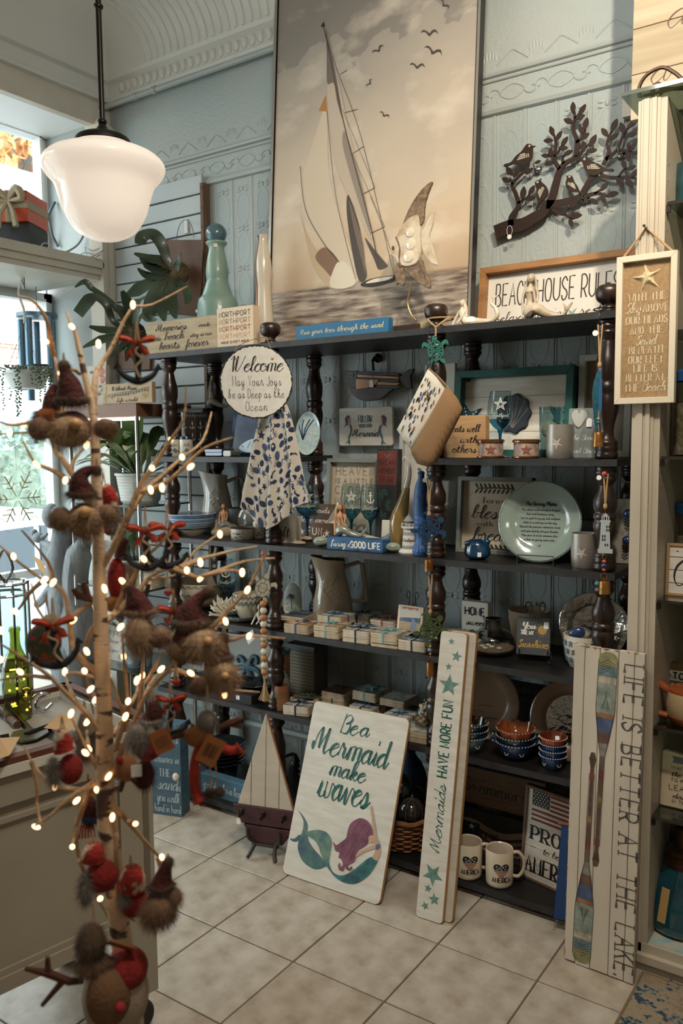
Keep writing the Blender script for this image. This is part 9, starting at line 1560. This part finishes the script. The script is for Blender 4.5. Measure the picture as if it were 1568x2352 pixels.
for k,(q,lab)in enumerate(((((0,1695),(46,1692),(22,1735),(0,1742)),'brown paper tag lying at the front of the display table by the trowel'),(((100,1672),(140,1638),(180,1650),(160,1680)),'large brown paper tag with print lying behind the red knit gnome'))):P=at_z(*q[0],ZB+.02);b=MB();b.add([tuple(at_z(u,v,ZB+.02+.01*i)-P)for i,(u,v)in enumerate(q)],[(0,1,2,3)]);solo('kraft_card',b,mat('kraft_tag','a98558'),lab,'tag',P)
P=at_z(230,1620,ZB);o=thing('open_box','white edged open lid of a display box at the far end of the table','box',(at_z(245,1625,ZB).x,at_z(245,1625,ZB).y-.02,ZB),math.radians(-11));put('box',MB().box(-.16,.16,-.03,.03,0,.02),BLACKC,o);put('edge',MB().box(-.165,.165,-.034,-.03,0,.026),PAPER,o)
# --- lit birch tree
TD=1.18;B0=at_d(305,2352,1.2);B0=Vector((B0.x,B0.y,0));tree=thing('birch_tree','slim artificial birch tree with warm bulb tips in the left foreground','tree',B0)
BARKW=mat('birch_bark','c6ab8c',.75,n=(9,'45332a'),st=(2,2,6),lo=.57,hi=.62,bump=.2,bs=60);TWIG=mat('wrapped_twig','bd9e7b',.8,bump=.4,bs=160,n=(30,'a08160'))
def tp(name,mb,m_,sm=True):q=put(name,mb,m_,tree,sm);q.location=-B0;return q
tr=[(172,760,5),(196,870,7.5),(215,960,9.5),(221,1100,12),(227,1300,14.5),(232,1450,17),(238,1600,18),(241,1720,20),(243,1850,22),(262,2020,23),(284,2200,24),(305,2352,25)]
q=[tuple(at_d(u,v,TD))for u,v,r in tr]+[tuple(B0+Vector((0,0,.3))),tuple(B0+Vector((0,0,.02)))];rr=[r/FPX*TD for u,v,r in tr]+[.017,.018];Q=cr([(*p,r)for p,r in zip(q,rr)],3);tp('trunk',MB().tube([p[:3]for p in Q],[p[3]for p in Q],12),BARKW);m=MB();m.lathe([(0,.022),(.12,.02),(.13,.012),(.13,0)],28,tuple(B0));tp('base',m,mat('tree_base','3a2f28',.6),40)
BT=[((215,945),(218,880),(225,850),(255,800),(300,712),(350,700),(430,658)),((182,858),(165,848),(146,858)),((172,760),(165,748),(152,716)),((140,1020),(146,905),(135,870),(124,815),(105,785)),((124,818),(115,770),(105,730),(75,690),(40,680)),((222,1190),(172,1100),(140,1050),(128,1036),(112,1000),(78,993),(0,997)),((163,1078),(168,1060),(184,1039),(199,1024)),((112,1000),(84,970),(30,977),(0,969)),((224,1170),(163,1110),(130,1085),(89,1068),(79,1062),(52,1013)),((232,1550),(173,1500),(160,1430),(150,1370),(125,1342),(100,1332),(64,1307),(31,1281),(0,1253)),((122,1340),(110,1290),(50,1218)),((97,1335),(70,1360),(50,1390),(38,1404)),((120,1440),(87,1400),(72,1340)),((240,1695),(200,1640),(150,1590),(110,1550),(50,1510),(0,1478)),((120,1558),(60,1552),(0,1562)),((163,1420),(185,1400),(235,1370),(248,1340),(255,1320)),((236,1300),(270,1240),(320,1120),(349,1075),(392,1010),(422,962),(427,887)),((262,1250),(320,1141),(363,1101),(418,1052),(465,1013),(486,946)),((320,1130),(374,1112),(415,1080),(470,1029),(534,1005)),((238,1430),(271,1404),(297,1376),(363,1312),(414,1302),(450,1264),(500,1228)),((262,1408),(281,1362),(281,1340)),((414,1304),(460,1284),(475,1280),(530,1266),(590,1255)),((400,1306),(440,1322),(455,1325),(526,1310),(556,1314)),((455,1328),(500,1312),(560,1290),(630,1282)),((297,1345),(330,1284),(363,1254),(399,1210)),((345,1330),(399,1322)),((400,1520),(450,1470),(490,1437),(530,1395),(568,1354),(595,1300),(618,1261)),((498,1436),(517,1427)),((245,1810),(289,1700),(335,1598),(383,1543),(404,1516)),((360,1570),(383,1544),(406,1539),(438,1546)),((406,1539),(440,1552),(465,1562),(516,1594)),((500,1585),(540,1586),(595,1590)),((505,1472),(540,1468),(570,1460),(655,1467)),((330,1605),(345,1570),(370,1540)),((335,1570),(375,1495)),((240,1640),(250,1600),(249,1552)),((265,1720),(290,1640),(294,1611),(284,1510),(280,1442)),((262,1690),(270,1665),(288,1646)),((318,1640),(322,1600),(326,1553),(330,1480)),((298,1620),(314,1590),(315,1565)),((300,1690),(270,1600),(255,1560)),((232,1420),(210,1450),(196,1490),(196,1540),(205,1590),(215,1640)),((240,1790),(222,1760),(209,1737),(185,1690),(163,1645)),((205,1720),(200,1690),(200,1660)),((228,1560),(175,1545),(150,1550)),((170,1600),(155,1570),(149,1545)),((232,1785),(205,1805),(178,1821),(140,1850),(112,1877),(80,1897)),((245,1835),(190,1815),(125,1804),(82,1763),(54,1712)),((72,1750),(85,1800),(85,1850),(95,1893)),((222,1790),(206,1813),(185,1870),(174,1907),(182,1971),(212,2041),(250,2110),(279,2183)),((178,1900),(170,1925),(166,1945)),((182,1975),(205,2030),(230,2062)),((245,1790),(252,1816),(262,1859),(268,1961),(268,2041),(273,2089),(311,2116)),((265,1856),(295,1888),(330,1930),(359,1961),(375,1980)),((362,1970),(385,2050),(402,2105)),((295,1885),(312,1892)),((228,1725),(245,1735),(254,1746)),((240,1830),(230,1812),(222,1815)),((262,1850),(258,1865),(256,1880))]
for i,pts in enumerate(BT):
 n=len(pts);b0=TD+(.0 if abs(pts[0][0]-235)<25 else.02);dd=(.11 if i%3==0 else-.07 if i%3==1 else.04)if i<15 else(.10 if i%2 else-.02);Q=cr([tuple(at_d(u,v,b0+dd*k/(n-1)))for k,(u,v)in enumerate(pts)],3);L_=len(Q);r0=min(.0052,.0020+.0011*n*.45);tp('branch',MB().tube(Q,[r0+(.0014-r0)*k/(L_-1)for k in range(L_)],6),TWIG)
bm=bpy.data.meshes.new('bulb');b=MB().ell((0,0,0),.0036,.0036,.0062,10,7);bm.from_pydata(b.v,[],b.f);bm.materials.append(BULB);bm.polygons.foreach_set('use_smooth',[True]*len(b.f))
for k,(u,v)in enumerate(((305,700),(226,790),(141,860),(165,750),(103,783),(144,893),(60,955),(55,975),(22,993),(84,1067),(150,1103),(199,1022),(31,1278),(102,1332),(122,1338),(168,1425),(36,1405),(46,1543),(2,1515),(1,1448),(349,1075),(392,1010),(346,1125),(372,1120),(438,1072),(418,1050),(330,1284),(505,1227),(460,1292),(429,1310),(460,1328),(556,1315),(568,1355),(518,1427),(281,1335),(240,1352),(249,1552),(294,1611),(288,1646),(326,1553),(314,1563),(277,1440),(284,1508),(438,1546),(516,1594),(370,1537),(572,1461),(199,1496),(208,1583),(200,1658),(163,1639),(219,1607),(149,1543),(194,1541),(254,1745),(249,1783),(196,1729),(203,1719),(222,1814),(125,1806),(176,1839),(83,1899),(258,1877),(256,1883),(166,1945),(230,2064),(311,1892),(372,1969),(225,975))):
 q=link('bulb',bm);q.parent=tree;q.location=at_d(u,v,TD+.01-.02*(k%3))-B0;q.rotation_euler=(U(-1,1),U(-1,1),0)
# --- ornaments on the tree
FURB=mat('brown_fur','62493a',.95,n=(30,'87674e'));FURT=mat('tan_fur','84684f',.95,n=(30,'a58767'));FURD=mat('dark_fur','3d2d24',.95,n=(30,'5d4736'));FURG=mat('grey_fur','8b8076',.95,n=(30,'5f564e'));KNR=mat('rust_knit','54211a',.95,n=(60,'351510'),bump=.5,bs=220);RDK=mat('red_felt','8a1f17',.95,n=(70,'701510'),bump=.4,bs=260);NOSE=mat('wood_bead_nose','b98a58',.5);HATP=mat('red_nordic_knit','93261c',.95,n=(55,'b9a58c'),lo=.52,hi=.58,bump=.4,bs=200);LOOP=mat('cream_loop','b29a7b',.9)
def orn(name,label,cat,u,v,d,group=None):P=at_d(u,v,d);return thing(name,label,cat,P,face(P),group),d/FPX
def fur(par,nm,s,x,z,rx,rz,m_,n=260,y=0,ln=16,low=-1,ry=None):
 b=MB();ry=ry or min(rx,rz);b.ell((x*s,y*s,z*s),rx*s,ry*s,rz*s,14,9);b.hair((x*s,y*s,z*s),(rx*s,ry*s,rz*s),n*6,ln*s*.9,.42*s,.5,low);return put(nm,b,m_,par)
def loop(par,s,x,z0,z1,m_=None):put('hanging_loop',MB().tube([(x*s-.002,0,z0*s),(x*s,0,z1*s)],.0011,5).tube([(x*s+.003,0,z0*s),(x*s,0,z1*s)],.0011,5),m_ or LOOP,par)
def gnome(label,u,v,d,hat,hm,body,bm_,beard,fm_,nose,mits=(),brim=FURB,pom=12,card=None,up=30,n=300):
 o,s=orn('gnome_ornament',label,'ornament',u,v,d,'gnome ornaments');C_=lambda x,y:((x-u),(v-y));x,z=C_(body[0],body[1]);b=MB();b.ell((x*s,0,z*s),body[2]*s,body[2]*.8*s,body[3]*s,16,10);put('body',b,bm_,o,True)
 q=cr([(*C_(hx,hy),r)for hx,hy,r in hat],3);put('hat',MB().tube([(a*s,(4 if i<3 else 0)*s,b2*s)for i,(a,b2,r)in enumerate(q)],[r*s for a,b2,r in q],14),hm,o,True)
 if pom:fur(o,'pompom',s,*C_(hat[-1][0],hat[-1][1]),pom,pom,brim,90,0,9)
 if brim:x,z=C_(hat[0][0],hat[0][1]);fur(o,'hat_brim',s,x,z,hat[0][2]*1.12,hat[0][2]*.42,brim,150,0,14,-1,hat[0][2]*.9)
 x,z=C_(beard[0],beard[1]);fur(o,'beard',s,x,z,beard[2],beard[3],fm_,n,-body[2]*.5,20)
 if nose:x,z=C_(nose[0],nose[1]);b=MB();b.ell((x*s,-(body[2]*.5+min(beard[2],beard[3])+2)*s,z*s),nose[2]*s,None,None,14,10);put('nose',b,NOSE,o,True)
 for mx,my,a,c in mits:fur(o,'mitten',s,*C_(mx,my),a,c,FURB,130,-8,14)
 if card:cx,cy,cw,ca=card;x,z=C_(cx,cy);b=MB();b.at(x*s,-(body[2]*1.3)*s,z*s,0,0,ca);b.rbox(-cw*s,cw*s,0,.0008,-cw*1.25*s,cw*1.25*s,.001);put('kraft_tag',b,mat('orange_kraft','9a5a2c',.8),o);b=MB();b.at(x*s,-(body[2]*1.3)*s-.0006,z*s,0,0,ca);[b.ribbon([(-cw*.7*s,(k*.2-.6)*cw*s),(cw*.7*s,(k*.2-.6)*cw*s)],.0008,0)for k in range(6)];put('tag_print',b,INKB,o)
 loop(o,s,hat[-1][0]-u,v-hat[-1][1],v-hat[-1][1]+up);return o
gnome('big brown fur gnome with mittens at the top of the birch tree',168,960,1.12,[(165,920,36),(162,885,27),(155,858,15),(152,842,11)],KNR,(165,985,44,42),KNR,(158,992,44,36),FURT,(172,975,13),((95,985,26,26),(238,985,27,24)),FURD,13)
gnome('gnome with a glowing rust fur hat tucked behind the big brown gnome',120,935,1.26,[(120,950,26),(122,915,20),(130,885,10)],KNR,(115,960,26,22),FURB,(105,958,22,18),FURB,None,(),FURB,0,(108,960,16,.05))
gnome('brown fur gnome with a rust hat bent over to the right, below the big one',192,1160,1.12,[(188,1135,30),(185,1110,24),(192,1090,16),(210,1080,11),(224,1082,9)],KNR,(190,1195,36,40),KNR,(195,1196,36,34),FURT,(193,1172,14),((140,1190,24,27),(243,1182,21,22)),FURD,11)
gnome('red nordic knit gnome hanging behind the trunk beside the second fur gnome',255,1165,1.30,[(255,1165,18),(252,1140,19),(240,1115,12)],HATP,(250,1205,18,26),RDK,(262,1190,10,24),FURG,None,(),None,0)
gnome('gnome with a long grey beard and pale mitten right of the trunk',330,1440,1.15,[(322,1405,34),(315,1380,26),(305,1355,14),(296,1345,10)],KNR,(325,1460,34,40),FURB,(318,1455,30,46),FURT,None,((366,1465,26,24),),FURB,10)
gnome('brown gnome with a hat leaning right in front of the wave bowl',445,1450,1.12,[(440,1430,42),(438,1405,30),(455,1378,15),(482,1360,13)],KNR,(440,1475,46,40),KNR,(462,1478,44,38),FURT,(476,1460,10),((408,1490,24,25),),FURD,15)
gnome('tan gnome with long wispy fur below the leaning hat gnome',505,1530,1.16,[(505,1510,26),(508,1480,18),(515,1462,12)],KNR,(500,1545,32,34),FURB,(512,1552,32,36),FURT,(516,1540,9),((460,1572,22,20),),FURD,10,None,30,420)
gnome('gnome with a rust hat and a brown paper tag low on the right',345,1690,1.12,[(350,1655,24),(355,1635,20),(352,1608,10)],KNR,(340,1720,32,28),RDK,(318,1685,20,30),FURG,None,(),FURG,0,(370,1690,22,-.35))
gnome('red felt gnome with a nordic hat hanging by red cord before the table',155,1745,1.12,[(150,1722,26),(145,1695,20),(146,1672,10)],HATP,(160,1768,29,36),RDK,(124,1762,9,30),FURG,None,(),None,0)
gnome('red gnome with a striped beanie and white beard in front of the lower trunk',220,1995,1.12,[(215,1975,28),(216,1955,27),(216,1935,14)],HATP,(232,2015,38,38),RDK,(196,2025,12,34),FURG,None,(),None,0)
gnome('red gnome with a knitted nordic hood right of the lower trunk',305,2040,1.16,[(305,2045,31),(304,2015,31),(302,1990,18)],HATP,(307,2075,32,34),RDK,(285,2050,4,6),FURG,None,(),None,0)
gnome('dark fur gnome with wispy beard at the right edge of the lower tree',372,2060,1.12,[(372,2035,26),(380,2000,16),(388,1978,11)],KNR,(365,2070,28,30),FURD,(362,2085,36,34),FURB,None,((400,2060,16,20),(385,2095,16,18)),FURD,11,None,20,420)
gnome('grey fur gnome half hidden behind the trunk at table height',200,1690,1.28,[(200,1680,22),(198,1655,18),(196,1635,9)],FURG,(202,1715,22,28),FURG,(196,1712,18,26),FURG,None,(),FURG,0)
ANT=mat('brown_felt','4a2a1a',.95,bump=.3,bs=200)
def antler(par,s,pts):b=MB();[b.tube([(x*s,-2*s,z*s)for x,z in q],[r*s for r in rr],7)for q,rr in pts];put('antler',b,ANT,par,True)
o,s=orn('reindeer_ornament','felt reindeer with red furry hat and a forked brown antler behind the trunk','ornament',278,1350,1.24,'reindeer ornaments');fur(o,'red_hood',s,-8,18,22,52,RDK,220,0,6);fur(o,'grey_ruff',s,18,30,20,30,FURG,160,6,12);b=MB();b.ell((-15*s,-6*s,-35*s),26*s,18*s,20*s);put('muzzle',b,mat('tan_felt','8a5a33',.95),o,True);antler(o,s,[([(-40,-15),(-65,-22),(-95,-12),(-104,4)],[7,8,9,6]),([(-72,-20),(-82,18)],[8,7])]);antler(o,s,[([(30,-10),(55,-20),(62,5)],[6,8,6])]);put('tip',MB().tube([(0,0,70*s),(4*s,0,100*s),(16*s,0,112*s)],[14*s,11*s,8*s],8),KNR,o,True);loop(o,s,0,95,150)
o,s=orn('reindeer_ornament','grey fur capped reindeer with orange tag and red knitted scarf','ornament',478,1680,1.14,'reindeer ornaments');fur(o,'fur_cap',s,-3,22,21,26,FURG,240,0,9);b=MB();b.ell((-22*s,-4*s,-8*s),34*s,20*s,26*s);put('head',b,mat('tan_felt','8a5a33'),o,True);antler(o,s,[([(25,8),(55,18),(80,28)],[6,9,5]),([(50,16),(78,6)],[8,5])]);antler(o,s,[([(-30,0),(-62,-4),(-90,-10)],[5,6,7]),([(-40,4),(-34,20)],[5,3])]);b=MB();b.at(4*s,-30*s,-35*s,0,0,.5);b.rbox(-24*s,24*s,0,.0008,-32*s,32*s,.001);put('orange_tag',b,mat('orange_kraft','9a5a2c'),o);b=MB();b.at(4*s,-30.8*s,-35*s,0,0,.5);[b.ribbon([(x*s,-16*s),(x*s,16*s)],(1+(x%3))*s,0)for x in range(-15,16,4)];put('barcode',b,INKB,o)
SCF=mat('red_scarf','9b2c1d',.95,bump=.5,bs=200)
for q in([(-20,-30),(-32,-70),(-34,-120),(-25,-158)],[(-10,-36),(20,-34),(52,-46),(70,-40)]):b=MB();b.tube([(x*s,-8*s,z*s)for x,z in cr(q,3)],[11*s]*9+[15*s],8);[b.tube([(q[-1][0]*s,-8*s,q[-1][1]*s),(q[-1][0]*s+U(-12,12)*s,-8*s,(q[-1][1]-14)*s+U(-6,8)*s)],2.4*s,5)for _ in range(8)];put('scarf',b,SCF,o,True)
b=MB();[b.tube([(x*s,0,-60*s),(x*1.3*s,0,-140*s)],.001,4)for x in(2,14)];[fur(o,'pompom',s,x,-146,12,11,FURD,60,0,6)for x in(0,22)];put('leg_cord',b,LOOP,o);loop(o,s,0,46,110)
o,s=orn('reindeer_ornament','tan reindeer hanging upside down with a barcode tag','ornament',290,1765,1.16,'reindeer ornaments');b=MB();b.ell((0,0,0),26*s,18*s,32*s);put('head',b,mat('tan_felt','8a5a33'),o,True);fur(o,'nose',s,-14,26,8,8,RDK,20,-12,4);antler(o,s,[([(-8,-28),(-15,-52)],[7,5])]);antler(o,s,[([(10,-20),(32,-50)],[8,5])]);fur(o,'red_cuff',s,42,-20,20,34,KNR,160,4,14);b=MB();b.at(22*s,-22*s,0);b.rbox(-12*s,12*s,0,.0008,-14*s,14*s,.001);put('barcode_tag',b,TAGW,o);loop(o,s,0,30,80)
o,s=orn('reindeer_ornament','large round reindeer with red nose and red saddle at the tree bottom','ornament',250,2250,1.10,'reindeer ornaments');b=MB();b.ell((14*s,14*s,-50*s),76*s,60*s,96*s,20,14);put('white_body',b,mat('white_felt','a08d7a',.95,bump=.3,bs=200),o,True);b=MB();b.ell((40*s,12*s,12*s),50*s,58*s,44*s,16,10);put('red_saddle',b,RDK,o,True);b=MB();b.ell((-2*s,-28*s,-24*s),50*s,44*s,66*s,20,14);put('face',b,mat('dark_tan_felt','6b4a31',.95,bump=.3,bs=200),o,True);fur(o,'fur_cap',s,-36,92,32,48,FURD,420,0,14);fur(o,'fur_brim',s,-28,45,42,24,FURB,320,-10,14);b=MB();b.ell((22*s,-74*s,-22*s),12*s,None,None);put('nose',b,mat('red_nose','8f2420',.9),o,True);antler(o,s,[([(-55,10),(-85,14),(-125,40),(-178,65)],[7,9,10,5]),([(-130,42),(-130,82)],[8,5]),([(-100,18),(-146,-30)],[8,5])]);b=MB();b.at(22*s,-6*s,82*s,0,.9,.5);b.rbox(-24*s,40*s,0,.0008,-24*s,24*s,.001);put('kraft_tag',b,mat('orange_kraft','9a5a2c'),o);put('red_hem',MB().lathe([(60*s,-140*s),(64*s,-120*s),(56*s,-112*s)],20),RDK,o,True);loop(o,s,-28,130,190)
AN=mat('navy_black_felt','14171c',.8,bump=.3,bs=160);BOW=mat('orange_dot_ribbon','a83a1e',.8,n=(150,'c06a45'),lo=.6,hi=.68)
def anchor(label,u,v,d,r,rot=0,bow=True):
 o,s=orn('anchor_ornament',label,'ornament',u,v,d,'anchor ornaments');R=r*s;c_,n_=cos(rot),sin(rot);T=lambda p:[(R*(x*c_-z*n_),0,R*(x*n_+z*c_))for x,z in p]
 b=MB();b.tube(T([(0,.95),(0,-.95)]),.16*R,8);b.tube(T([(-.45,.5),(.45,.5)]),.11*R,7);q=cr([(-1.0,-.25),(-.78,-.62),(-.4,-.88),(0,-1.0),(.4,-.88),(.78,-.62),(1.0,-.25)],3);b.tube(T(q),[R*(.08+.1*sin(PI*i/(len(q)-1)))for i in range(len(q))],8);b.prism([(x,z)for x,y,z in T([(-1.2,-.4),(-1.0,-.05),(-.78,-.35)])],-.06*R,.06*R);b.prism([(x,z)for x,y,z in T([(1.2,-.4),(1.0,-.05),(.78,-.35)])],-.06*R,.06*R);put('anchor',b,AN,o,True);b=MB();b.tube(cr([(x,-.2*R,z)for x,y,z in T([(.05,.7),(-.1,.45),(.2,.1),(-.1,-.3),(.08,-.8)])],3),.035*R+.0006,5);put('wound_cord',b,LOOP,o,True)
 if bow:
  for sg in(-1,1):
   b=MB();b.prism([(R*x,R*z)for x,z in cr([(0,.92),(sg*.35,1.2),(sg*.8,1.28),(sg*.92,1.02),(sg*.5,.9),(sg*.1,.84)],3,True)],-.3*R,-.2*R,.004);put('bow_loop',b,BOW,o);b=MB();b.prism([(R*x,R*z)for x,z in((0,.9),(sg*.45,.62+.1*sg),(sg*.62,.2+.15*sg),(sg*.42,.3),(sg*.28,.16+.15*sg),(sg*.2,.5))],-.26*R,-.18*R,.003);put('bow_tail',b,BOW,o)
 loop(o,s,0,r*.9,r*2.1);return o
anchor('dark felt anchor with an orange bow high on the right of the tree',316,830,1.10,46);anchor('black felt anchor with a red bow tied over a patterned owl at the left',124,1480,1.08,52,.3);anchor('black felt anchor with a twisted bow hanging left of the striped bowl',335,1260,1.18,46,.1);anchor('black felt anchor with a bow hanging just beside the left shelf post',385,1255,1.22,46,-.2);anchor('black felt anchor with a bow behind the leaning hat gnome',400,1440,1.22,42,.15);anchor('black felt anchor with an orange dotted bow above the reindeer scarf',392,1645,1.18,42,-.15)
HRT=mat('red_felt_heart','8f2b20',.8)
for(u,v,lab)in((386,1362,'red felt heart on a string in front of the left shelf post'),(404,1568,'red felt heart above the dotted orange bow')):o,s=orn('heart_ornament',lab,'ornament',u,v,1.18);b=MB();b.prism([(s*10*sin(2*PI*k/24)**3,s*9*(13*cos(2*PI*k/24)-5*cos(4*PI*k/24)-2*cos(6*PI*k/24))/16)for k in range(24)],-.002,.002,.001);put('heart',b,HRT,o);loop(o,s,0,6,50)
o,s=orn('owl_ornament','plump owl ornament in a green and red patterned sweater behind the left anchor','ornament',100,1475,1.20);b=MB();b.ell((0,0,0),40*s,34*s,44*s,16,12);put('sweater',b,mat('fair_isle_knit','33432f',.95,n=(70,'9c2f24'),lo=.5,hi=.6,bump=.4,bs=200),o,True);b=MB();b.ell((18*s,-4*s,48*s),22*s,20*s,18*s);put('head',b,mat('white_felt','a08d7a'),o,True);fur(o,'feet',s,6,-48,30,12,FURB,90,0,9);loop(o,s,10,60,110)
o,s=orn('scarf_ornament','dark red scarfed figure hanging behind the trunk below the table rim','ornament',205,1865,1.26);fur(o,'body',s,0,0,20,34,KNR,160,0,10);put('blue_band',MB().tube([(-16*s,-20*s,-8*s),(16*s,-20*s,-14*s)],7*s,7),mat('navy_felt','1d2c44',.9),o,True);b=MB();[b.tube([(x*s,-6*s,-26*s),((x*1.4)*s,-6*s,-58*s)],2.2*s,5)for x in range(-18,12,5)];put('fringe',b,SCF,o);loop(o,s,0,30,90,mat('red_cord','8a231a',.8))
